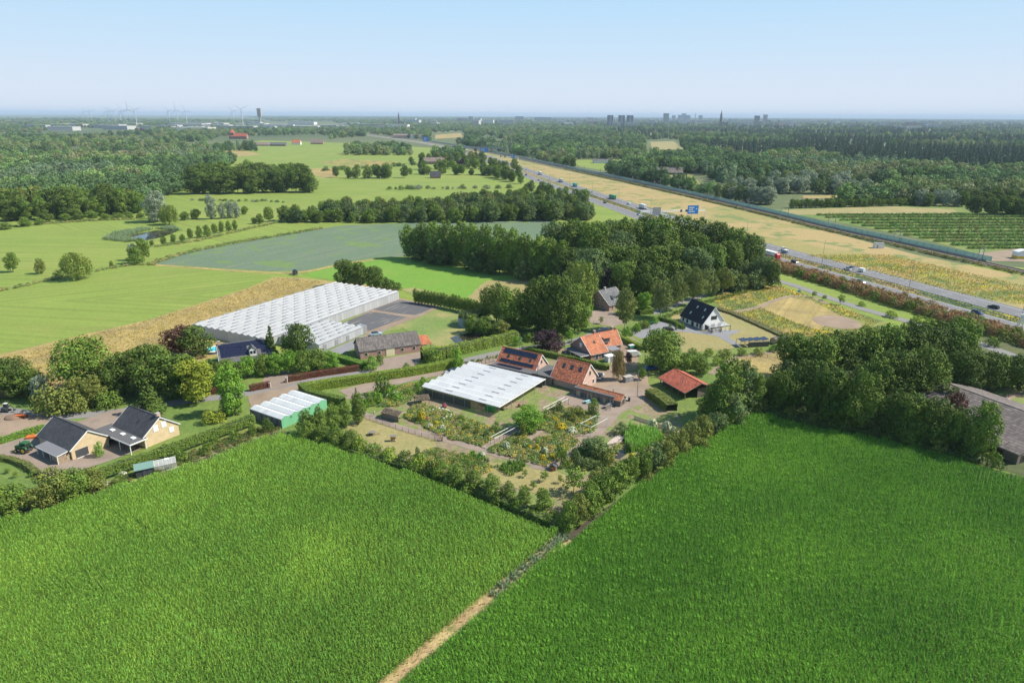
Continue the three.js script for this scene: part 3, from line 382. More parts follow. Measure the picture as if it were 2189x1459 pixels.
// poplar row and central wood
trees('tall', ['mid', 'oak', 'light'], 'tall poplar in the row between pasture and cabbage field', 'poplar row beside the pasture', [-61.2,-394.9,20.2,4.7, -51.5,-389.7,22.1,5.4, -44.2,-384.5,23.9,5.3, -36.3,-379.5,25.2,5.8, -28.8,-374.7,25.4,5.7, -21.3,-367.5,25.5,5.6, -14,-362.9,25.7,5.6, -6.8,-357.3,26.1,5.5, 0,-351.8,25.1,5.4, 6.5,-347.6,23.4,5.4, 13.2,-342.4,23.3,5.3, 18.9,-337.3,23,5.2, 24.6,-333.4,22.1,4.7, -56.3,-395,18.1,3.8]);
trees('oak', ['oak', 'dark', 'mid', 'blue'], 'oak in the dark wood between cabbage field and motorway', 'oaks of the central wood', [23.6,-378.3,24.6,9, 33.6,-371.1,26.7,9.3, 43.7,-361.8,26.7,9.6, 55,-386.7,24.6,9.7, 62.1,-371.7,27.3,9.8, 73.9,-379.4,27.3,9.5, 80.9,-368.5,29.3,9.8, 93.8,-379.8,27.8,10, 104.4,-380.1,26.3,9.5, 112.9,-372.8,25.3,9.4, 119.9,-363.4,24.3,8.6, 124.4,-352.1,22.2,7.4, 28.1,-333.5,18.4,8.4, 37,-322,20.1,8.6, 48,-333.9,20.3,8.9, 57.7,-328.1,20.4,9.2, 69.3,-328.4,20.9,9.2, 80.1,-330.5,21,8.8, 89,-328.7,20,8.3, 101,-338.9,19.6,8.1, 123.4,-331.3,15.3,5.6, 126.7,-325.6,13,3.7, 51.4,-309.7,16.8,6.6, 62.1,-308.1,16.3,7.4, 40.2,-386.4,23,8.6, 94.7,-351.5,23.4,8.4, 55.2,-350.7,24,8.8, 74.5,-349,24.9,8.8, 110.6,-343.3,20.8,7.2]);
trees('round', 'purple', 'dull purple tree inside the central wood', 'purple trees inside the central wood', [50,-378.9,18.5,3.7, 53.9,-374,18.3,3.1]);
// right-hand grove
trees('oak', ['dark', 'oak', 'mid'], 'tall dark oak in the grove above the right maize field', 'oaks of the right grove', [89.1,-203.3,15.7,6.6, 95,-200.2,16.4,6.8, 104.1,-203.5,16.6,6.9, 112.9,-206.1,16.8,7, 120.8,-205.3,18.3,6.9, 128.8,-206.2,18.6,7, 138.7,-208.9,18.5,6.7, 147.6,-213.3,18.5,6.2, 82.9,-175.4,16.8,6.3, 76.6,-177.2,13.3,4.5, 85.5,-167.9,17.4,5.6, 91.2,-165.1,18,5.5, 110.5,-182.9,17.3,6.3, 119.9,-185,17.4,6.1, 104,-182.1,15.8,5.4, 101.5,-157.9,14.3,5, 105.5,-155.3,14.3,4.5, 99,-161,13.7,4.4, 113.7,-149.8,16,4.4, 74.2,-182.4,9,3, 137.3,-193,14.3,5.4, 145.4,-194.6,12.8,5.5, 153.3,-197.7,10.5,5, 156.3,-194.7,12.2,5.2, 109.3,-152.9,11.7,3.5]);
trees('round', 'copper', 'tree with reddish leaves before the long barn roof', null, [116,-163.9,12,3]);
trees('shrub', ['mid', 'dark', 'olive'], 'dark undergrowth bush along the right maize edge', 'undergrowth along the right maize edge', [73.3,-175.9,4,2.6, 77.1,-172.3,4.5,2.8, 81.5,-168.7,4.4,3, 87.2,-165.9,4.4,3, 93,-163.7,4.6,3, 97.5,-160.5,5.1,2.9, 101.6,-155.8,5.2,2.8, 105.8,-151.9,5.1,2.8, 110.1,-148.5,5.7,2.5, 115.4,-146.3,4,2, 69.5,-176.5,5.1,2.6]);
// hedgerow between garden and the right maize field
trees('round', ['mid', 'olive', 'blue'], 'shaggy willow bush in the hedgerow between garden and maize', 'shaggy hedgerow between garden and maize', [58,-166.7,7.1,2.8, 53.7,-163.3,6.7,2.7, 49.4,-159.5,7.4,2.7, 45.4,-155.8,7.5,2.6, 41.5,-152.2,7.3,2.6, 37.5,-147.9,7.5,2.5, 33.9,-144.4,7.4,2.4, 30.4,-141,7.9,2.2, 27,-137.6,7.3,2.1, 23.1,-132.4,8.3,3.1, 20,-129.8,7.4,3.1, 16.3,-125.6,7.6,3, 13.5,-122.1,6.9,2.5, 11.3,-119.1,7.1,2.1, 18.9,-132.7,7,2.5]);
trees('shrub', ['olive', 'mid'], 'low olive shrub at the foot of the hedgerow', 'low shrubs at the foot of the hedgerow', [47.8,-154,3.9,2.1, 37.2,-143.3,3.7,1.8, 31.4,-138.9,3.6,1.5, 35.4,-147.8,4,1.6, 26,-142.1,3.7,1.5, 23.1,-145.4,3.7,1.6]);
// hornbeams round the garden
trees('column', ['mid', 'oak'], 'clipped egg-shaped hornbeam beside the green sheds', 'egg-shaped hornbeams beside the green sheds', [-54,-162.8,7,2.1, -50.3,-162.2,8.3,2, -47.4,-164.5,8.4,2, -44.7,-166.8,7.9,1.9, -41.7,-169.2,9.4,1.9, -52.2,-158.4,6.1,2.2, -48.2,-156.9,5.9,2.1, -43.8,-154.9,6,2.1, -40.1,-153.9,5.7,2.2]);
trees('column', ['mid', 'oak'], 'round hornbeam along the left maize edge', 'round hornbeams along the left maize edge', [-16.4,-138.5,5.8,1.9, -12.5,-136,6.2,2.1, -8.5,-134.1,5.6,1.9, -4.4,-132.1,5.8,2, -0.7,-129.9,5.3,1.5, 2.8,-127.6,5.7,1.5, 6.6,-125.2,6.5,1.7]);
trees('shrub', ['mid', 'hedge', 'dark'], 'dense garden shrub along the paddock and maize edge', 'dense shrubs along the paddock edge', [-37.4,-151.5,4.7,2.1, -33.6,-149.6,3.8,2.3, -29.5,-147.2,4,2.3, -25.5,-145,4.3,2.2, -21.8,-142.3,4.9,2.2, -18.8,-140.2,4.5,2, -9.6,-132.9,3.1,1.7, -2.8,-128.7,3.2,1.6, 1.2,-126.2,3.2,1.4, 4.6,-124.1,2.9,1.4, 8.4,-122,3.1,1.5]);
trees('column', 'blue', 'thin dark column tree in the shrubs below the paddock', null, [-22.3,-145,5.7,0.8]);
trees('oak', 'bright', 'broad multi-stemmed fig-like tree beside the white canopy roof', null, [4.2,-166.2,6.8,4.4]);
trees('young', ['light', 'mid'], 'young fruit tree on the dry orchard lawn', 'young fruit trees on the orchard lawn', [13.9,-133.8,6.3,2.7, 11.2,-137.9,2.2,0.7, 7.7,-138.7,2.9,1.1, 4.9,-135.4,2.1,0.8, 3.1,-140.8,2,0.8]);
trees('round', 'blue', 'olive-like tree beside the rain pond deck', null, [20.4,-151.3,5.1,3]);
trees('column', 'mid', 'small upright tree before the timber annexe', null, [22.9,-175.4,5.4,1.4]);
// left pastures
trees('round', 'mid', 'single dark tree on the left pasture edge', null, [-264.3,-354.2,10.3,3.2]);
trees('round', 'olive', 'smaller single tree beside the pasture willow', null, [-247,-350.1,8.2,2.5]);
trees('willow', 'willow', 'big round weeping willow alone on the left pasture', null, [-220.2,-337.8,13.4,7.3]);
trees('shrub', 'mid', 'little bush on the pasture ditch', 'little bushes on the pasture ditch', [-218.7,-365.7,3.9,1.3, -233.3,-342.8,3.7,2.2, -169.6,-545.5,3,2.2]);
trees('round', ['mid', 'grey'], 'bushy tree in the clump at the ditch corner', 'clump at the ditch corner', [-210.2,-375.7,9.8,4.7, -211.3,-386.1,12.9,3.5, -217.4,-385.9,9.7,2.7]);
trees('round', ['mid', 'oak'], 'small tree in the row from the pond to the belt', 'row of small trees beside the pond', [-227.9,-428.2,4.2,1.5, -222.9,-433.2,6.3,1.8, -220.7,-441.7,6.1,1.8, -217.3,-447,4.9,1.8, -216.1,-455.9,7.2,1.9, -212.6,-461.5,8.2,2.2, -208.8,-465.4,8.3,2.6, -208.5,-477,7.2,2.3, -206,-483,8.3,2, -203.5,-489.3,7.7,2, -201.3,-495.6,7.1,2, -198.3,-524.9,5,2.2, -193.6,-525.1,7.8,2.9, -190.1,-534.8,11.6,4]);
trees('tall', 'grey', 'tall grey poplar above the meadow pond', null, [-276.1,-532.2,24.3,8.4]);
trees('willow', 'willow', 'pale weeping willow beside the grey poplar', null, [-260.1,-518.4,14.4,7.1]);
trees('tall', 'grey', 'silver poplar in the small group on the meadow', 'silver poplars on the meadow', [-240.8,-548.4,19.9,4.5, -232.9,-551.2,13,3.4, -228,-554,14.2,3.4, -223.8,-556.8,13.1,3]);
trees('round', ['mid', 'oak'], 'bush tree at the ditch behind the meadow pond', 'bush trees behind the meadow pond', [-259.5,-542.7,6.6,3.7, -253.3,-548,8.1,3.7, -224.5,-576,7,2.7, -299.3,-551.8,4.1,3.4, -308.6,-551.5,5.2,4.1, -315,-546.1,5.2,4.5, -321.3,-540.8,5.1,3.7, -331.8,-540.4,7.3,5.2, -343.1,-540.1,8.8,5.2, -349,-534.9,5.8,4.4, -358.5,-529.7,6.5,4.3, -360.7,-506.3,6.9,4.2, -356.4,-515.5,4.9,3.2, -366.9,-493.1,4.7,4.7]);
// the long tree belt behind the cabbage field
{
  const R = rng(77), put = (a, b, n, h0, h1, lab, grp, cols, kind) => { for (let i = 0; i < n; i++) { const t = (i + 1.8 * R() - 0.5) / n, w = (R() - 0.5), x = a[0] + (b[0] - a[0]) * t, z = a[1] + (b[1] - a[1]) * t + w * 14, h = h0 + (h1 - h0) * R(); tree(kind ?? (R() < 0.5 ? 'tall' : 'round'), pick(cols, R), x, z, h, h * (kind ? 0.6 + 0.5 * R() : 0.3 + 0.14 * R()), lab, grp); } };
  const belt = (w) => ['tree in the ' + w + ' of the belt by the cabbages', 'trees in the ' + w + ' of the long belt']; put([-181.1,-535.1], [-71.9,-538.5], 30, 8, 14, ...belt('front left part'), ['oak', 'mid', 'blue']); put([-71.9,-538.5], [63.2,-557.9], 36, 10, 17, ...belt('front right part'), ['oak', 'mid', 'blue', 'dark']);
  put([-167.4,-607.7], [-82,-617], 20, 7, 12, ...belt('back left part'), ['mid', 'light', 'olive']); put([-80.4,-604.5], [63,-622.1], 30, 9, 16, ...belt('back right part'), ['mid', 'blue', 'oak']); put([-43.2,-666.8], [38.5,-677.4], 14, 9, 14, ...belt('far back row'), ['mid', 'oak']);
  const L2 = 'roadside tree between belt and motorway', G2 = 'roadside trees along the motorway'; put([12.5,-771.7], [73.8,-686.5], 12, 8, 14, L2, G2, ['mid', 'light', 'blue']); put([-44,-995.8], [9.2,-858.7], 12, 12, 18, L2, G2, ['mid', 'blue', 'oak']);
  const L3 = 'low bush on the ditch of the pale meadow', G3 = 'bushes on the ditches of the pale meadow'; put([-140.4,-785.1], [2.2,-801.8], 26, 2, 5, L3, G3, ['blue', 'grey', 'mid'], 'shrub'); put([-316,-671.6], [-212.7,-660.5], 22, 1.5, 2.5, L3, G3, ['blue', 'grey'], 'shrub');
  const L4 = 'dark grove oak behind the pale meadow', G4 = 'dark grove on the pale meadow'; put([-334.6,-728.8], [-219.8,-752.1], 20, 22, 27, L4, G4, ['dark', 'oak']); put([-357.2,-785.8], [-236.5,-807.2], 16, 22, 28, L4, G4, ['oak', 'dark', 'mid']); put([-375.6,-840.4], [-258.5,-864.2], 14, 22, 28, L4, G4, ['oak', 'mid']);
  const L5 = 'farm tree in the line beyond the pale meadow', G5 = 'line of farm trees beyond the pale meadow'; put([-235.9,-925], [-139.6,-923], 9, 13, 20, L5, G5, ['oak', 'mid', 'dark']); put([-140.9,-1077.8], [-55.9,-1102.3], 12, 10, 16, L5, G5, ['oak', 'mid', 'light', 'purple']); put([-143,-990.4], [5.8,-967.1], 22, 8, 16, L5, G5, ['oak', 'mid', 'light', 'blue']); put([-87.7,-1185.1], [2.8,-1086.4], 14, 10, 17, L5, G5, ['oak', 'mid', 'blue']); put([-286.8,-1032.7], [-154.1,-1180.7], 24, 3, 7, L5, G5, ['mid', 'blue', 'oak'], 'shrub'); put([-172.9,-1202.6], [-56,-1272.6], 14, 12, 20, L5, G5, ['oak', 'mid', 'olive']);
  const L6 = 'edge tree of the great wood behind the left pasture', G6 = 'edge trees of the great wood'; put([-416.8,-518.4], [-354.7,-550], 14, 14, 20, L6, G6, ['oak', 'mid', 'light']); put([-354.7,-550], [-315.4,-590.4], 14, 14, 22, L6, G6, ['oak', 'mid', 'dark']); put([-438.9,-547.3], [-329.5,-602.1], 24, 17, 24, L6, G6, ['oak', 'mid', 'olive', 'dark']);
  const L7 = 'silver poplar in the plantation beyond the railway', G7 = 'silver poplar plantation beyond the railway'; put([207.4,-707.7], [247.2,-659.3], 14, 13, 18, L7, G7, ['grey', 'blue']); put([238,-761.9], [388,-754.1], 26, 14, 19, L7, G7, ['grey', 'grey', 'blue']); put([272.1,-803.2], [410,-809.3], 20, 15, 20, L7, G7, ['grey', 'blue']); put([309.9,-849.1], [408.5,-865.6], 12, 15, 20, L7, G7, ['grey', 'birch']);
  const L8 = 'dark tree by the orchard field', G8 = 'dark trees by the orchard field'; put([382.3,-653.6], [423.1,-655], 8, 12, 16, L8, G8, ['grey', 'oak']); put([400.5,-605.4], [444.3,-586.4], 12, 11, 17, L8, G8, ['oak', 'dark']); put([427.6,-655.2], [505,-658], 12, 12, 18, L8, G8, ['oak', 'dark', 'mid']);
  const L9 = 'round tree in the row behind the thatched barns', G9 = 'row of round trees behind the thatched barns'; put([278,-981.7], [348.6,-941], 12, 15, 20, L9, G9, ['oak', 'dark', 'mid']); put([185.6,-1097.4], [268.1,-1047], 12, 16, 22, L9, G9, ['dark', 'oak']); put([74.6,-1195.7], [106.5,-1112.2], 4, 12, 16, L9, G9, ['dark']);
}
// ---------------------------------------------------------------- woods that read as one mass
const FAR = { broad: [1, 2, 3].map((s) => makeTree(500 + s, { h: 16, r: 6.8, n: 1700, leaf: 1.1, puffs: 22, puff: 0.4, foot: 0.08 }).crown), fir: [makeTree(510, { h: 20, r: 3.4, n: 900, leaf: 1.1, puffs: 26, env: spire, foot: 0.05, puff: 0.46 }).crown], pop: [makeTree(511, { h: 17, r: 3.8, n: 900, leaf: 1, puffs: 24, env: tall, foot: 0.06, puff: 0.42 }).crown] };
const motorway = smooth([[262, -130], [236, -200], [210, -272], [187, -340], [165, -400], [140, -480], [117, -570], [106, -621], [87, -705], [51, -868], [11, -1073], [-27, -1251], [-72, -1470], [-146, -1737], [-281, -2153], [-475, -2611], [-650, -3013], [-900, -3500]], 12);
const railway = smooth([[345, -190], [312, -270], [281, -360], [271.5, -391], [258, -440], [238, -509], [221, -593], [187, -737], [140, -919], [72, -1160], [-41, -1564], [-150, -1913], [-273, -2244], [-470, -2700], [-640, -3080], [-900, -3620]], 12);
const lineX = (line, z) => { for (let i = 0; i < line.length - 1; i++) if (line[i][1] >= z && line[i + 1][1] < z) { const t = (z - line[i][1]) / (line[i + 1][1] - line[i][1]); return line[i][0] + (line[i + 1][0] - line[i][0]) * t; } return z < -3000 ? line[line.length - 1][0] + (z + 3500) * 0.4 : 1e9; };
{
  const EX = [ // open land right of the railway
    [[231.7,-628], [362.9,-667.1], [441.5,-677.4], [548.2,-619.6], [283.1,-306.9], [262.6,-419.7]], [[450.4,-879.7], [549.1,-897.1], [505.9,-824.3], [407.2,-723.9], [286.6,-702.6], [303.6,-746.1], [390.4,-758.9]], [[96.5,-1338.2], [217.9,-1376.5], [178.2,-1096.9], [130.2,-1005.4], [100.9,-1132.1]], [[450.1,-2457.3], [586.3,-2522.8], [351.9,-1401.8], [262.4,-1395]], [[176.6,-613.3], [229.9,-599.8], [369.5,-697.8], [459.5,-880.2], [337.2,-926.4], [237.4,-834.3]], [[474.7,-1547.3], [559.1,-1554.3], [472.7,-1309.7], [405.8,-1318.5]], [[198,-1009.2], [273.2,-1013.3], [246.2,-771.9], [220.6,-704.1], [201.4,-779.8], [173.2,-911.4]], [[-111.6,-3008.9], [17.8,-1986.4], [4.2,-1762.7], [-117.6,-2338.9]], [[190.1,-646.7], [235.6,-615.3], [279.7,-470.8], [300.9,-392.2], [250.2,-306.4], [243.7,-411.8], [224.7,-545], [188.6,-690.9]], [[690.1,-1201.4], [830.5,-1245.3], [778,-1153.2], [654.9,-1125.5]],
    // open land left of the motorway
    [[-795.2,-1344.9], [-831.5,-1474.9], [-749.9,-1412], [-659.2,-1230.3], [-704.5,-1202.4]], [[-379.3,-3276.3], [-252.5,-3685.7], [-136.3,-2101.8], [-232.5,-2022.9]], [[-1076.7,-1570.4], [-1008.5,-1665.2], [-848.1,-1404.1], [-918.2,-1335.4]], [[-2181.9,-2873.6], [-2073.7,-3048.7], [-1708.6,-2507.4], [-1816,-2387.3]], [[-1434.8,-2548.6], [-1321,-2622.7], [-1115.6,-2211], [-1217,-2157.8]], [[-2628.2,-6744.9], [-2350,-9080.8], [-1093.1,-4965.5], [-1184.1,-3960.2], [-1853.2,-4748.4]]];
  const WOOD = [ // woods left of the motorway, nearer than the horizon belt
    [[-458.2,-517.1], [-417.1,-558.7], [-371.2,-576.9], [-332.8,-608.3], [-338,-641.5], [-361.7,-755.6], [-401.8,-863.4], [-427.4,-974.7], [-469.1,-1182.8], [-554.1,-1333.4], [-771.2,-1688.1], [-888.7,-1587.6], [-1374.9,-1543.2]], [[-744.4,-1690.6], [-617,-1702.9], [-578.3,-1594.7], [-689.5,-1564.1]], [[-345.8,-1444.6], [-208.6,-1455.7], [-259.7,-1737.3], [-394,-1774.1]], [[-139.9,-1266.7], [-95.8,-1296.4], [-110.5,-1498.9], [-164.6,-1494.5]]];
  const horizonBelt = [[-1790.1,-1505.3], [-1231.9,-1556.3], [-776.5,-1687.5], [-781.4,-2212.6], [-632.9,-2152.7], [-591.4,-2675.3], [-428.7,-2759.7], [-308.6,-2451], [-956.9,-7454.6], [-400, -9000], [-14000, -12000], [-9000, -1500]];
  const R = rng(31), L = { broad: [[], [], []], fir: [[]], pop: [[]] };
  const red = [[-1893.9,-2851.5], [-1578.5,-3058.6], [-1791.9,-3475.5], [-2185.2,-3294.1]];
  for (let d = 480; d < 26000; ) {
    const s = clamp(d * 0.0115, 7.6, 150); d += s * 0.9;
    for (let a = -0.82; a < 0.82; a += s / d) {
      const aa = a + (R() - 0.5) * (s / d), dd = d + (R() - 0.5) * s * 1.3, x = Math.sin(aa) * dd, z = -Math.cos(aa) * dd;
      const mx = lineX(motorway, z), rx = lineX(railway, z), left = x < mx - 26;
      if (x > mx - 26 - dd * 0.004 && x < rx + 14 + dd * 0.004) continue;
      let ok = false;
      if (left) { ok = WOOD.some((p) => inside(x, z, p)) || (inside(x, z, horizonBelt) && fbm(x / 420 + 3, z / 900, 3) > 0.36); } else ok = dd > 560 && (dd < 1500 || fbm(x / 500 + 11, z / 1100, 3) > 0.24);
      if (!ok || EX.some((p) => inside(x, z, p))) continue;
      const f = fbm(x / 160, z / 160, 3), firs = !left && x > 350 + fbm(z / 200, 3) * 300 && dd > 1100 && fbm(x / 400, z / 400, 2) > 0.42, pops = !firs && fbm(x / 90 + 50, z / 90, 2) > 0.68;
      const cols = inside(x, z, red) ? [[0.07, 0.04, 0.05]] : firs ? [[0.035, 0.06, 0.035], [0.045, 0.07, 0.04]] : pops ? [[0.11, 0.145, 0.08], [0.09, 0.13, 0.07]] : f > 0.58 ? [[0.11, 0.135, 0.05], [0.09, 0.125, 0.045], [0.115, 0.125, 0.06]] : f < 0.42 ? [[0.05, 0.085, 0.032], [0.06, 0.1, 0.036], [0.045, 0.075, 0.03]] : [[0.065, 0.11, 0.034], [0.085, 0.135, 0.04], [0.1, 0.15, 0.05], [0.06, 0.1, 0.04]];
      const list = firs ? L.fir[0] : pops ? L.pop[0] : L.broad[Math.floor(R() * 3)], k = pick(cols, R), v = 1.6 + 1.2 * R(); list.push([x, z, (0.6 + 0.75 * R()) * (firs ? 1 : 1.05), [k[0] * v, k[1] * v, k[2] * v], s]);
    }
  }
  const m = new THREE.Matrix4(), q = new THREE.Quaternion(), up = new THREE.Vector3(0, 1, 0), c = new THREE.Color();
  const holder = new THREE.Group(); holder.name = 'distant_woods'; tag(holder, 'distant woods reaching to the horizon', 'woods', null, 'stuff'); scene.add(holder);
  for (const kind in L) L[kind].forEach((list, k) => {
    const im = shade(new THREE.InstancedMesh(FAR[kind][k], WHITE, list.length));
    list.forEach(([x, z, s, col, sp], i) => { const w = s * (sp > 25 ? Math.min(3.2, 1 + (sp - 25) / 60) : 1); m.compose(new THREE.Vector3(x, -0.5, z), q.setFromAxisAngle(up, R() * 6.28), new THREE.Vector3(w, s * (0.85 + 0.3 * R()), w)); im.setMatrixAt(i, m); im.setColorAt(i, c.setRGB(...col)); });
    im.name = kind === 'fir' ? 'fir_woods' : kind === 'pop' ? 'poplar_woods' : 'broadleaf_woods'; im.userData.kind = 'stuff'; holder.add(im);
  });
}
mass('belt_thicket', FAR.broad[1], WHITE, [[[-180.3,-530.3], [-71,-531.2], [62.4,-550.1], [72.3,-642.4], [39,-685.2], [-43.7,-674.3], [-82.8,-623.5], [-169.1,-614], [-161.1,-583.8], [-75.9,-569.7], [-186,-550.1]]], 420, 0.5, 'green thicket filling the long belt behind the cabbage field', 'thicket', [[0.11, 0.17, 0.05], [0.14, 0.2, 0.06], [0.09, 0.15, 0.05], [0.17, 0.2, 0.07]], { seed: 71, y: -0.3 });
mass('belt_thicket', FAR.broad[0], WHITE, [[[-62.3,-389.4], [-52.2,-384.4], [-24,-360.4], [15.2,-333.2], [37,-318.3], [66.4,-308.2], [124.2,-323.7], [132.1,-375.7], [57.8,-407.5], [15.7,-413.9], [-26.2,-395.7]]], 260, 0.55, 'shady undergrowth inside the central wood and poplar row', 'undergrowth', [[0.1, 0.15, 0.045], [0.13, 0.18, 0.055]], { seed: 72, y: -0.3 });
mass('grove_thicket', FAR.broad[2], WHITE, [[[73.1,-179.1], [86.4,-200.1], [106,-221.9], [135.6,-232.2], [147.6,-213.3], [138.5,-189.4], [117.5,-172.7], [113.2,-149.7], [102.3,-157.1], [86.4,-167]]], 120, 0.45, 'shady undergrowth inside the right grove', 'undergrowth', [[0.09, 0.13, 0.04], [0.12, 0.16, 0.05]], { seed: 73, y: -0.3, filter: (x, z) => !inside(x, z, [[96.5,-171], [107.4,-189.1], [114.5,-189.1], [102.7,-168.1]]) });
// ---------------------------------------------------------------- shared materials
const M = {
  white: std([0.72, 0.72, 0.7], 0.6), paint: std([0.62, 0.62, 0.6], 0.7), steel: std([0.3, 0.31, 0.33], 0.5, { metalness: 0.4 }), darkSteel: std([0.09, 0.1, 0.11], 0.5, { metalness: 0.3 }), black: std([0.02, 0.02, 0.022], 0.6), rubber: std([0.025, 0.025, 0.025], 0.9), glass: new THREE.MeshPhysicalMaterial({ color: new THREE.Color().setRGB(0.03, 0.04, 0.05), roughness: 0.08, specularIntensity: 1 }), wood: std([0.2, 0.14, 0.09], 0.85), greyWood: std([0.19, 0.165, 0.14], 0.9), paleWood: std([0.42, 0.33, 0.23], 0.85), red: std([0.45, 0.03, 0.03], 0.4), blue: std([0.02, 0.19, 0.55], 0.5), orange: std([0.6, 0.15, 0.03], 0.5), green: std([0.03, 0.2, 0.05], 0.4), concrete: std([0.36, 0.34, 0.31], 0.9), anth: std([0.05, 0.052, 0.057], 0.6), felt: std([0.1, 0.1, 0.105], 0.95), solar: new THREE.MeshPhysicalMaterial({ color: new THREE.Color().setRGB(0.012, 0.014, 0.035), roughness: 0.25, clearcoat: 0.6, clearcoatRoughness: 0.1 }), clear: new THREE.MeshPhysicalMaterial({ color: 0xffffff, roughness: 0.05, transmission: 0.85, thickness: 0 }), barrier: new THREE.MeshPhysicalMaterial({ color: new THREE.Color().setRGB(0.55, 0.72, 0.66), roughness: 0.15, transmission: 0.5, thickness: 0 }), cream: std([0.62, 0.55, 0.36], 0.7), yellowPaint: std([0.6, 0.42, 0.03], 0.5), skin: std([0.45, 0.28, 0.2], 0.7),
};
// ---------------------------------------------------------------- motorway and railway
const lens = (line) => { const s = [0]; for (let i = 1; i < line.length; i++) s.push(s[i - 1] + Math.hypot(line[i][0] - line[i - 1][0], line[i][1] - line[i - 1][1])); return s; };
const mS = lens(motorway), rS = lens(railway);
function along(line, S, s, off) { let i = 0; while (i < S.length - 2 && S[i + 1] < s) i++; const t = (s - S[i]) / (S[i + 1] - S[i]), a = line[i], b = line[i + 1], l = S[i + 1] - S[i], dx = (b[0] - a[0]) / l, dz = (b[1] - a[1]) / l; return [a[0] + (b[0] - a[0]) * t - dz * off, a[1] + (b[1] - a[1]) * t + dx * off, dx, dz]; }
sheet('motorway_carriageway', strip(motorway, 4.2, 19.6), 0.14, G.asphalt);
sheet('motorway_carriageway', strip(motorway, -18.2, -4.2), 0.14, G.asphalt);
sheet('motorway_median', strip(motorway, -4.1, 4.1), 0.15, G.weedy);
{
  const t = new Tris(), c = [1, 1, 1], y = 0.165, seg = (o, a, b, w) => { const n = Math.max(1, Math.round((b - a) / 12)); for (let k = 0; k < n; k++) { const s0 = a + ((b - a) * k) / n, s1 = a + ((b - a) * (k + 1)) / n, A = along(motorway, mS, s0, o - w), B = along(motorway, mS, s0, o + w), C = along(motorway, mS, s1, o + w), D = along(motorway, mS, s1, o - w); t.quad([A[0], y, A[1]], [B[0], y, B[1]], [C[0], y, C[1]], [D[0], y, D[1]], c); } };
  const E = mS[mS.length - 1] - 20; for (const o of [-16.6, -5.5, 5.5, 16.3]) seg(o, 0, E, 0.13);
  for (let s = 0; s < 1500; s += 12) for (const o of [-9.1, 9.1, 12.7]) seg(o, s, s + 3, 0.09); for (let s = 0; s < 900; s += 4) seg(-12.8, s, s + 1, 0.14);
  const m = part('road_markings', t.geo(), M.paint); m.userData.kind = 'structure';
}
function ribbon(line, S, s0, s1, off, y, w, h, step = 12) { const g = []; for (let s = s0; s < s1; s += step) { const a = along(line, S, s, off), b = along(line, S, Math.min(s1, s + step), off); g.push(beam([a[0], y, a[1]], [b[0], y, b[1]], w, h)); } return merge(g); }
for (const [o, side] of [[-2.4, 'near'], [2.4, 'far']]) {
  const t = thing('guard_rail', 'steel guard rail along the ' + side + ' side of the motorway median', 'guard rail', null);
  part('rail', ribbon(motorway, mS, 0, 1700, o, 0.85, 0.1, 0.32), M.steel, t);
  const g = []; for (let s = 2; s < 1000; s += 4) { const a = along(motorway, mS, s, o); g.push(bx(0.1, 0.75, 0.1, a[0], 0.52, a[1])); } const p = part('posts', merge(g), M.steel, t); p.userData.kind = 'stuff';
}
mass('median_grass', grassTuft, WHITE, [strip(motorway.slice(0, 60), -3.9, 3.9)], 7000, 0.6, 'rough green grass on the motorway median', 'grass', [[0.2, 0.26, 0.07], [0.3, 0.3, 0.1], [0.17, 0.24, 0.06]], { seed: 61 });
// lamp columns and signs
function lampPost(x, z, h, ang, label, group) { const t = thing('lamp_post', label, 'street lamp', group); t.position.set(x, 0, z); t.rotation.y = ang; part('pole', cyl(0.13, 0.07, h), M.steel, t); part('lamp_head', bx(1.1, 0.14, 0.34, 0.5, h, 0), M.steel, t); return t; }
for (const s of [95, 150, 205, 262, 330, 400, 470, 545, 620, 700, 790, 880, 980]) for (const o of [0]) { const a = along(motorway, mS, s, o); lampPost(a[0], a[1], 15, s, 'tall slim lamp column on the motorway median', 'lamp columns on the motorway median'); }
function signPanel(t, x, y, z, w, h, mat, facing) { const p = part('sign_panel', bx(w, h, 0.15, 0, 0, 0), mat, t, x, y, z); if (facing) for (const [lx, ly, lw] of [[-0.15, 0.25, 0.5], [-0.2, 0.02, 0.4], [-0.12, -0.22, 0.55], [0.32, 0.1, 0.12]]) part('lettering', bx(w * lw, h * 0.1, 0.03, 0, 0, 0), M.white, p, lx * w, ly * h, 0.1); return p; }
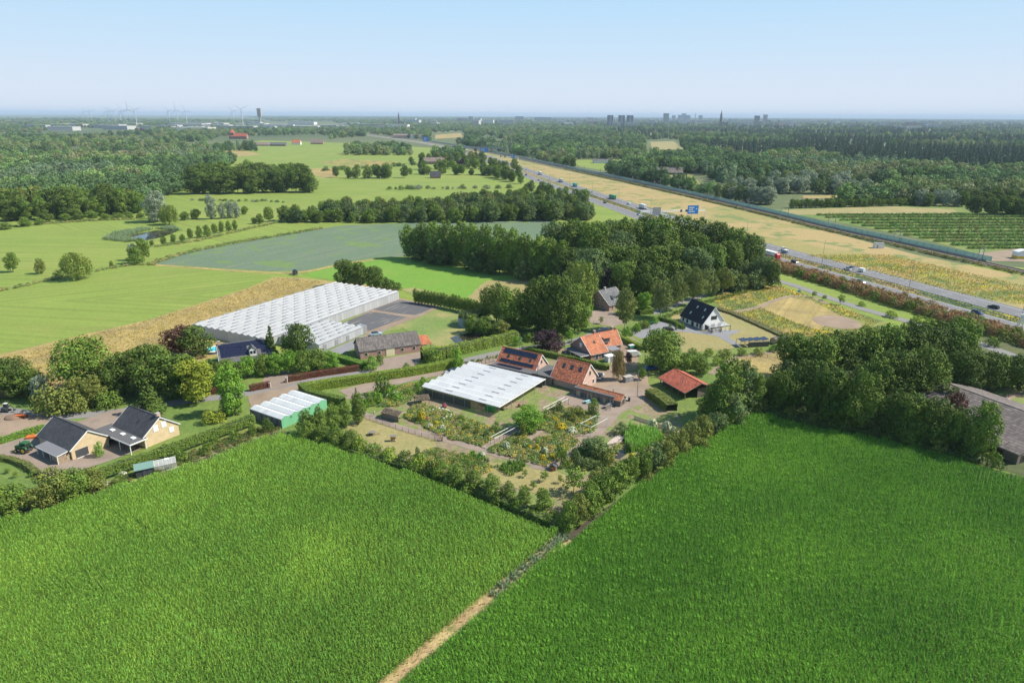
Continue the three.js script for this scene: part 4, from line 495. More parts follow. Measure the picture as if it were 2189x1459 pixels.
function gantry(L, Rr, y, label, signs) {
  const t = thing('sign_gantry', label, 'road sign', null), dx = Rr[0] - L[0], dz = Rr[1] - L[1], W = Math.hypot(dx, dz); t.position.set(L[0], 0, L[1]); t.rotation.y = -Math.atan2(dz, dx);
  part('leg', merge([bx(0.4, y, 0.4, 0, y / 2, 0), bx(0.4, y, 0.4, 1.4, y / 2, 0)]), M.white, t); part('leg', merge([bx(0.4, y, 0.4, W, y / 2, 0)]), M.white, t);
  const g = [bar([0, y, 0.5], [W, y, 0.5], 0.12), bar([0, y + 1, 0.5], [W, y + 1, 0.5], 0.12), bar([0, y, -0.5], [W, y, -0.5], 0.12), bar([0, y + 1, -0.5], [W, y + 1, -0.5], 0.12)]; for (let x = 0; x < W - 1; x += 2) { g.push(bar([x, y, 0.5], [x + 1, y + 1, 0.5], 0.06), bar([x + 1, y + 1, 0.5], [x + 2, y, 0.5], 0.06)); }
  part('truss_beam', merge(g), M.white, t);
  for (const [f, w, h, kind] of signs) { if (kind === 'blue') signPanel(t, W * f, y + 1.2, 0.9, w, h, M.blue, true); else if (kind === 'back') for (let i = 0; i < 5; i++) part('sign_back', bx(w / 5 - 0.15, h, 0.12), M.steel, t, W * f - w * 0.4 + (i * w) / 5, y + 0.6, 0.9); else part('matrix_sign', bx(w, h, 0.6), M.anth, t, W * f, y + 0.5, 0.9); }
  return t;
}
gantry([101.9,-548.8], [156.8,-560.9], 6.8, 'white truss gantry with a large blue direction sign over the motorway', [[0.24, 7, 6.5, 'back'], [0.62, 1.6, 1.8, 'm'], [0.7, 1.6, 1.8, 'm'], [0.8, 9.5, 6.8, 'blue']]);
gantry([-53.1,-1327.3], [10,-1277.2], 7, 'farther white gantry with a small blue sign over the motorway', [[0.5, 2.5, 2.5, 'm'], [0.62, 2.5, 2.5, 'm'], [0.85, 8, 6, 'blue']]);
{ const t = thing('sign_gantry', 'blue direction sign before the motorway viaduct', 'road sign', null); const [x, z] = [-60.3,-1485.2]; t.position.set(x, 0, z); part('pole', cyl(0.3, 0.3, 8), M.steel, t); signPanel(t, 0, 10, 0.5, 16, 8, M.blue, true); }
{ const t = thing('sign_gantry', 'tiny blue sign where the motorway bends away', 'road sign', null); const [x, z] = [-251,-2054.2]; t.position.set(x, 0, z); part('pole', cyl(0.4, 0.4, 10), M.steel, t); signPanel(t, 0, 13, 0.5, 17, 13, M.blue, true); }
{ const t = thing('tripod_sign', 'white tripod gantry leg beside the motorway hedge', 'road sign', null); const [x, z] = [196.2,-251.8]; t.position.set(x, 0, z); part('leg', bar([-3, 0, 0], [0, 8, 0], 0.2), M.white, t); part('leg', bar([1.2, 0, 0.6], [0, 8, 0], 0.2), M.white, t); part('leg', bar([0.6, 0, -2.5], [0, 8, 0], 0.2), M.white, t); part('cross_arm', bx(5, 0.5, 0.5, 1.5, 8.1, 0), M.white, t); }
{ const t = thing('road_sign', 'small blue and white road sign on the hedge corner', 'road sign', null); const [x, z] = [133.4,-308.5]; t.position.set(x, 0, z); part('pole', cyl(0.06, 0.06, 4.2), M.steel, t); part('sign_panel', bx(0.9, 1.3, 0.06, 0, 4, 0), M.white, t); part('sign_panel', bx(1.5, 0.7, 0.06, 0, 2.9, 0), M.blue, t); }
{ const t = thing('railway_viaduct', 'long low concrete viaduct crossing the motorway', 'bridge', null); const A = [-123.1,-1657.5], B = [22.7,-1586.4], W = Math.hypot(B[0] - A[0], B[1] - A[1]); t.position.set(A[0], 0, A[1]); t.rotation.y = -Math.atan2(B[1] - A[1], B[0] - A[0]); part('deck', bx(W + 60, 2.2, 14, W / 2, 8, 0), M.concrete, t); part('parapet', bx(W + 60, 1, 0.5, W / 2, 9.6, 6.7), std([0.3, 0.36, 0.42], 0.7), t); for (let i = 0; i < 6; i++) part('pier', bx(2.4, 7, 9, 10 + (i * W) / 5.4, 3.5, 0), M.concrete, t); }
// railway
sheet('railway_ballast', strip(railway, -5.6, 5.4), 0.2, groundMat(tex(256, 30, (u, v) => { const a = 0.8 + 0.4 * fbm(u * 2, v * 2, 3); return [0.15 * a, 0.12 * a, 0.105 * a]; })));
{ const g = []; for (const o of [-3.2, -1.75, 1.75, 3.2]) g.push(ribbon(railway, rS, 20, 2100, o, 0.33, 0.16, 0.2, 24)); const m = part('railway_rails', merge(g), std([0.2, 0.16, 0.14], 0.4, { metalness: 0.6 })); m.userData.kind = 'structure'; }
{
  const s0 = rS[railway.findIndex((p) => p[1] < -391)], t = thing('noise_barrier', 'long green glass noise barrier beside the railway', 'noise barrier', null), pg = bx(5.9, 2.7, 0.08, 0, 1.6, 0), post = bx(0.22, 3.2, 0.3, 0, 1.6, 0), far = [], farP = [];
  for (let k = 0; k < 330; k++) { const a = along(railway, rS, s0 + k * 6, 7), ry = -Math.atan2(a[3], a[2]), p0 = along(railway, rS, s0 + k * 6 - 3, 7); if (k < 150) { part('glass_panel', pg, M.barrier, t, a[0], 0.3, a[1], ry); part('post', post, M.steel, t, p0[0], 0.2, p0[1], ry); } else { const q = pg.clone(); q.rotateY(ry); q.translate(a[0], 0.3, a[1]); far.push(q); } }
  const f = part('far_panels', merge(far), M.barrier, t); f.userData.kind = 'stuff'; part('plinth', ribbon(railway, rS, s0, s0 + 1980, 7, 0.4, 0.4, 0.8), M.concrete, t);
}
for (let k = 0; k < 22; k++) for (const o of [-4.6, 6.2]) {
  const a = along(railway, rS, 150 + k * 62 + (o > 0 ? 6 : 0), o), t = thing('catenary_mast', 'steel overhead line mast beside the railway tracks', 'mast', 'overhead line masts along the railway'); t.position.set(a[0], 0, a[1]); t.rotation.y = -Math.atan2(a[3], a[2]) + (o > 0 ? Math.PI : 0);
  part('pole', bx(0.3, 8.6, 0.3, 0, 4.3, 0), M.steel, t); part('cantilever', merge([bar([0, 6.4, 0], [0, 7.2, 2.6], 0.06), bar([0, 7.6, 0], [0, 7.2, 2.6], 0.05), bar([0, 6.2, 0.1], [0, 6.1, 2.9], 0.05)]), M.steel, t);
}
{ const [x, z] = [234.8,-434.7], t = thing('signal_cabin', 'small white equipment cabin between railway and motorway', 'cabin', null); t.position.set(x, 0, z); part('wall', bx(6, 3, 3, 0, 1.6, 0), M.white, t); part('roof', bx(6.4, 0.25, 3.4, 0, 3.25, 0), M.steel, t); part('door', bx(1, 2.1, 0.06, -1.5, 1.1, 1.54), M.steel, t); }
{ const [x, z] = [304.6,-403.2], t = thing('site_cabin', 'white tarpaulin shelter on a yellow base beside the rail yard', 'shelter', null); t.position.set(x, 0, z); part('base', bx(9, 1.6, 5, 0, 0.95, 0), M.yellowPaint, t); const s = new THREE.Shape(); s.moveTo(-4.6, 0); s.lineTo(-4.6, 2.5); s.quadraticCurveTo(0, 4.6, 4.6, 2.5); s.lineTo(4.6, 0); const g = new THREE.ExtrudeGeometry(s, { depth: 5, bevelEnabled: false }); g.translate(0, 1.75, -2.5); part('tarpaulin', g, M.white, t); }
// ---------------------------------------------------------------- vehicles
function extr(pts, w, bevel = 0.06) { const s = new THREE.Shape(pts.map(([x, y]) => new THREE.Vector2(x, y))), g = new THREE.ExtrudeGeometry(s, { depth: w - 2 * bevel, bevelEnabled: true, bevelSize: bevel, bevelThickness: bevel, bevelSegments: 2 }); g.translate(0, 0, -w / 2 + bevel); return g; }
const tyreG = (() => { const g = new THREE.CylinderGeometry(1, 1, 1, 16); g.rotateX(Math.PI / 2); return g; })();
function wheel(t, x, z, r, w = 0.22) { const m = part('wheel', tyreG, M.rubber, t, x, r, z); m.scale.set(r, r, w); const k = part('rim', tyreG, M.steel, m, 0, 0, 0); k.scale.set(0.6, 0.6, 1.06); return m; }
const carBody = { sedan: [[-2.15, 0.3], [2.15, 0.3], [2.2, 0.62], [2.05, 0.78], [1.15, 0.92], [-1.5, 0.95], [-2.15, 0.92], [-2.22, 0.6]], van: [[-2.4, 0.3], [2.4, 0.3], [2.45, 0.8], [1.9, 1.1], [-2.4, 1.1]] }, carTop = { sedan: [[1.1, 0.9], [0.35, 1.38], [-0.2, 1.45], [-1.25, 1.42], [-1.95, 0.92]], wagon: [[1.1, 0.9], [0.4, 1.4], [-0.2, 1.52], [-1.8, 1.48], [-2.12, 0.92]], van: [[1.9, 1.05], [1.2, 1.85], [0.8, 1.98], [-2.3, 1.98], [-2.4, 1.05]] };
const geoC = {}; const cached = (k, f) => (geoC[k] ??= f());
function car(x, z, dir, paint, label, kind = 'sedan', group) {
  const t = thing(kind === 'van' ? 'van' : 'car', label, kind === 'van' ? 'van' : 'car', group), v = kind === 'van'; t.position.set(x, 0.17, z); t.rotation.y = dir; const pm = std(paint, 0.3, { metalness: 0.2 });
  part('body', cached('b' + v, () => extr(carBody[v ? 'van' : 'sedan'], 1.78, 0.09)), pm, t);
  part('cabin', cached('c' + kind, () => extr(carTop[kind], v ? 1.74 : 1.5, 0.12)), v ? pm : M.glass, t);
  if (v) part('windscreen', bx(0.06, 0.7, 1.5, 0, 0, 0).rotateZ(0.72), M.glass, t, 1.62, 1.5, 0); else part('roof', cached('r' + kind, () => { const g = bx(kind === 'wagon' ? 1.9 : 1.25, 0.05, 1.36); return g; }), pm, t, kind === 'wagon' ? -0.7 : -0.55, kind === 'wagon' ? 1.52 : 1.45, 0);
  for (const a of [-1.32, 1.38]) for (const b of [-0.8, 0.8]) wheel(t, a, b, 0.32);
  for (const b of [-0.62, 0.62]) part('headlight', cached('hl', () => bx(0.06, 0.14, 0.34)), M.white, t, v ? 2.44 : 2.2, 0.66, b);
  for (const b of [-0.65, 0.65]) part('tail_light', cached('tl', () => bx(0.05, 0.16, 0.28)), M.red, t, v ? -2.42 : -2.2, 0.74, b);
  return t;
}
function truck(x, z, dir, cab, box, label, { L = 13.6, h = 2.9, top, band } = {}) {
  const t = thing('truck', label, 'truck', null); t.position.set(x, 0.17, z); t.rotation.y = dir; const T0 = L + 2.4, half = T0 / 2;
  part('cab', extr([[0, 0.5], [2.2, 0.5], [2.25, 1.6], [2.1, 3.1], [1.6, 3.5], [0, 3.5]], 2.45, 0.12), std(cab, 0.35), t, half - 2.3, 0, 0);
  part('windscreen', bx(0.06, 0.95, 2.1), M.glass, t, half - 0.06, 2.3, 0);
  for (const b of [-1.23, 1.23]) part('side_window', bx(0.9, 0.7, 0.05), M.glass, t, half - 0.95, 2.35, b);
  part('cargo_box', extr([[0, 1.1], [L, 1.1], [L, 1.1 + h], [0, 1.1 + h]], 2.5, 0.05), std(box, 0.5), t, -half, 0, 0);
  if (top) part('box_roof', bx(L - 0.1, 0.06, 2.44), std(top, 0.5), t, -half + L / 2, 1.2 + h, 0);
  if (band) { part('side_band', bx(L - 0.2, 0.7, 2.56), std(band, 0.5), t, -half + L / 2, 1.7, 0); for (let i = 0; i < 6; i++) part('lettering', bx(0.7, 0.8, 2.57), M.steel, t, -half + L * 0.35 + i * 0.95, 3.1, 0); }
  part('chassis', bx(T0 - 1, 0.3, 1, 0, 0.85, 0), M.black, t);
  for (const a of [half - 1.4, -half + 1.2, -half + 2.5, -half + 3.8, half - 4.4]) for (const b of [-1.05, 1.05]) wheel(t, a, b, 0.5, 0.36);
  return t;
}
const head = (z) => { let i = 0; while (i < motorway.length - 2 && motorway[i + 1][1] > z) i++; return Math.atan2(-(motorway[i + 1][1] - motorway[i][1]), motorway[i + 1][0] - motorway[i][0]); }; // away from the camera
const lane = ([x, z], off) => { const a = lineX(motorway, z) - x; return off === undefined ? [x, z] : [lineX(motorway, z) + off * 1.06, z]; };
const W0 = [0.7, 0.7, 0.7], K0 = [0.02, 0.02, 0.025], B0 = [0.03, 0.06, 0.16], S0 = [0.35, 0.36, 0.38];
for (const [p, off, c, lab, kind] of [[[185.9,-368.3], 7.2, W0, 'white car abreast of the trailer on the far carriageway', 'sedan'], [[189.7,-370.8], 10.8, [0.5, 0.5, 0.52], 'silver estate car towing a white box trailer', 'wagon'], [[166.9,-416], 7.4, [0.2, 0.24, 0.34], 'blue grey car beside the flatbed van', 'wagon'], [[212.6,-290.4], 8, K0, 'black estate car on the far carriageway', 'wagon'], [[84,-750.8], 8, W0, 'white car following the green truck', 'wagon'], [[28.4,-1069.2], 8, W0, 'small white car near the far gantry', 'sedan'], [[10.6,-1158.1], 8, K0, 'small dark car near the far gantry', 'sedan']]) { const q = lane(p, off); car(q[0], q[1], head(q[1]), c, lab, kind); }
for (const [p, off, c, lab, kind] of [[[169.4,-337.2], -11, W0, 'white car on the near carriageway beside the hedge', 'wagon'], [[196.5,-281.2], -7.3, B0, 'dark blue car on the near carriageway beside the hedge', 'wagon'], [[159.8,-386.4], -7.3, K0, 'dark car overtaking the red and white truck', 'wagon'], [[28.8,-897.5], -11, B0, 'blue car on the near carriageway by the tree belt', 'sedan'], [[77.8,-663.9], -7.3, K0, 'dark car on the near carriageway beside the belt', 'sedan'], [[102.1,-581], -7.3, W0, 'white car coming up to the gantry leg', 'wagon'], [[102.4,-564.5], -10.8, B0, 'blue car hidden half behind the gantry leg', 'sedan'], [[20.1,-975.6], -10.8, K0, 'dark van following the coach', 'van']]) { const q = lane(p, off); car(q[0], q[1], head(q[1]) + Math.PI, c, lab, kind); }
{ let q = lane([104.6,-654.1], 11); car(q[0], q[1], head(q[1]), W0, 'white van between the green truck and the white truck', 'van');
  q = lane([190.8,-368.4], 10.8); const t = thing('box_trailer', 'white box trailer behind the silver estate car', 'trailer', null); t.position.set(q[0] + 1.6, 0.17, q[1] + 5); t.rotation.y = head(q[1]); part('box', extr([[-1.6, 0.45], [1.6, 0.45], [1.6, 2], [-1.6, 2]], 1.7, 0.05), M.white, t); part('drawbar', bx(1.4, 0.1, 0.1, 2.2, 0.5, 0), M.darkSteel, t); for (const b of [-0.85, 0.85]) wheel(t, 0, b, 0.3);
  q = lane([170.6,-422.1], 11.4); const f = thing('flatbed_van', 'white flatbed van on the far carriageway beside the lay-by', 'van', null); f.position.set(q[0], 0.17, q[1]); f.rotation.y = head(q[1]); part('cab', extr([[0.6, 0.4], [2.6, 0.4], [2.6, 1.2], [2.1, 2.1], [0.7, 2.2]], 1.9, 0.1), M.white, f); part('windscreen', bx(0.05, 0.7, 1.6).rotateZ(0.5), M.glass, f, 2.36, 1.7, 0); part('flatbed', bx(3.2, 0.35, 2, -1.1, 0.95, 0), M.white, f); part('headboard', bx(0.08, 1, 1.9, 0.5, 1.6, 0), M.darkSteel, f); for (const a of [-1.8, 1.8]) for (const b of [-0.85, 0.85]) wheel(f, a, b, 0.35); }
for (const [p, off, rev, c, b, lab, o] of [[[155.5,-401.2], -11, 1, [0.45, 0.02, 0.03], [0.68, 0.68, 0.68], 'red and white lorry half hidden by the wood', { band: [0.42, 0.03, 0.03], top: [0.75, 0.75, 0.75] }], [[116.5,-623.9], 11.6, 0, W0, [0.7, 0.7, 0.68], 'white lorry with a high box near the gantry', { L: 10 }], [[100.2,-699.4], 11.6, 0, W0, [0.02, 0.25, 0.12], 'green lorry with a white cab', { L: 13 }], [[73.4,-821.2], 11.6, 0, [0.05, 0.32, 0.3], [0.05, 0.35, 0.32], 'teal lorry on the far carriageway', { L: 8 }], [[62.5,-879.8], 11.6, 0, W0, [0.55, 0.52, 0.5], 'white lorry with a mixed load', { L: 12 }], [[47.7,-992.8], 11.6, 0, [0.1, 0.1, 0.12], [0.66, 0.66, 0.66], 'white lorry farthest along the far carriageway', { L: 12 }], [[12.1,-1015.4], -11, 1, [0.6, 0.66, 0.62], [0.5, 0.58, 0.55], 'pale green coach-like lorry on the near carriageway', { L: 11 }], [[224,-268.5], 11.4, 0, W0, [0.6, 0.6, 0.6], 'white lorry cut by the right edge of the motorway view', { L: 12 }]]) { const q = lane(p, off); truck(q[0], q[1], head(q[1]) + (rev ? Math.PI : 0), c, b, lab, o); }
// the rusty hedge along the frontage road
{ const R = rng(91); for (let s = 60; s < 292; s += 2.7) for (const o of [-22.5, -26.5, -30.5]) { const a = along(motorway, mS, s + R() * 1.5, o + (R() - 0.5) * 2), h = 3.2 + 1.6 * R(); tree('shrub', pick(['rust', 'rust', 'rust', 'olive', 'straw', 'mid'], R), a[0], a[1], h, 2.2 + 0.8 * R(), 'rusty shrub in the ' + { 22.5: 'motorway-side', 26.5: 'middle', 30.5: 'road-side' }[-o] + ' row of the roadside hedge', 'rusty roadside hedge, ' + { 22.5: 'motorway-side', 26.5: 'middle', 30.5: 'road-side' }[-o] + ' row', 'roadside_shrub'); } }
trees('shrub', ['hedge', 'mid'], 'green bush growing through the rusty hedge', 'green bushes in the rusty hedge', [159.3,-275.6,2.9,2.4, 168.3,-262.4,3.5,2.3, 155.5,-293.3,2.1,1.7, 174.2,-248,3.4,2.9, 176.5,-238,3.6,2.4, 165.6,-267.6,3.2,2.3]);
trees('young', 'mid', 'small tree on the grass beside the frontage road', 'small trees beside the frontage road', [146.8,-294.8,4.7,1.7, 142.9,-302.8,2.6,1.3, 140.3,-307.8,3.1,1.3, 131.3,-327.6,3.8,1.2]);
// ---------------------------------------------------------------- building kit
const noiseMat = (fn, S = 8, n = 256, rough = 0.9) => groundMat(tex(n, S, fn), rough);
const brickTex = (c1, c2, mortar) => noiseMat((u, v) => { const r = Math.floor(v / 0.0625), x = u / 0.22 + (r & 1) * 0.5, e = Math.min(x % 1, 1 - (x % 1)) < 0.03 || Math.min((v / 0.0625) % 1, 1 - ((v / 0.0625) % 1)) < 0.09; const k = LAT[((Math.floor(x) * 57 + r * 131) & 65535)], a = 0.85 + 0.3 * fbm(u, v, 3); return (e ? mortar : mix3(c1, c2, k)).map((q) => q * a); }, 8, 512);
const B = { yellow: brickTex([0.5, 0.37, 0.2], [0.6, 0.46, 0.27], [0.5, 0.42, 0.3]), pink: brickTex([0.31, 0.17, 0.14], [0.38, 0.21, 0.17], [0.36, 0.27, 0.23]), red: brickTex([0.26, 0.13, 0.1], [0.34, 0.18, 0.13], [0.33, 0.26, 0.22]), pale: brickTex([0.45, 0.3, 0.24], [0.53, 0.36, 0.28], [0.5, 0.4, 0.34]), white: noiseMat((u, v) => { const a = 0.74 + 0.08 * (fbm(u, v, 3) - 0.5); return [a, a, a * 0.98]; }), boards: noiseMat((u, v) => { const k = LAT[(Math.floor(u / 0.16) * 91) & 65535], a = 0.75 + 0.5 * k + 0.3 * (fbm(u * 8, v, 3) - 0.5); return [0.17 * a, 0.14 * a, 0.115 * a]; }), green: noiseMat((u, v) => { const a = 0.9 + 0.2 * fbm(u, v / 3, 3); return [0.14 * a, 0.38 * a, 0.21 * a]; }), greyBoards: noiseMat((u, v) => { const k = LAT[(Math.floor(u / 0.9) * 91) & 65535], a = 0.7 + 0.6 * k; return [0.17 * a, 0.16 * a, 0.15 * a]; }) };
for (const k in B) { const m = B[k]; m.map.repeat.set(1 / m.userData.S, 1 / m.userData.S); }
const TILE = { black: [[0.045, 0.046, 0.052], [0.06, 0.06, 0.066]], grey: [[0.1, 0.1, 0.108], [0.13, 0.13, 0.135]], orange: [[0.4, 0.14, 0.065], [0.47, 0.18, 0.085], [0.34, 0.12, 0.06]], mixed: [[0.46, 0.15, 0.07], [0.36, 0.1, 0.05], [0.52, 0.2, 0.1], [0.28, 0.09, 0.05]], dark: [[0.34, 0.085, 0.045], [0.26, 0.06, 0.035], [0.4, 0.11, 0.06]], slate: [[0.02, 0.022, 0.03], [0.026, 0.028, 0.036]], brown: [[0.2, 0.15, 0.13], [0.24, 0.18, 0.155]], sheet: [[0.13, 0.115, 0.105], [0.17, 0.15, 0.135], [0.105, 0.09, 0.085]], thatch: [[0.1, 0.085, 0.078], [0.145, 0.12, 0.11], [0.12, 0.1, 0.09]] };
const tileMat = new THREE.MeshStandardMaterial({ color: 0xffffff, vertexColors: true, roughness: 0.75, side: THREE.DoubleSide }), slateMat = new THREE.MeshStandardMaterial({ color: 0xffffff, vertexColors: true, roughness: 0.9, side: THREE.DoubleSide });
// tiles laid in courses on a slope; P(x, d, n) maps along the eave, down the slope and off it to a point
function tiles(P, L, S, pal, { tw = 0.32, th = 0.36, wave = 0.045, seed = 1, clip } = {}) {
  const R = rng(seed), t = new Tris(), nx = Math.max(1, Math.round(L / tw)), nd = Math.max(1, Math.round(S / th)), a = L / nx, b = S / nd;
  for (let j = 0; j < nd; j++) for (let i = 0; i < nx; i++) {
    if (clip && !clip((i + 0.5) * a, (j + 0.5) * b)) continue;
    const c0 = pick(pal, R), k = (0.85 + 0.3 * R()) * (0.72 + 0.56 * fbm((i * a) / 1.3 + seed, (j * b) / 1.6, 3)), c = c0.map((v) => v * k), n = wave > 0.02 ? 3 : 1, lift = 0.035 + 0.02 * R();
    for (let s = 0; s < n; s++) { const u0 = i * a + (a * s) / n, u1 = i * a + (a * (s + 1)) / n, w0 = wave * Math.sin((s / n) * Math.PI), w1 = wave * Math.sin(((s + 1) / n) * Math.PI); t.quad(P(u0, j * b, w0 + 0.005), P(u1, j * b, w1 + 0.005), P(u1, (j + 1) * b, w1 + lift), P(u0, (j + 1) * b, w0 + lift), c); t.quad(P(u0, (j + 1) * b, w0 + lift), P(u1, (j + 1) * b, w1 + lift), P(u1, (j + 1) * b, w1 - 0.01), P(u0, (j + 1) * b, w0 - 0.01), c); }
  }
  return t.geo();
}
// a gabled building; frame: x along the ridge from the corner A, z across; front eave at z = 0
function gable(name, label, { A, ang, L, W, e, r, wall, roof, tile, ov = 0.45, vo = 0.3, cat = 'house', hip = 0, trim = M.white, ridgeZ, e2, mat, open }) {
  const t = thing(name, label, cat, null), a = THREE.MathUtils.degToRad(ang); t.position.set(A[0], 0, A[1]); t.rotation.y = -a; const mz = ridgeZ ?? W / 2, eb = e2 ?? e;
  if (!open) { const s = new THREE.Shape([new THREE.Vector2(0, 0), new THREE.Vector2(W, 0), new THREE.Vector2(W, eb), ...(hip ? [] : [new THREE.Vector2(mz, r)]), new THREE.Vector2(0, e)]), g = new THREE.ExtrudeGeometry(s, { depth: L, bevelEnabled: false }); g.rotateY(-Math.PI / 2); g.translate(L, 0, 0); part('wall', g, wall, t); }
  const sl = [];
  for (const [side, z1, ee] of [['front', 0, e], ['back', W, eb]]) {
    const run = Math.abs(mz - z1), dz = Math.sign(z1 - mz), k = (r - ee) / run, S = Math.hypot(run + ov, (run + ov) * k), ux = dz / Math.hypot(1, k), uy = -k / Math.hypot(1, k), P = (x, d, n) => [x - vo, r + 0.06 + uy * d + n * Math.abs(ux), mz + ux * d - n * uy * dz], LL = L + 2 * vo;
    const clip = hip ? (x, d) => x > hip * (1 - d / S) + 0.05 : undefined;
    const dk = new Tris(), q = (x, d) => P(x, d, -0.03), x0 = hip ? hip : 0; dk.quad(q(x0, 0), q(LL, 0), q(LL, S), q(0, S), [1, 1, 1]); dk.quad(P(x0, 0, -0.16), P(LL, 0, -0.16), P(LL, S, -0.16), P(0, S, -0.16), [1, 1, 1]); dk.quad(q(0, S), q(LL, S), P(LL, S, -0.16), P(0, S, -0.16), [1, 1, 1]);
    const sm = part('roof_slope', dk.geo(), trim === M.white ? M.greyWood : trim, t), tm = part('roof_tiles', tiles(P, LL, S, TILE[roof], { seed: Math.round(A[0] * 7 + z1), clip, ...tile }), mat ?? tileMat, sm); tm.userData.kind = 'stuff'; sl.push({ P, S, LL, side, dz, th: dz < 0 ? Math.PI - Math.atan(k) : Math.atan(k) });
    for (const [x, on] of [[0, !hip], [LL, true]]) if (on) part('verge_board', beam(P(x, -0.02, -0.05), P(x, S, -0.05), 0.08, 0.22), trim, t);
    part('gutter', bar([-vo + 0.05, P(0, S, 0)[1] - 0.1, P(0, S, 0)[2]], [L + vo - 0.05, P(0, S, 0)[1] - 0.1, P(0, S, 0)[2]], 0.07), M.steel, t);
  }
  if (hip) { const S = Math.hypot(hip, r - e), w = W + 2 * ov, P = (u, d, n) => [-vo + hip * (1 - d / S) - n * 0.7, r + 0.06 - (r - e + 0.2) * (d / S) + n * 0.7, -ov + u]; const dk = new Tris(); dk.tri(P(w / 2, 0, -0.02), P(0, S, -0.02), P(w, S, -0.02), [1, 1, 1]); const sm = part('hip_slope', dk.geo(), M.greyWood, t), tm = part('roof_tiles', tiles(P, w, S, TILE[roof], { seed: 5, clip: (x, d) => Math.abs(x - w / 2) < (w / 2) * (d / S), ...tile }), tileMat, sm); tm.userData.kind = 'stuff'; }
  part('ridge_cap', bar([-vo + hip, r + 0.1, mz], [L + vo, r + 0.1, mz], 0.13, 8), std(TILE[roof][0], 0.8), t);
  t.userData.frame = undefined; delete t.userData.frame; t.sl = sl; t.dim = { L, W, e, r, mz }; return t;
}
const winG = {};
function win(t, side, u, y, w, h, { frame = M.white, pane = M.glass, name = 'window', d = 0.08, bars = 1 } = {}) {
  const { L, W } = t.dim, key = w + '_' + h, g = (winG[key] ??= [bx(w + 0.18, h + 0.18, d), bx((w - 0.06 * (bars - 1)) / bars, h, d)]), m = part(name, g[0], frame, t);
  const out = d / 2 + 0.004; if (side === 'f') m.position.set(u, y, -out); if (side === 'b') m.position.set(u, y, W + out); if (side === 'l') { m.position.set(-out, y, u); m.rotation.y = Math.PI / 2; } if (side === 'r') { m.position.set(L + out, y, u); m.rotation.y = Math.PI / 2; }
  for (let i = 0; i < bars; i++) { const o = bars > 1 ? (i - (bars - 1) / 2) * (w / bars) : 0; const p = part('pane', (winG[key + bars] ??= bx(w / bars - 0.06, h, d + 0.03)), pane, m, o, 0, 0); p.scale.x = 1; } return m;
}
function onSlope(t, s, name, g, mat, x, d, n = 0.09) { const q = t.sl[s].P(x, d, n), m = part(name, g, mat, t, ...q); m.rotation.x = t.sl[s].th; return m; }
function roofWindow(t, s, x, d, w = 0.8, h = 1.2) { const m = onSlope(t, s, 'roof_window', cached('rw' + w, () => bx(w + 0.16, 0.14, h + 0.16)), M.anth, x, d, 0.07); part('pane', cached('rwp' + w, () => bx(w, 0.18, h)), M.glass, m); }
function panels(t, s, x0, d0, nx, nd, pw = 1.05, ph = 1.65, skip = () => false) { const g = cached('pv' + pw + ph, () => bx(pw - 0.03, 0.05, ph - 0.03)); for (let i = 0; i < nx; i++) for (let j = 0; j < nd; j++) if (!skip(i, j)) onSlope(t, s, 'solar_panel', g, M.solar, x0 + (i + 0.5) * pw, d0 + (j + 0.5) * ph, 0.14); }
function chimney(t, x, z, y, h, w = 0.7, mat = B.red) { const c = part('chimney', bx(w, h, w, 0, 0, 0), mat, t, x, y + h / 2 - 0.6, z); part('chimney_cap', bx(w + 0.14, 0.1, w + 0.14), M.concrete, c, 0, h / 2 + 0.05, 0); return c; }
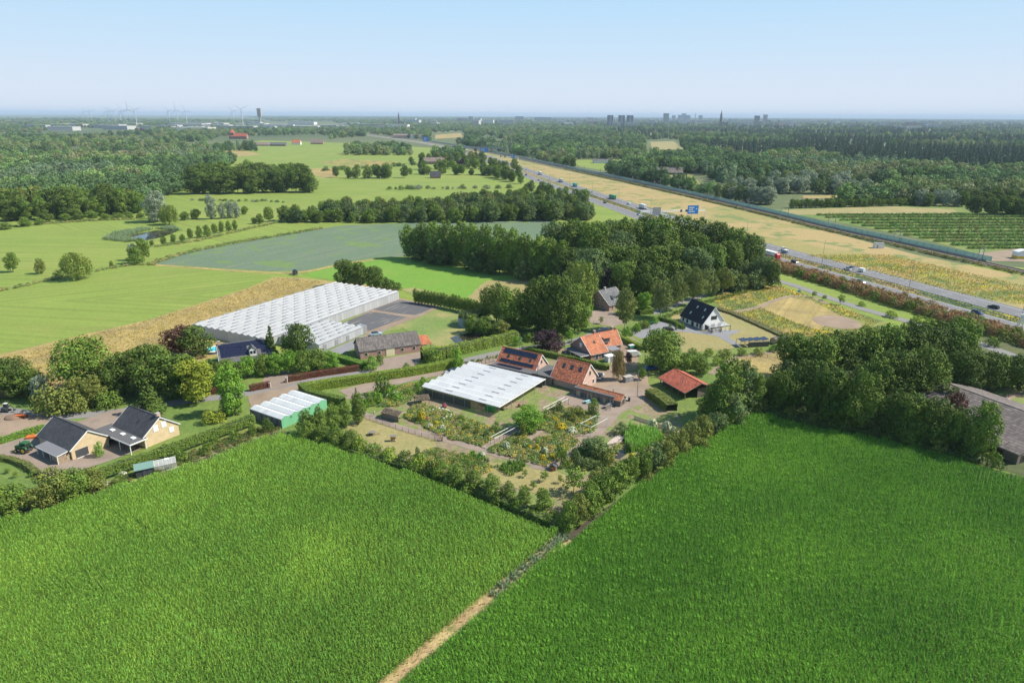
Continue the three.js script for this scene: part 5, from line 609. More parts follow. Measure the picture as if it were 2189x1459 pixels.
// ---------------------------------------------------------------- the two yellow brick buildings on the left
{
  const t = gable('brick_garage', 'yellow brick garage with a steep dark tiled roof and grey door', { A: [-106.5, -148], ang: -148.5, L: 15.4, W: 8.9, e: 2.9, r: 6.2, wall: B.yellow, roof: 'black', cat: 'garage', tile: { tw: 0.33, th: 0.42, wave: 0.03 } });
  const d = part('garage_door', bx(0.12, 2.25, 2.95), M.steel, t, -0.05, 1.14, 2.35); for (let i = 0; i < 4; i++) part('door_panel', bx(0.06, 0.5, 2.85), M.anth, d, -0.06, -0.82 + i * 0.55, 0); part('sill', bx(0.3, 0.05, 3), M.white, t, -0.2, 0.16, 2.35);
  const roof = part('lean_to_roof', bx(10, 0.12, 3.2).rotateX(-0.13), std([0.17, 0.17, 0.18], 0.8), t, 5.4, 2.5, -1.6); part('fascia', bx(10, 0.2, 0.06), M.white, roof, 0, -0.25, -1.6); for (const x of [0.6, 4, 7.4, 10.2]) part('post', bx(0.14, 2.3, 0.14), M.white, t, x, 1.15, -3); part('end_frame', bx(0.1, 0.2, 3.1).rotateX(-0.13), M.white, t, 0.4, 2.4, -1.55);
  const R = rng(8), g = cached('log', () => { const c = new THREE.CylinderGeometry(0.13, 0.13, 0.45, 7); c.rotateZ(Math.PI / 2); return c; });
  const wood = thing('firewood_stack', 'split firewood stacked under the garage lean-to', 'firewood', null); wood.position.copy(t.position); wood.rotation.copy(t.rotation); { const a = []; for (let y = 0; y < 7; y++) for (let z = 0; z < 10; z++) { const c = g.clone(); const s = 0.8 + 0.4 * R(); c.scale(1, s, s); c.translate(0.75 + (R() - 0.5) * 0.1, 0.28 + y * 0.26, -2.8 + z * 0.27); a.push(c); } for (let y = 0; y < 6; y++) for (let x = 0; x < 9; x++) { const c = g.clone(); c.rotateY(Math.PI / 2); c.translate(1.2 + x * 0.27, 0.28 + y * 0.26, -2.7 + (R() - 0.5) * 0.1); a.push(c); } const m = part('split_logs', merge(a), M.paleWood, wood); m.userData.kind = 'stuff'; }
  const h = gable('brick_house', 'yellow brick house with a dark tiled roof and white roller shutters', { A: [-92.1, -154.4], ang: -148.1, L: 13.3, W: 9.3, e: 3.3, r: 6.8, wall: B.yellow, roof: 'black', tile: { tw: 0.33, th: 0.42, wave: 0.03 } });
  chimney(h, 0.9, 4.9, 6.6, 1.6, 0.9, B.pale); for (const [z, y, hh] of [[3.3, 4.2, 1.5], [5.5, 4.5, 1.4], [7.3, 2.3, 1.3]]) win(h, 'l', z, y, 1.1, hh, { pane: M.white }); roofWindow(h, 0, 6, 2.8, 0.6, 0.9); part('vent_pipe', cyl(0.06, 0.06, 0.9), M.darkSteel, h, 4.8, 4.9, 2.6);
  const l = thing('flat_roofed_link', 'flat grey roofed carport linking garage and brick house', 'carport', null); l.position.copy(t.position); l.rotation.copy(t.rotation); part('roof', bx(16, 0.28, 4.5), M.felt, l, -1.8, 2.86, 11.1); part('fascia', bx(0.08, 0.34, 4.6), M.white, l, -9.85, 2.84, 11.1); part('fascia', bx(8.2, 0.34, 0.08), M.white, l, -5.6, 2.84, 8.82); for (const [x, z] of [[1.9, 11.2], [-2.6, 11.3], [-7, 11.4]]) { const s = part('skylight', bx(1.3, 0.22, 0.9), M.white, l, x, 3.1, z); part('dome', bx(1.05, 0.1, 0.65), M.clear, s, 0, 0.14, 0); } for (const [x, z] of [[-9.5, 9], [-9.5, 12.9], [-4.8, 9]]) part('post', bx(0.16, 2.75, 0.16), M.white, l, x, 1.38, z); part('back_wall', bx(0.2, 2.7, 4), B.yellow, l, 3, 1.4, 11);
  const w = std([0.3, 0.2, 0.15], 0.8); for (const [x, z, s] of [[-6.8, 10.6, 1], [-3.4, 11.4, 0.9]]) { const f = thing('garden_table', s === 1 ? 'wooden table under the front of the carport' : 'smaller wooden table deeper under the carport', 'table', null); f.position.set(x, 0, z).applyAxisAngle(new THREE.Vector3(0, 1, 0), t.rotation.y).add(t.position); f.rotation.y = t.rotation.y; part('top', bx(1.8 * s, 0.06, 0.9), w, f, 0, 0.75, 0); for (const a of [-0.75, 0.75]) for (const b of [-0.35, 0.35]) part('leg', bx(0.07, 0.6, 0.07), w, f, a * s, 0.44, b); }
}
// ---------------------------------------------------------------- house with solar panels
{
  const t = gable('solar_panel_house', 'bungalow with a dark roof full of solar panels and white dormer', { A: [-80.3, -217.8], ang: 152.2, L: 17.3, W: 11, e: 2.7, r: 7.2, wall: B.pale, roof: 'grey', tile: { tw: 0.3, th: 0.5, wave: 0.05 }, hip: 2.6 });
  panels(t, 0, 3.6, 0.35, 13, 1, 1.05, 1.75); panels(t, 0, 8.6, 2.15, 8, 2, 1.05, 1.75); panels(t, 0, 2.1, 2.15, 4, 1, 1.05, 1.75); panels(t, 0, 1.2, 3.9, 3, 1, 1.05, 1.75);
  const d = part('dormer', bx(2.1, 2.1, 3.4), M.white, t, 6.8, 4.3, 2.2); part('dormer_roof', beam([-1.35, 0.8, 0], [0, 2.1, 0], 3.7, 0.1), std(TILE.grey[0], 0.8), d); part('dormer_roof', beam([1.35, 0.8, 0], [0, 2.1, 0], 3.7, 0.1), std(TILE.grey[0], 0.8), d); const gs = new THREE.ExtrudeGeometry(new THREE.Shape([new THREE.Vector2(-1.05, 1.0), new THREE.Vector2(1.05, 1.0), new THREE.Vector2(0, 2.0)]), { depth: 3.3, bevelEnabled: false }); gs.translate(0, 0, -1.65); part('dormer_gable', gs, M.white, d); for (const x of [-0.5, 0.5]) part('pane', bx(0.75, 1, 0.06), M.glass, d, x, 0.2, -1.72);
  chimney(t, 16.6, 5.5, 7.2, 1.6, 0.9, B.pale); for (const x of [2.5, 5, 9, 12, 15]) win(t, 'f', x, 1.5, 1.4, 1.3, { bars: 2 });
  const p = thing('swimming_pool', 'small turquoise swimming pool beside the solar-panel house', 'pool', null), [x, z] = [-105.4,-228.3]; p.position.set(x, 0, z); part('rim', new THREE.TorusGeometry(3.2, 0.3, 6, 28).rotateX(Math.PI / 2), M.white, p, 0, 0.9, 0); part('side', new THREE.CylinderGeometry(3.2, 3.2, 0.9, 28, 1, true), M.blue, p, 0, 0.5, 0); part('water', new THREE.CylinderGeometry(3.15, 3.15, 0.05, 28), new THREE.MeshPhysicalMaterial({ color: new THREE.Color().setRGB(0.02, 0.5, 0.6), roughness: 0.05 }), p, 0, 0.75, 0);
}
// ---------------------------------------------------------------- brick barn
{
  const t = gable('brick_barn', 'long pink brick barn with a grey corrugated roof and cream door', { A: [-32.6, -229.2], ang: 155.2, L: 21.3, W: 9.4, e: 3.2, r: 6.3, wall: B.pink, roof: 'sheet', cat: 'barn', ov: 0.25, trim: M.greyWood, tile: { tw: 0.24, th: 1.2, wave: 0.06 } });
  part('barn_door', bx(3, 2.9, 0.14), M.cream, t, 10.8, 1.5, -0.04); for (const x of [2.3, 6.5, 14.7, 19.3]) win(t, 'f', x, 1.75, 1, 1, { frame: M.cream }); for (const z of [2.4, 6.8]) win(t, 'r', z, 1.7, 0.9, 1.3, {}); win(t, 'r', 4.6, 4.3, 0.7, 0.8, {});
  const s = thing('open_tiled_shelter', 'small open shelter with an orange tiled roof beside the brick barn', 'shelter', null); s.position.copy(t.position); s.rotation.copy(t.rotation); const P = (x, d, n) => [-4.4 + x, 4.1 - d * 0.28 + n, 6 - d]; const r0 = part('roof', tiles(P, 4, 6, TILE.orange, {}), tileMat, s); r0.userData.kind = 'stuff'; part('back_wall', bx(3.6, 3.6, 0.15), B.boards, s, -2.3, 1.8, 5.6); for (const x of [-4.1, -0.7]) part('post', bx(0.16, 2.4, 0.16), M.wood, s, x, 1.2, 0.5);
}
// ---------------------------------------------------------------- greenhouses
function glassRoof(t, z0, L, e, rise, seed, pal, step = 1.6, span = 3.2, gm = chalk) {
  const R = rng(seed), s = new Tris(); for (const k of [0, 1]) { const za = z0 + (k ? span : 0), zm = z0 + span / 2; for (let i = 0; i < L / step; i++) { const x0 = i * step, x1 = Math.min(L, x0 + step) - 0.05, v = 0.9 + 0.12 * R() + (R() < 0.04 ? -0.12 : 0), c = pal.map((q) => q * v), f = (x, u) => [x, e + rise * u, za + (zm - za) * u]; s.quad(f(x0, 0.02), f(x1, 0.02), f(x1, 1), f(x0, 1), c); s.quad(f(x1, 0.0), f(x1 + 0.05, 0.0), f(x1 + 0.05, 1), f(x1, 1), gm === chalkWhite ? [0.55, 0.56, 0.57] : [0.3, 0.31, 0.32]); } }
  return part('roof_span', s.geo(), gm, t);
}
const chalkWhite = new THREE.MeshPhysicalMaterial({ color: 0xffffff, vertexColors: true, roughness: 0.8, transmission: 0.3, thickness: 0, side: THREE.DoubleSide });
const chalk = new THREE.MeshPhysicalMaterial({ color: 0xffffff, vertexColors: true, roughness: 0.85, transmission: 0.5, thickness: 0, side: THREE.DoubleSide });
function greenhouse(name, label, A, ang, L, spans, e, seed, { rise = 0.62, sides = [1, 1, 1, 1], pal = [0.62, 0.635, 0.655], vents = true, wallMat, roofMat, ventStep = 6.4 } = {}) {
  const t = thing(name, label, 'greenhouse', null), W = spans * 3.2; t.position.set(A[0], 0, A[1]); t.rotation.y = -THREE.MathUtils.degToRad(ang); const vg = cached('vent', () => bx(2.9, 0.05, 0.85)), vs = cached('ventside', () => bx(2.9, 0.26, 0.03));
  const R = rng(seed + 50), pane = (n, L2, h, put) => { const s = new Tris(); for (let i = 0; i < n; i++) { const v = 0.85 + 0.25 * R(), x0 = (i * L2) / n, x1 = ((i + 1) * L2) / n - 0.08; s.quad(put(x0, 0.3), put(x1, 0.3), put(x1, h), put(x0, h), pal.map((q) => q * v)); s.quad(put(x1, 0.05), put(x1 + 0.08, 0.05), put(x1 + 0.08, h), put(x1, h), [0.35, 0.36, 0.37]); s.quad(put(x0, 0.05), put(x1, 0.05), put(x1, 0.3), put(x0, 0.3), [0.3, 0.29, 0.28]); } return s.geo(); };
  for (let k = 0; k < spans; k++) {
    glassRoof(t, k * 3.2, L, e, rise, seed + k, pal, 1.6, 3.2, roofMat ?? chalk); part('gutter', bx(L, 0.14, 0.22), M.steel, t, L / 2, e + 0.02, k * 3.2);
    if (vents) for (let i = 0; i < L / ventStep - 0.6; i++) { const m = part('roof_vent', vg, M.chalkVent, t, 2.6 + i * ventStep + (k % 2) * ventStep * 0.5, e + rise * 0.86 + 0.1, k * 3.2 + 0.95); m.rotation.x = -0.16; part('vent_gap', vs, M.darkSteel, m, 0, -0.12, -0.42); }
  }
  part('gutter', bx(L, 0.14, 0.22), M.steel, t, L / 2, e + 0.02, W);
  const wm = wallMat ?? chalk; if (sides[0]) part('side_wall', pane(Math.round(L / 1.6), L, e, (x, y) => [x, y, 0]), wm, t); if (sides[1]) part('side_wall', pane(Math.round(L / 1.6), L, e, (x, y) => [x, y, W]), wm, t);
  for (const [on, x] of [[sides[2], 0], [sides[3], L]]) if (on) for (let k = 0; k < spans; k++) { const s = new Tris(), z = k * 3.2, v = 0.85 + 0.2 * R(), c = pal.map((q) => q * v * 0.92); s.quad([x, 0.05, z], [x, 0.05, z + 3.16], [x, e, z + 3.16], [x, e, z], c); s.tri([x, e, z], [x, e, z + 3.2], [x, e + rise, z + 1.6], c); s.quad([x, 0.05, z + 3.16], [x, 0.05, z + 3.2], [x, e, z + 3.2], [x, e, z + 3.16], [0.3, 0.3, 0.3]); part('end_wall', s.geo(), wm, t); }
  return t;
}
M.chalkVent = std([0.36, 0.375, 0.4], 0.5);
const gA = [-122.1, -248.6]; greenhouse('large_greenhouse', 'very large white multi-span greenhouse beside the dry grass strip', gA, -62.3, 78.9, 12, 3.7, 10);
{ const g = greenhouse('small_greenhouse', 'smaller white glasshouse in front of the large greenhouse', [gA[0] + 0.465 * 6.2 + 0.885 * 38.7, gA[1] - 0.885 * 6.2 + 0.465 * 38.7], -62.3, 24, 6, 3, 90, { pal: [0.58, 0.595, 0.62], ventStep: 4.8 }); for (const x of [3, 9, 15]) part('door', bx(1.6, 2.2, 0.08), M.steel, g, x, 1.2, 19.26); part('office_block', bx(3, 2.9, 3), M.steel, g, 25.6, 1.5, 17); }
greenhouse('green_end_shed', 'five-span shed with pale roofs and bright green end wall', [-61.5, -165.9], -147.5, 12.9, 5, 2.7, 130, { vents: false, sides: [0, 1, 0, 1], pal: [0.7, 0.74, 0.76], roofMat: chalkWhite });
{ // its green gables and grey side
  const t = scene.children.find((o) => o.name === 'green_end_shed'); for (let k = 0; k < 5; k++) { const g = new THREE.ExtrudeGeometry(new THREE.Shape([new THREE.Vector2(0, 0), new THREE.Vector2(3.2, 0), new THREE.Vector2(3.2, 2.7), new THREE.Vector2(1.6, 3.3), new THREE.Vector2(0, 2.7)]), { depth: 0.08, bevelEnabled: false }); g.rotateY(-Math.PI / 2); part('green_end_wall', g, B.green, t, -0.06, 0, k * 3.2); if (k) part('downpipe', bx(0.12, 0.4, 0.2), M.black, t, -0.22, 2.5, k * 3.2); }
  part('side_wall', bx(12.8, 2.6, 0.08), B.greyBoards, t, 6.45, 1.35, 0.02); for (let i = 0; i < 7; i++) part('wall_post', bx(0.1, 2.7, 0.12), M.steel, t, 0.1 + i * 2.1, 1.35, -0.06);
}
{ // the white canopy over the nursery tables
  const t = thing('canopy_roof', 'wide open-sided canopy of eight white roof spans beside the garden', 'canopy', null), L = 27.8, e = 3.1, a = THREE.MathUtils.degToRad(-147.2); t.position.set(-3.5, 0, -173.9); t.rotation.y = -a;
  for (let k = 0; k < 8; k++) { glassRoof(t, k * 3.2, L, e, 0.75, 160 + k, [0.78, 0.79, 0.8], 3.5, 3.2, chalkWhite); part('gutter', bx(L, 0.12, 0.2), M.steel, t, L / 2, e - 0.04, k * 3.2); for (let i = 0; i < 2; i++) part('roof_vent', cached('vent2', () => bx(2.6, 0.03, 0.16)), M.steel, t, 6.2 + i * 12, e + 0.5, k * 3.2 + 0.95).rotation.x = -0.42; const s = new Tris(); s.tri([-0.02, e, k * 3.2], [-0.02, e, k * 3.2 + 3.2], [-0.02, e + 0.75, k * 3.2 + 1.6], [0.75, 0.75, 0.75]); s.tri([L + 0.02, e, k * 3.2], [L + 0.02, e, k * 3.2 + 3.2], [L + 0.02, e + 0.75, k * 3.2 + 1.6], [0.7, 0.7, 0.7]); part('gable_panel', s.geo(), chalk, t); }
  for (let k = 0; k <= 8; k += 2) for (let i = 0; i < 8; i++) part('post', cached('cpost', () => bx(0.1, 3.1, 0.1)), M.steel, t, 0.05 + i * 3.95, 1.55, k * 3.2);
  part('edge_beam', bx(0.12, 0.2, 25.6), M.white, t, -0.05, e - 0.02, 12.8); const hedgeM = B.greyBoards; part('front_screen', bx(17, 2.2, 0.06), M.netting ?? (M.netting = std([0.07, 0.075, 0.06], 0.95)), t, 18.5, 1.3, 0.2); part('back_screen', bx(26, 2.6, 0.06), M.netting, t, 14, 1.4, 25.4);
  const R = rng(5), tb = []; for (const [x, z, c, n] of [[4.5, 2.2, M.green, 'green pond-liner tank standing under the canopy front'], [2.2, 5, M.wood, 'wooden potting table under the canopy corner'], [8, 4.5, M.greyWood, 'grey plant bench under the canopy'], [13, 6, M.wood, 'long brown plant bench under the canopy']]) { const f = thing('nursery_bench', n, 'bench', null); f.position.set(x, 0, z).applyAxisAngle(new THREE.Vector3(0, 1, 0), t.rotation.y).add(t.position); f.rotation.y = t.rotation.y; part('top', bx(2.6, c === M.green ? 1.5 : 0.1, 1.3), c, f, 0, c === M.green ? 0.95 : 0.85, 0); for (const a2 of [-1.1, 1.1]) for (const b2 of [-0.5, 0.5]) part('leg', bx(0.08, 0.75, 0.08), M.steel, f, a2, 0.4, b2); }
}
// ---------------------------------------------------------------- orange-roofed farm
{
  const t = gable('solar_barn', 'orange tiled barn with dark solar panels across its roof', { A: [7.5, -203.5], ang: -147.6, L: 14.8, W: 7.6, e: 3, r: 7, wall: B.pale, roof: 'mixed', cat: 'barn', trim: M.white });
  panels(t, 0, 1.4, 0.3, 12, 1, 1.05, 1.7); panels(t, 0, 1.4, 4.1, 12, 1, 1.05, 1.1); for (const x of [3.2, 7.2, 11.6]) roofWindow(t, 0, x, 2.9, 0.6, 1.2); win(t, 'l', 3.8, 4.6, 0.8, 0.9, { frame: M.wood });
  const l = thing('flat_roofed_annexe', 'dark flat roofed annexe below the solar barn', 'annexe', null); l.position.copy(t.position); l.rotation.copy(t.rotation); part('roof', bx(15.4, 0.25, 3.4), M.felt, l, 7.2, 2.75, -1.9); part('wall', bx(15, 2.6, 3), B.boards, l, 7.2, 1.3, -1.8); part('roof', bx(7, 0.25, 9.6), M.felt, l, -4.1, 2.7, 2.1); part('wall', bx(6.6, 2.55, 9), B.boards, l, -4.1, 1.28, 2.1); part('flue', cyl(0.16, 0.16, 3.2), M.steel, l, -2.2, 2.7, -2.2); panels(Object.assign(l, { sl: [{ P: (x, d, n) => [x, 2.86 + n, -d], th: 0.06 }] }), 0, 4, 0.8, 9, 1, 1.05, 1.7);
  const h = gable('orange_farmhouse', 'pink brick farm building with a large orange tiled roof and three skylights', { A: [21.4, -192.5], ang: -144.5, L: 11, W: 8.8, e: 3.2, r: 7.7, wall: B.pale, roof: 'mixed', ov: 0.9 });
  for (const x of [2.6, 5.6, 8.4]) roofWindow(h, 0, x, 2.4, 0.8, 1.3); win(h, 'l', 4.6, 4.8, 0.8, 1.1, { frame: M.wood }); win(h, 'l', 6.8, 1.5, 1.1, 1.2, {}); win(h, 'l', 2, 1.5, 1.1, 1.2, {});
  const x = gable('orange_low_wing', 'low orange tiled wing with timber walls running to the yard', { A: [21.4 + 0.8141 * 0.1 , -192.5 + 0.58 * 0.1], ang: 35.5, L: 14.6, W: 3.4, e: 2.1, r: 3.3, wall: B.boards, roof: 'orange', cat: 'barn', ov: 0.3, trim: M.paleWood }); win(x, 'r', 1.7, 1.2, 1.6, 1.6, { frame: M.paleWood });
  const f = thing('timber_annexe', 'weathered timber annexe with a flat felt roof facing the garden', 'annexe', null); f.position.copy(h.position); f.rotation.copy(h.rotation); part('roof', bx(13.6, 0.2, 3.5), M.felt, f, -5.9, 2.62, -1.9); part('fascia', bx(13.7, 0.22, 0.06), M.greyWood, f, -5.9, 2.5, -3.66); const R = rng(3); for (let i = 0; i < 30; i++) part('plank', cached('plank', () => bx(0.42, 2.4, 0.07)), pick([M.wood, M.greyWood, M.darkSteel, M.paleWood, M.greyWood], R), f, -12.4 + i * 0.45, 1.22, -3.5 + (R() - 0.5) * 0.04); part('end_wall', bx(0.1, 2.4, 3.3), B.boards, f, -12.6, 1.22, -1.9); part('door', bx(0.08, 2, 1), M.steel, f, -12.7, 1.05, -2.4); part('flue', cyl(0.1, 0.1, 1.3), M.darkSteel, f, -10.8, 2.6, -0.7); part('skirting', bx(13.4, 0.3, 3.2), M.concrete, f, -5.9, 0.16, -1.9);
}
{ // south house
  const o = { wall: B.red, roof: 'orange' }, t = gable('orange_roofed_house', 'red brick house with a long orange tiled roof and two chimneys', { A: [33.1, -223.1], ang: 150, L: 7.1, W: 12.2, e: 2.8, r: 7.2, ...o }); win(t, 'r', 6, 4.3, 1.2, 1.3, { pane: M.white }); chimney(t, 0.3, 7.6, 7, 1.6, 0.7); roofWindow(t, 0, 3.6, 3.2, 0.6, 0.9); for (const x of [2, 4.6]) win(t, 'f', x, 1.4, 1.2, 1.8, { bars: 2 });
  const w = gable('house_rear_wing', 'rear wing of the orange-roofed house with a box dormer', { A: [41.5 - 2.2, -227.9 - 3.8], ang: 150, L: 9.6, W: 7.4, e: 3, r: 7.0, ridgeZ: 3, ...o }); w.position.set(33.1 + 0.866 * 9.3 - 0.5 * 4.2, 0, -223.1 - 0.5 * 9.3 - 0.866 * 4.2); chimney(w, 1.2, 4, 7, 1.6, 0.8); const d = part('dormer', bx(2.6, 1.7, 2.2), M.greyWood, w, 6.6, 5, 0.9); part('dormer_roof', bx(3, 0.12, 2.7), std(TILE.orange[0], 0.8), d, 0, 0.9, -0.1); part('pane', bx(2.1, 0.9, 0.06), M.glass, d, 0, 0.1, -1.13); win(w, 'f', 2, 1.5, 1.2, 1.2, { bars: 2 });
  const v = thing('veranda', 'grey flat veranda roof on posts at the gable of the south house', 'veranda', null); v.position.copy(t.position); v.rotation.copy(t.rotation); part('roof', bx(4, 0.14, 10), M.felt, v, 9.3, 2.5, 5.2).rotation.z = -0.03; part('fascia', bx(4, 0.2, 0.08), M.white, v, 9.3, 2.4, 0.15); for (const z of [0.5, 3.5, 6.5, 9.6]) part('post', bx(0.12, 2.4, 0.12), M.white, v, 11.1, 1.2, z);
  const c = thing('glazed_annexe', 'grey roofed glazed annexe in the corner of the south house', 'annexe', null); c.position.copy(t.position); c.rotation.copy(t.rotation); part('roof', bx(4.2, 0.15, 4.6), M.steel, c, -3.2, 2.75, 1.6); part('wall', bx(3.9, 2.5, 4.2), M.cream, c, -3.2, 1.35, 1.6); for (let i = 0; i < 4; i++) part('window_pane', bx(0.8, 1.5, 0.06), M.glass, c, -4.6 + i * 0.95, 1.5, -0.55);
  const s = thing('white_shed', 'small white shed before the south house', 'shed', null); s.position.copy(t.position); s.rotation.copy(t.rotation); part('wall', bx(2.9, 2, 2.3), M.paint, s, 1.1, 1.05, -2.7); part('roof', bx(3.2, 0.14, 2.6), M.white, s, 1.1, 2.12, -2.7); part('door', bx(0.9, 1.7, 0.06), M.steel, s, 1.1, 0.95, -3.88);
}
{ // grey-roofed house
  const t = gable('grey_roofed_house', 'brick house with a steep grey roof and white dormer behind the drive', { A: [49.8, -289.4], ang: 140, L: 10.6, W: 13, e: 2.9, r: 8, wall: B.pink, roof: 'grey', tile: { tw: 0.3, th: 0.36, wave: 0.02 } }); chimney(t, 6.8, 6.5, 8, 1.5, 0.8, M.concrete); const d = part('dormer', bx(2.2, 1.5, 2.4), M.white, t, 5.4, 4.9, 2.4); part('dormer_roof', bx(2.5, 0.12, 2.8), std(TILE.grey[0]), d, 0, 0.8, -0.1); for (const x of [-0.5, 0.5]) part('pane', bx(0.7, 0.9, 0.06), M.glass, d, x, 0, -1.23); for (const x of [1.6, 4, 6, 8.6]) win(t, 'f', x, 1.5, 1.2, 1.4, { bars: 2 }); for (const z of [3.6, 6]) { win(t, 'r', z, 4.2, 0.9, 1.2, { bars: 2 }); win(t, 'r', z, 1.5, 0.9, 1.2, { bars: 2 }); }
  const h = gable('woodside_house', 'low brick house with a brown roof at the edge of the central wood', { A: [116.6,-347.6], ang: -148, L: 14, W: 9, e: 2.9, r: 6.4, wall: B.pink, roof: 'brown' }); win(h, 'l', 3, 1.5, 0.9, 1.6, { pane: M.white }); win(h, 'l', 5.8, 1.5, 0.9, 1.6, { pane: M.white }); panels(h, 0, 6, 0.8, 5, 2, 1.05, 1.7); roofWindow(h, 0, 3, 3, 0.7, 0.9);
}
{ // white house
  const t = gable('white_house', 'white rendered house with a steep black roof and glass veranda', { A: [74.8, -255.7], ang: -114.2, L: 14, W: 10.2, e: 2.9, r: 8.9, wall: B.white, roof: 'slate', mat: slateMat, tile: { tw: 0.6, th: 0.3, wave: 0 } });
  for (const [x, d] of [[4, 2.4], [8.6, 2.4], [2.4, 5.6], [10, 5.6]]) { const m = onSlope(t, 0, 'roof_window', cached('rww', () => bx(0.72, 0.12, 1.2)), M.steel, x, d, 0.05); part('pane', cached('rwwp', () => bx(0.6, 0.15, 1.05)), M.paint, m); }
  win(t, 'l', 5.1, 4.7, 2.6, 1.3, { frame: M.anth, bars: 3 }); for (const z of [2, 5, 8.2]) win(t, 'l', z, 1.3, 1.6, 2.1, { frame: M.anth, bars: 2 }); for (const x of [1.4, 3.4, 9.6, 12.2]) win(t, 'f', x, 1.6, 0.9, 1.7, { frame: M.anth }); part('front_door', bx(1.5, 2.4, 0.1), M.anth, t, 6.3, 1.35, -0.05); part('plinth', bx(14.04, 0.3, 10.24), M.anth, t, 7, 0.15, 5.1);
  const v = thing('glass_veranda', 'glass veranda on dark posts at the gable of the white house', 'veranda', null); v.position.copy(t.position); v.rotation.copy(t.rotation); for (let i = 0; i < 8; i++) { part('roof_pane', bx(4.6, 0.03, 1.05).rotateZ(0.09), M.clear, v, -2.5, 2.62, 0.9 + i * 1.16); part('rafter', bx(4.6, 0.1, 0.06).rotateZ(0.09), M.anth, v, -2.5, 2.58, 0.3 + i * 1.16); } part('gutter_beam', bx(0.16, 0.2, 9.4), M.anth, v, -4.8, 2.36, 4.9); for (const z of [0.3, 4.9, 9.5]) part('post', bx(0.14, 2.4, 0.14), M.anth, v, -4.8, 1.2, z); for (const z of [1.7, 3.2, 6.1, 8]) part('screen_pane', bx(0.03, 2, 1.3), M.clear, v, -4.8, 1.25, z);
  const pl = (dx, dz) => new THREE.Vector3(dx, 0, dz).applyAxisAngle(new THREE.Vector3(0, 1, 0), t.rotation.y).add(t.position); for (const [dx, dz, lab] of [[-2.4, 5.6, 'grey dining table under the glass veranda'], [-2.6, 2.4, 'grey lounge table under the glass veranda']]) { const f = thing('veranda_table', lab, 'table', null); f.position.copy(pl(dx, dz)); f.rotation.y = t.rotation.y; part('top', bx(1, 0.06, 2), M.steel, f, 0, 0.74, 0); for (const a of [-0.4, 0.4]) for (const b of [-0.85, 0.85]) part('leg', bx(0.06, 0.55, 0.06), M.anth, f, a, 0.44, b); for (const b of [-0.6, 0.6]) for (const a of [-0.9, 0.9]) { const s = part('stool', bx(0.45, 0.07, 0.45), M.anth, f, a, 0.46, b); part('backrest', bx(0.06, 0.5, 0.45), M.anth, s, Math.sign(a) * 0.22, 0.28, 0); } }
  const s = thing('solar_carport', 'low timber shelter with four tilted solar rows on the lawn', 'carport', null); s.position.set(82.4, 0, -237.6); s.rotation.y = 0.17; for (let i = 0; i < 4; i++) { const r = part('solar_row', bx(2.4, 0.08, 3.2).rotateZ(0.16), M.solar, s, 1.8 + i * 2.7, 2.65, 1.2); part('row_frame', bx(2.5, 0.06, 3.3).rotateZ(0.16), M.steel, r, 0, -0.07, 0); } part('roof_beam', bx(11.2, 0.2, 0.12), M.paleWood, s, 5.6, 2.35, 2.9); part('roof_beam', bx(11.2, 0.2, 0.12), M.paleWood, s, 5.6, 2.35, -0.5); for (const x of [0.1, 3.6, 7.4, 11.1]) for (const z of [-0.5, 2.9]) part('post', bx(0.14, 2.3, 0.14), M.paleWood, s, x, 1.15, z); for (let i = 0; i < 12; i++) part('cladding_board', bx(0.66, 1.9, 0.06), M.anth, s, 3.4 + i * 0.68, 1.05, 2.97);
  for (const [x, z, lab] of [[97.5, -240.2, 'round barrel sauna with dark shell beside the solar shelter'], [101, -241, 'smaller wooden barrel hut beside the sauna']]) { const b = thing('barrel_hut', lab, 'hut', null); b.position.set(x, 0, z); b.rotation.y = -0.9; part('shell', new THREE.CylinderGeometry(1.25, 1.25, 3, 20, 1, true).rotateX(Math.PI / 2), M.solarBrown ?? (M.solarBrown = std([0.09, 0.06, 0.05], 0.6, { side: THREE.DoubleSide })), b, 0, 1.3, 0); for (const q of [-1.1, 1.4]) part('end_wall', new THREE.CircleGeometry(1.2, 20), M.paleWood, b, 0, 1.3, q); part('cradle', bx(1.6, 0.25, 2.6), M.wood, b, 0, 0.14, 0); }
}
{ // open shelter with red roof
  const t = gable('red_roofed_shelter', 'open timber shelter with a dark red tiled roof by the maize corner', { A: [51.2, -186.2], ang: -113.9, L: 13, W: 9.6, e: 2.7, r: 4.7, ridgeZ: 5.6, e2: 3, wall: B.boards, roof: 'dark', cat: 'shelter', open: true, trim: M.wood }); part('back_wall', bx(12.6, 3, 0.12), B.boards, t, 6.5, 1.5, 9.3); part('side_wall', bx(0.12, 2.8, 8), B.boards, t, 12.6, 1.4, 5.2); part('side_wall', bx(0.12, 3, 4.4), B.boards, t, 0.4, 1.5, 7); for (const x of [0.4, 3.4, 6.5, 9.6, 12.6]) { part('post', bx(0.18, 2.7, 0.18), M.wood, t, x, 1.35, 0.3); part('rafter_beam', beam([x, 2.6, 0.2], [x, 4.5, 5.6], 0.12, 0.18), M.wood, t); } part('flue', cyl(0.12, 0.12, 1.6), M.steel, t, 4.6, 3.2, 2.4);
  const m = gable('long_barn', 'huge low barn with a weathered grey roof beside the right grove', { A: [122.4, -147.8], ang: -113.2, L: 32, W: 32, e: 3, r: 7.4, wall: B.boards, roof: 'thatch', cat: 'barn', trim: M.greyWood, tile: { tw: 0.5, th: 1.1, wave: 0.03 } }); win(m, 'l', 4, 1.4, 5, 1.8, { frame: M.wood, pane: M.black, name: 'open_bay' }); win(m, 'f', 5, 1.5, 3, 1.4, { frame: M.wood, pane: M.black, name: 'open_bay' });
}
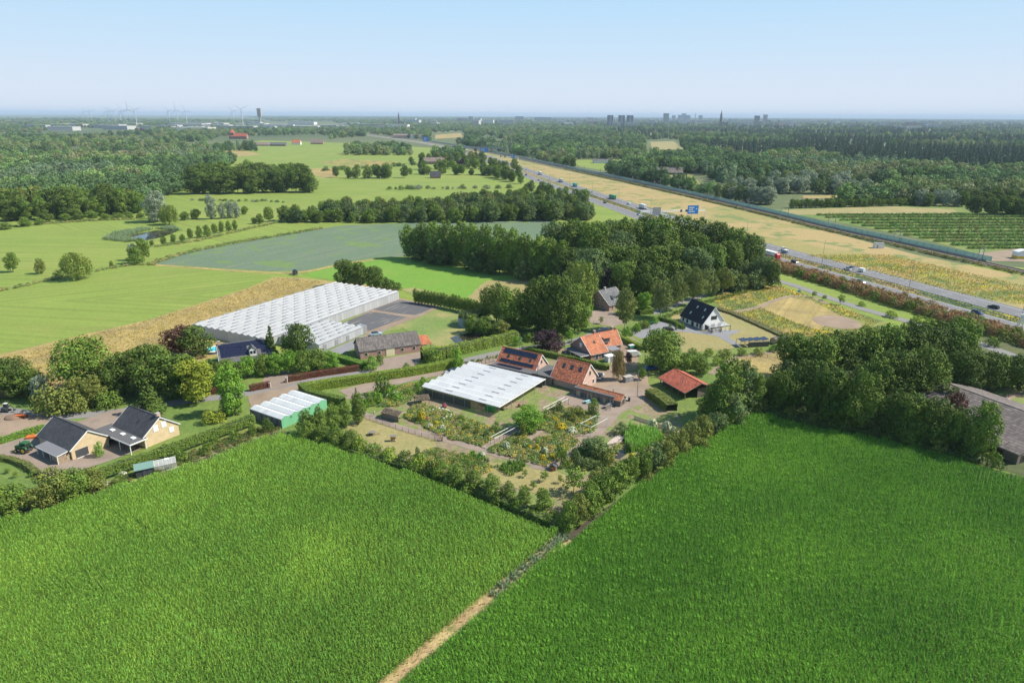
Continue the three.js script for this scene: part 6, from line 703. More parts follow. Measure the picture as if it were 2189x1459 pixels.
// ---------------------------------------------------------------- little sheds
{
  const [x, z] = [-85.5,-139.8], t = thing('black_garden_shed', 'black shed with a green corrugated roof at the maize edge', 'shed', null); t.position.set(x, 0, z - 1.4); t.rotation.y = 0.52; part('wall', bx(3.6, 2.1, 2.4), M.anth, t, 0, 1.05, 0); const g = []; for (let i = 0; i < 24; i++) g.push(bar([-2 + i * 0.175, 2.5, -1.5], [-2 + i * 0.175, 2.12, 1.5], 0.09, 6)); const r = part('corrugated_roof', merge(g), std([0.2, 0.33, 0.28], 0.6), t); r.userData.kind = 'stuff'; for (const q of [-0.5, 0.5]) { const d = part('door', bx(0.95, 1.8, 0.06), M.darkSteel, t, 0.6 + q, 0.98, 1.23); part('hinge', bx(0.3, 0.05, 0.02), M.steel, d, 0, 0.5, 0.04); }
  const [gx, gz] = [-82.2,-144.4], h = thing('hobby_greenhouse', 'small clear glass greenhouse in the kitchen garden strip', 'greenhouse', null); h.position.set(gx, 0, gz); h.rotation.y = 0.52; const F = [], L = 4.6, W = 3; for (let i = 0; i <= 5; i++) { const a = -L / 2 + (i * L) / 5; F.push(bar([a, 0, -W / 2], [a, 1.7, -W / 2], 0.03), bar([a, 0, W / 2], [a, 1.7, W / 2], 0.03), bar([a, 1.7, -W / 2], [a, 2.5, 0], 0.03), bar([a, 1.7, W / 2], [a, 2.5, 0], 0.03)); } for (const [y, q] of [[1.7, -W / 2], [1.7, W / 2], [2.5, 0], [0.1, W / 2], [0.1, -W / 2]]) F.push(bar([-L / 2, y, q], [L / 2, y, q], 0.04)); part('frame', merge(F), M.white, h); for (let i = 0; i < 5; i++) for (const s of [-1, 1]) { part('roof_pane', bx(L / 5 - 0.08, 0.01, 1.66).rotateX(s * 0.49), M.clear, h, -L / 2 + (i + 0.5) * (L / 5), 2.1, s * W * 0.25); part('wall_pane', bx(L / 5 - 0.08, 1.5, 0.01), M.clear, h, -L / 2 + (i + 0.5) * (L / 5), 0.9, (s * W) / 2); }
  part('vent', bx(0.9, 0.03, 0.7).rotateX(0.3), M.white, h, 0.4, 2.5, 0.3);
}
// ---------------------------------------------------------------- hedges
hedge('clipped_hedge', 'long tall clipped hedge along the nursery drive', [[-62.7,-191.4], [-56.8,-194.9], [-48.9,-198.4], [-40.8,-202.1], [-32.4,-205.9], [-23.8,-210.7], [-16.7,-215.2]], 2.4, 2.7, 'hedge', { leaf: 0.3, loose: 0.14 });
hedge('clipped_hedge', 'dark hedge dropping from the lane behind the green sheds', [[-64,-192.5], [-60.3,-187.1], [-55.4,-184.4], [-48.5,-181.1]], 2, 2.6, 'mid', { leaf: 0.3, loose: 0.2 });
hedge('beech_hedge', 'long dark red beech hedge before the row of limes', [[-70.1,-199.7], [-64.8,-203], [-56.8,-206.9], [-50.2,-209.9]], 1.2, 2, 'beech', { leaf: 0.24, loose: 0.1 });
hedge('beech_hedge', 'short dark red beech hedge left of the brick gateposts', [[-79.6,-192], [-77,-193.5], [-74.5,-195.4]], 1.2, 2, 'beech', { leaf: 0.24 });
hedge('beech_hedge', 'low red hedge half hidden behind the ivy-clad tree', [[-90.3,-189.6], [-86.2,-191.5]], 1.2, 1.8, 'beech', { leaf: 0.24 });
hedge('clipped_hedge', 'bright green low hedge beside the brick barn', [[-61.7,-221.6], [-55.3,-217], [-48.4,-211.7]], 2.4, 1.8, 'bright', { leaf: 0.3 });
hedge('tall_hedge', 'tall shaggy hedge between brick barn and reservoir', [[-30.7,-219.2], [-23.4,-223.1], [-15.7,-229.1], [-5.9,-236.5], [1.8,-242.1]], 3, 3.6, 'hedge', { leaf: 0.36, loose: 0.5, dens: 18 });
{ const P = smooth([[-43.2,-294.7], [-34,-290.1], [-23.1,-282.7], [-10.7,-272.9]], 1.7), R = rng(44); for (const [x, z] of P) tree('column', 'mid', x, z, 6 + 1.2 * R(), 1.25, 'slim dark thuja in the high hedge beside the pasture', 'thuja hedge beside the pasture', 'thuja'); }
hedge('clipped_hedge', 'low bright hedge beside the farm yard', [[-134,-152], [-130.3,-156.6], [-127.3,-160.9], [-124,-164.9]], 1.6, 1.5, 'bright', { leaf: 0.26 });
hedge('lawn_edge_hedge', 'yellowish low hedge round the side lawn', [[-128.3,-147.5], [-121.5,-147.5], [-116.2,-145], [-109.5,-140.2]], 1.5, 1.2, 'olive', { leaf: 0.26, loose: 0.3 });
hedge('pleached_hedge', 'pleached screen of climbers on stakes behind the brick house', [[-99.9,-131.3], [-95.6,-136.1], [-91.2,-141.7], [-86.3,-147.2], [-81.2,-153.5], [-75.8,-160.4], [-69.6,-168.3]], 1.4, 3.1, 'mid', { leaf: 0.32, loose: 0.35, foot: 0.9, dens: 22 });
hedge('clipped_hedge', 'hedge between south house and grey driveway', [[39.8,-244.8], [43.2,-238.3], [47.2,-231]], 2, 1.8, 'hedge', { leaf: 0.3 });
hedge('clipped_hedge', 'hedge between solar barn and south house', [[5.6,-229.4], [13.9,-223.6], [23.2,-218], [31.8,-211]], 1.6, 1.8, 'mid', { leaf: 0.3 });
hedge('clipped_hedge', 'broad yellowish hedge before the red-roofed shelter', [[41.6,-189.7], [43.3,-185.5], [45.6,-178.2]], 3.6, 2.4, 'olive', { leaf: 0.34, loose: 0.25 });
hedge('clipped_hedge', 'square dark hedge block beside the clipped dome', [[53,-278.2], [59.5,-281.2]], 4, 2, 'mid', { leaf: 0.34 });
hedge('clipped_hedge', 'dark hedge along the front of the white house', [[61.2,-269.9], [65.4,-264.7], [67.8,-257.1]], 1.6, 1.4, 'mid', { leaf: 0.3, loose: 0.3 });
hedge('rough_hedge', 'tangled dark hedge along the paddock and left maize edge', [[-40.6,-152.4], [-33.3,-148.1], [-24.7,-143.6], [-16.4,-138.5], [-8.6,-133.3], [-1.3,-128.4], [4.6,-123.7], [9.7,-119.4]], 2.6, 1.9, 'mid', { leaf: 0.34, loose: 0.6, dens: 18 });
hedge('rough_hedge', 'shadowy thicket at the foot of the right grove', [[70,-175.9], [77.9,-171.1], [85.9,-165.9], [94,-162.1], [100.3,-157.9], [106.5,-152.1], [112,-146.2]], 3, 2.6, 'dark', { leaf: 0.42, loose: 0.6, dens: 12 });
hedge('rough_hedge', 'tangled hedge below the hornbeams of the green sheds', [[-55.3,-160.8], [-48,-156.4], [-40.6,-152.4]], 2.4, 1.8, 'mid', { leaf: 0.32, loose: 0.5 });
hedge('rough_hedge', 'dry flowery bank beside the white house lawn', [[89.3,-287.6], [94.4,-278.8], [99.3,-263.9], [104.6,-245.8]], 3.4, 0.9, 'straw', { leaf: 0.36, loose: 0.5, dens: 12, cat: 'bank' });
trees('shrub', ['mid', 'bright'], 'round bush beside the barn forecourt', 'bushes beside the barn forecourt', [-46.5,-210.8,4.6,2.6, -44.6,-216.2,3.4,1.6, -26.9,-217.8,5.5,3.5, -17.7,-211.2,4.9,2.2, -19.2,-220.3,4.2,2.2]);
trees('shrub', ['bright', 'mid', 'light'], 'leafy garden shrub in the planting beside the nursery drive', 'shrubs beside the nursery drive', [-38.4,-189.2,6.8,2.5, -35.6,-187.4,4.2,1.9, -39.4,-183.2,3.5,1.9, -33.6,-185.3,2.7,1.9, -27.2,-195.6,3.4,1.6, -31.4,-189.2,2.3,1.7, -28.5,-191.1,3.3,1.1, -41.1,-181.2,3.8,1.4, -42.1,-179.8,3.2,1.3]);
trees('conifer', 'blue', 'slim blue-green conifer between hornbeams and garden', null, [-43.6,-176.6,7.7,1.3]);
trees('shrub', ['mid', 'olive', 'blue'], 'loose shrub around the rain pond and lower garden', 'loose shrubs of the lower garden', [18.3,-153,3.6,1.9, 22.9,-152.5,3.2,1.6, 15.3,-147.6,3.5,1.4, 16.4,-144.9,3.4,1.3, 29.2,-163.1,3.4,2.2, 23.6,-148.9,3.4,1.8, 18.6,-145.4,2.7,1.6, 12.8,-145.3,5,1.1, 11.7,-148.8,4.4,1.1, 29.5,-153.8,2.6,1.2, 20.7,-144.3,2.5,1.3]);
trees('shrub', ['mid', 'light', 'blue', 'olive'], 'shrub in the beds between canopy and timber annexe', 'shrubs in the garden beds', [18.4,-174.1,3.4,2.1, 13.5,-177.8,3.2,1.3, 3,-161.4,4,0.9, 5.9,-163.4,2.7,0.7, 9.2,-171.5,2.1,0.9, 16.9,-171,2.4,1.3, 15.4,-173.1,2.4,1.3, 7.2,-170,2.1,0.8, -4.2,-165.5,2.7,1, -9.1,-162.7,2.4,0.9, -11.7,-165.4,2.1,1, -6.5,-161.3,2.3,0.9, -14,-171.3,2.1,1, 1.4,-157.4,2,0.7]);
trees('willow', 'straw', 'straw-coloured weeping tree behind the parked cars', null, [34,-202.6,9.5,2.2]);
trees('round', 'copper', 'brown arch-shaped bush with a doorway beside the weeping tree', null, [39.5,-217.3,4.4,1.1]);
trees('shrub', ['mid', 'dark'], 'garden bush on the left kitchen strip', 'bushes of the left kitchen strip', [-79.8,-147.9,3.2,1.6, -75.7,-152.8,2.6,1.4, -64.7,-163.5,4.1,1.7, -67.9,-162.1,3.4,1.2, -86.7,-152.7,1.9,1.2, -75.5,-156.6,2.6,1.4, -71.8,-159.3,2.9,1.5, -89.1,-136.8,2.4,1.3, -76.3,-150.4,1.9,1]);
trees('round', ['olive', 'mid'], 'big shaggy bush at the lower left maize corner', 'shaggy bushes at the lower left corner', [-97.8,-127.9,8.5,3.4, -94.9,-129.8,7.4,3.3, -93.1,-133.7,5.9,2.7, -100,-125.2,5.6,2.6, -104.3,-124.2,6.7,3.5, -107.5,-123.3,7.2,3.3]);
trees('young', 'mid', 'tiny fruit tree on the side lawn', 'tiny fruit trees on the side lawn', [-117.5,-141.4,1.5,0.7, -114.4,-139.3,1.7,0.6, -110.9,-139.8,1.7,0.6]);
trees('shrub', 'bright', 'climbing rose bush on the garage gable', null, [-101.2,-150.1,3.8,1.3]);
trees('young', 'light', 'young tree on the white house lawn', 'young trees before the white house', [63.5,-252.2,4.2,0.7, 66.1,-252.2,4.5,0.7, 62,-255.8,3.1,0.7]);
// ---------------------------------------------------------------- flowering bushes
const blossomG = (() => { const R = rng(66), t = new Tris(); for (let i = 0; i < 260; i++) { const d = randDir(R); d[1] = Math.abs(d[1]); leafQuad(t, [d[0] * 1.42, 0.5 + d[1] * 1.55, d[2] * 1.42], d, 0.32, tone(R, 0.15, 0.05), R); } return t.geo(); })();
function flowers(list, colour, label, group) { for (let i = 0; i < list.length; i += 4) { const [x, z, h, r] = list.slice(i, i + 4), t = thing('flowering_bush', label, 'flowers', group); part('foliage', PROTO.shrub[i % 3].crown, GREEN.mid, t); part('blossom', blossomG, GREEN[colour], t); t.position.set(x, 0.05, z); t.scale.set(r / 1.4, h / 2.1, r / 1.4); t.rotation.y = i; } }
flowers([-1.4,-154.8,2.2,1.1, 15.9,-164,1.9,1.6, 8.3,-152.4,1.9,0.9, -22.1,-167.1,1.2,1.1, -18.6,-165.9,1.4,1, -34.8,-188.1,2.1,1.7, -37.3,-187.4,1.8,1.3, 2.4,-162.8,1.6,0.6, 16.5,-146.5,1.6,0.9, -7.3,-150.8,1.4,0.9, 37.8,-166.5,3.2,1.4, 41.2,-164.6,3.4,1.5, 42.4,-161.8,3.1,1.2, -92,-135.7,1.2,1.5, -90.3,-140.4,1.2,1.1], 'white', 'white hydrangea bush in the garden', 'white hydrangeas of the gardens');
flowers([-24.9,-171.2,3.1,1.3, 13.3,-166.3,1.8,1.8, -20.5,-168.8,1.3,0.9, 16.7,-173.1,1.8,0.9, 7.6,-148.8,1.7,1, 9.9,-150,1.3,0.9, -18.3,-142.8,2.5,0.8, 29.3,-149,2.2,0.9, 11.8,-171.6,1.4,1, 4.5,-154.9,1.3,0.7, 6.4,-154.4,1.8,0.7], 'gold', 'clump of golden yellow flowers in the garden beds', 'yellow flower clumps of the garden');
flowers([-23.3,-171.5,1.1,0.8, -19.3,-180.1,1.5,0.8, 2.2,-181,1.2,0.5], 'pink', 'clump of pink flowers beside the stone circle', 'pink flower clumps');
// ---------------------------------------------------------------- masses of low planting
const bedPolys = [[[-30.2,-173.6], [-27.8,-183.3], [-12.2,-172.8], [-2.9,-164.1], [-7.5,-156], [-16.2,-159.9]], [[-6.3,-153.5], [2,-164.2], [9.9,-148.8], [8.6,-145.3], [3,-148.7]], [[4.6,-168.5], [11.6,-181.1], [24.6,-176.4], [21.9,-164.4], [13,-161.5]], [[5.6,-160.1], [13.1,-162.9], [17.7,-158.9], [11,-148.8]], [[-43.6,-180.5], [-38,-194.7], [-24.3,-200.7], [-27.2,-189.3], [-32.9,-180.6]], [[-19.3,-154.6], [-10.8,-151], [-3.7,-145.2], [-8,-140.7], [-17.1,-145]], [[16.1,-155], [28.3,-157.7], [23.1,-145.4], [12.9,-143.1]], [[-24.6,-150.8], [-19.3,-154.6], [-16.3,-148.5], [-21.6,-145]]];
mass('garden_planting', clumpGeo, WHITE, bedPolys, 4600, 0.85, 'mixed perennials and herbs filling the garden beds', 'planting', [[0.22, 0.33, 0.08], [0.3, 0.36, 0.1], [0.18, 0.29, 0.08], [0.4, 0.38, 0.14], [0.27, 0.38, 0.1], [0.44, 0.38, 0.18], [0.2, 0.31, 0.13], [0.6, 0.5, 0.1]], { seed: 3 });
mass('garden_planting', clumpGeo, WHITE, [[[-92.7,-135.7], [-78.9,-153.5], [-64.2,-169.3], [-61.7,-165.5], [-76.4,-148], [-89.5,-134.8]]], 420, 0.85, 'vegetables and herbs in the left kitchen strip', 'planting', [[0.13, 0.19, 0.05], [0.19, 0.21, 0.06], [0.1, 0.16, 0.045], [0.24, 0.21, 0.08]], { seed: 4 });
mass('bright_reeds', reedTuft, WHITE, [[[29.1,-159], [31.7,-167.3], [38.1,-164.5], [39.7,-160.4], [32.5,-153.9], [29.3,-152.6]]], 900, 1, 'bright green reeds beside the rain pond deck', 'reeds', [[0.32, 0.55, 0.1], [0.38, 0.6, 0.13]], { seed: 6 });
mass('vegetable_rows', grassTuft, WHITE, [[[-15.2,-148.5], [-9.7,-152.7], [-4.9,-148.6], [-10.3,-142.9]], [[-3.7,-145.2], [1.9,-148.7], [4.1,-145.2], [-0.3,-140.8]]], 420, 1, 'bright leafy vegetables beside the orchard lawn', 'vegetables', [[0.15, 0.28, 0.045], [0.2, 0.3, 0.06]], { seed: 7 });
mass('path_weeds', grassTuft, WHITE, [strip(smooth([[-3.4,-99.3], [0.7,-105.1], [5.2,-111], [11.2,-117.6]], 3), -1.3, 1.4)], 420, 0.8, 'grey green weeds along the path between the maize fields', 'weeds', [[0.36, 0.44, 0.28], [0.3, 0.4, 0.22]], { seed: 8 });
mass('path_weeds', grassTuft, WHITE, [strip(smooth([[-31, -62], [-17.2, -80.1], [-12.8,-88.1], [-3.5,-99.7]], 3), -1.8, 1.9)], 420, 0.3, 'dry grass at both edges of the sandy path', 'grass', [[0.6, 0.47, 0.22], [0.42, 0.42, 0.14]], { seed: 9 });
mass('tall_dry_grass', grassTuft, WHITE, [[[-175.9,-220.5], [-146.5,-268], [-126.1,-322.7], [-121.4,-342.9], [-95.3,-335.1], [-101.3,-315.8], [-129.4,-259.7], [-117.6,-233.8], [-126.3,-195.5], [-151.3,-186.1]]], 6000, 0.6, 'tall dry straw-coloured grass on the strip beside the greenhouse', 'grass', [[0.7, 0.55, 0.24], [0.62, 0.5, 0.18], [0.55, 0.48, 0.16], [0.72, 0.58, 0.3]], { seed: 10 });
mass('weed_growth', grassTuft, WHITE, [[[91.3,-303.6], [109,-326.2], [132.8,-331.5], [143.9,-296.3], [150.8,-268.7], [127.1,-242.7], [104.2,-246.9], [93.3,-281.7]]], 5200, 0.65, 'tall weeds and ragwort on the waste field beside the frontage road', 'weeds', [[0.36, 0.4, 0.1], [0.5, 0.42, 0.14], [0.75, 0.62, 0.04], [0.3, 0.36, 0.1], [0.6, 0.48, 0.2]], { seed: 11, filter: (x, z) => Math.hypot(x - 133, z + 268) > 10.5 && !inside(x, z, [[108.7,-291.8], [129.4,-307.6], [136.7,-304.4], [139.1,-276.7], [120.8,-256.7], [115.5,-266.8]]) && !inside(x, z, strip([[93.3,-281.7], [105.4,-287.9], [117.9,-299.9], [130,-309.4], [138.8,-309.5], [141.8,-296.3]], -1.6, 1.6)) });
mass('verge_growth', grassTuft, WHITE, [[[183.3,-410.4], [229.3,-411.5], [250.2,-352.5], [261.1,-306.6], [241.3,-281.2], [215.1,-312.6], [177.5,-410.3]]], 5500, 0.7, 'flowering weeds on the verge between motorway and railway', 'weeds', [[0.6, 0.46, 0.15], [0.48, 0.44, 0.12], [0.75, 0.64, 0.04], [0.3, 0.38, 0.1], [0.6, 0.46, 0.17]], { seed: 12 });
mass('verge_growth', clumpGeo, WHITE, [strip(railway.slice(14, 80), -9.5, -6.2)], 1500, 1.7, 'dark scrub along the foot of the railway bank', 'scrub', [[0.22, 0.26, 0.09], [0.3, 0.3, 0.1], [0.34, 0.29, 0.12]], { seed: 13 });
mass('ditch_growth', clumpGeo, WHITE, [strip(smooth([[-202.2,-373.4], [-196.3,-407.4], [-181.1,-441], [-161.5,-468.5], [-140,-503.9]], 6), -2.5, 1.5), strip(smooth([[-248.5,-304.3], [-242,-313.2], [-228.3,-342.9], [-209.4,-373.2], [-197.2,-372.3]], 6), -1, 1), strip(smooth([[-225.6,-426.6], [-208.9,-448.9], [-194.8,-493.7], [-181.1,-535.1]], 6), -1.5, 1.5), strip(smooth([[-374.8,-499.3], [-348.7,-522.8], [-315.9,-540.9], [-267.3,-547.6]], 6), -2, 2)], 1500, 1.3, 'rough growth on the ditches between the left fields', 'scrub', [[0.28, 0.34, 0.1], [0.42, 0.4, 0.16], [0.2, 0.3, 0.1]], { seed: 14 });
mass('pond_reeds', reedTuft, WHITE, [[[-273.5,-452.6], [-279.2,-475], [-270.3,-495.8], [-260.3,-496.1], [-262.9,-481.5], [-262.9,-458.3], [-244.7,-446.2], [-251.9,-442.6]], [[-260.3,-496.1], [-250.3,-505.1], [-236.3,-488.4], [-243.3,-490.2]]], 1900, 1.1, 'grey green reeds around the meadow pond', 'reeds', [[0.3, 0.4, 0.2], [0.36, 0.44, 0.24]], { seed: 15 });
mass('tank_reeds', reedTuft, WHITE, [Array.from({ length: 14 }, (_, i) => { const c = [-17,-258.3]; return [c[0] + 4.3 * Math.cos(i * 0.45), c[1] - 3 + 4.3 * Math.sin(i * 0.45)]; })], 260, 1.1, 'reeds growing out of the round water tank', 'reeds', [[0.2, 0.27, 0.11], [0.17, 0.23, 0.09]], { seed: 16, y: 3.6 });
mass('lane_verge', grassTuft, WHITE, [strip(smooth([[-65.7,-195.9], [-37.2,-207.9], [-21,-213.4], [5.9,-229.9], [27.2,-242.4]], 6), -1.6, 0.2), strip(smooth([[48.5,-265.7], [70.1,-285.8], [86.7,-302.6], [109.8,-321.5]], 6), 2.6, 6), [[44.1,-249.5], [47.5,-259.3], [56.7,-268.5], [56.6,-263.3], [45.5,-247.2]]], 1500, 0.8, 'fresh grass on the verges of the winding lane', 'grass', [[0.15, 0.25, 0.05], [0.2, 0.26, 0.06]], { seed: 17 });
{ // cropped rows on the field beyond the railway
  const polys = []; for (let k = 0; k < 12; k++) { const y = 462 + k * 6.6 + k * k * 0.05, a = [[240.6,-585.5], [242.9,-571.6], [246,-555.8], [248.9,-540.8], [251.6,-526.5], [254.3,-513], [257.4,-498], [260.4,-483.8], [264.3,-472.3], [267,-459.4], [270.1,-445.6], [274.1,-434.1]][k], z = a[1]; polys.push([[a[0] + 18, z - 1.6], [a[0] + 260, z - 14], [a[0] + 260, z - 11], [a[0] + 18, z + 1.4]]); }
  mass('nursery_rows', clumpGeo, WHITE, polys, 13000, 1.5, 'rows of low nursery bushes on the field beyond the railway', 'crop', [[0.2, 0.33, 0.09], [0.26, 0.36, 0.1], [0.32, 0.32, 0.13], [0.2, 0.37, 0.08]], { seed: 18, flat: 1.1 });
  { const P = smooth([[255.9,-635.4], [307.2,-644], [391,-660.9]], 5), R = rng(45); for (const [x, z] of P) tree('round', pick(['oak', 'mid', 'dark'], R), x, z + R() * 3, 6.5 + 2.5 * R(), 3.2, 'round tree in the clipped row behind the nursery rows', 'tree row behind the nursery rows'); }
}
// ---------------------------------------------------------------- water
const waterMat = new THREE.MeshPhysicalMaterial({ color: new THREE.Color().setRGB(0.035, 0.032, 0.02), roughness: 0.03, specularIntensity: 1 });
sheet('meadow_pond', [[-261.7,-458.4], [-263.1,-475.5], [-257.2,-489.8], [-245.6,-492.3], [-239.3,-486.2], [-238.9,-462.7], [-242.8,-449.8], [-252,-451.4]], 0.16, waterMat, { rough: 0.5 });
sheet('reservoir_pond', [[-23.4,-245.1], [-17.4,-251], [-9.8,-249.9], [-7.8,-243], [-14.1,-236.4], [-20.5,-237.4]], 0.16, waterMat);
sheet('rain_pond', [[24.1,-153], [27.9,-154.6], [28.7,-152.6], [26.5,-149.6], [24.3,-150.1]], 0.17, waterMat, { rough: 0.3 });
{ const [x, z] = [-17,-258.3], t = thing('water_tank', 'round blue-grey steel water tank on the reservoir lawn', 'tank', null); t.position.set(x, 0, z - 3); part('shell', new THREE.CylinderGeometry(4.6, 4.6, 3.8, 36, 1, true).translate(0, 1.9, 0), std([0.17, 0.24, 0.29], 0.5, { side: THREE.DoubleSide }), t); for (let i = 1; i < 4; i++) part('hoop', new THREE.TorusGeometry(4.62, 0.05, 5, 36).rotateX(Math.PI / 2), M.steel, t, 0, i, 0); part('fill', new THREE.CylinderGeometry(4.5, 4.5, 0.1, 30), barkMat, t, 0, 3.55, 0); }
for (const [p, lab] of [[[[-68.7,-263.9], [-60.3,-280.6], [-43.7,-272.4], [-55.5,-253.4]], 'a'], [[[-60.1,-283.6], [-51,-300.2], [-33.8,-288.6], [-39.8,-275.2], [-47.4,-277.2]], 'b']]) sheet('weed_mat', p, 0.15, G.mat, { turn: -1.087 });
sheet('weed_mat_path', strip([[-55.7,-245.7], [-48.4,-259.7], [-41.4,-269.7], [-32.7,-287.8]], -1, 1), 0.16, G.sand);
// ---------------------------------------------------------------- garden furniture and structures
{ // ring of white sitting blocks
  const c = [-21.4,-174.3], R = rng(12); for (let i = 0; i < 20; i++) { const outer = i >= 12, a = outer ? -1.4 + (i - 12) * 0.23 : -2.75 + i * 0.31, r = outer ? 4.5 : 3.5, t = thing('sitting_block', outer ? 'white block in the outer row of the stone circle' : 'white block in the inner ring of the stone circle', 'block', outer ? 'outer blocks of the stone circle' : 'inner blocks of the stone circle'); t.position.set(c[0] + r * Math.cos(a), 0.15, c[1] + r * Math.sin(a)); t.rotation.y = -a + (R() - 0.5) * 0.2; part('slab', bx(0.42, 0.16, 0.55, 0, 0.42, 0), M.white, t); part('foot', bx(0.36, 0.36, 0.5, 0, 0.18, 0), M.anth, t); }
  const f = thing('fire_bowl', 'dark fire bowl in the middle of the stone circle', 'fire bowl', null); f.position.set(c[0] - 1.6, 0.15, c[1] + 0.6); part('bowl', new THREE.SphereGeometry(0.5, 16, 8, 0, 6.3, Math.PI / 2, Math.PI / 2).translate(0, 0.6, 0), std([0.05, 0.045, 0.04], 0.7, { side: THREE.DoubleSide }), f); for (let i = 0; i < 3; i++) part('leg', bar([0.3 * Math.cos(i * 2.1), 0.2, 0.3 * Math.sin(i * 2.1)], [0.4 * Math.cos(i * 2.1), 0, 0.4 * Math.sin(i * 2.1)], 0.03), M.black, f);
}
function sodHut(p, ry, L, W, label, walls) {
  const t = thing('sod_roofed_hut', label, 'hut', null); t.position.set(p[0], 0, p[1]); t.rotation.y = ry; const R = rng(L * 10), g = new Tris(); for (const s of [-1, 1]) { part('roof_slope', beam([0, 2.5, 0], [0, 1.75, (s * W) / 2], L, 0.22), M.sod ?? (M.sod = std([0.2, 0.16, 0.13], 0.95)), t); for (let i = 0; i < 900; i++) { const u = R(), x = (R() - 0.5) * L; leafQuad(g, [x, 2.66 - u * 0.75, (s * W * u) / 2], [R() - 0.5, 1, R() - 0.5], 0.3, mix3([0.26, 0.21, 0.17], R() < 0.3 ? [0.14, 0.18, 0.06] : [0.32, 0.24, 0.17], R()), R); } } const m = part('roof_growth', g.geo(), WHITE, t); m.userData.kind = 'stuff';
  for (const x of [-L / 2 + 0.2, L / 2 - 0.2]) for (const s of [-1, 1]) part('post', cyl(0.09, 0.09, 1.9), M.wood, t, x, 0, s * (W / 2 - 0.25)); for (const s of [-1, 1]) part('eaves_board', beam([L / 2, 2.5, 0], [L / 2, 1.75, (s * W) / 2], 0.06, 0.2), M.paleWood, t); if (walls) { part('wall', bx(L - 0.5, 1.6, 0.12), M.greyWood, t, 0, 0.85, W / 2 - 0.3); part('wall', bx(0.12, 1.6, W - 0.6), M.greyWood, t, -L / 2 + 0.3, 0.85, 0); } return t;
}
sodHut([-32.7,-172.9], -0.5, 6, 3.6, 'brown sod-roofed shelter beside the paddock path', true); sodHut([-26.2,-183.3], 0.35, 4, 3.4, 'small sod-roofed shelter at the canopy corner', false);
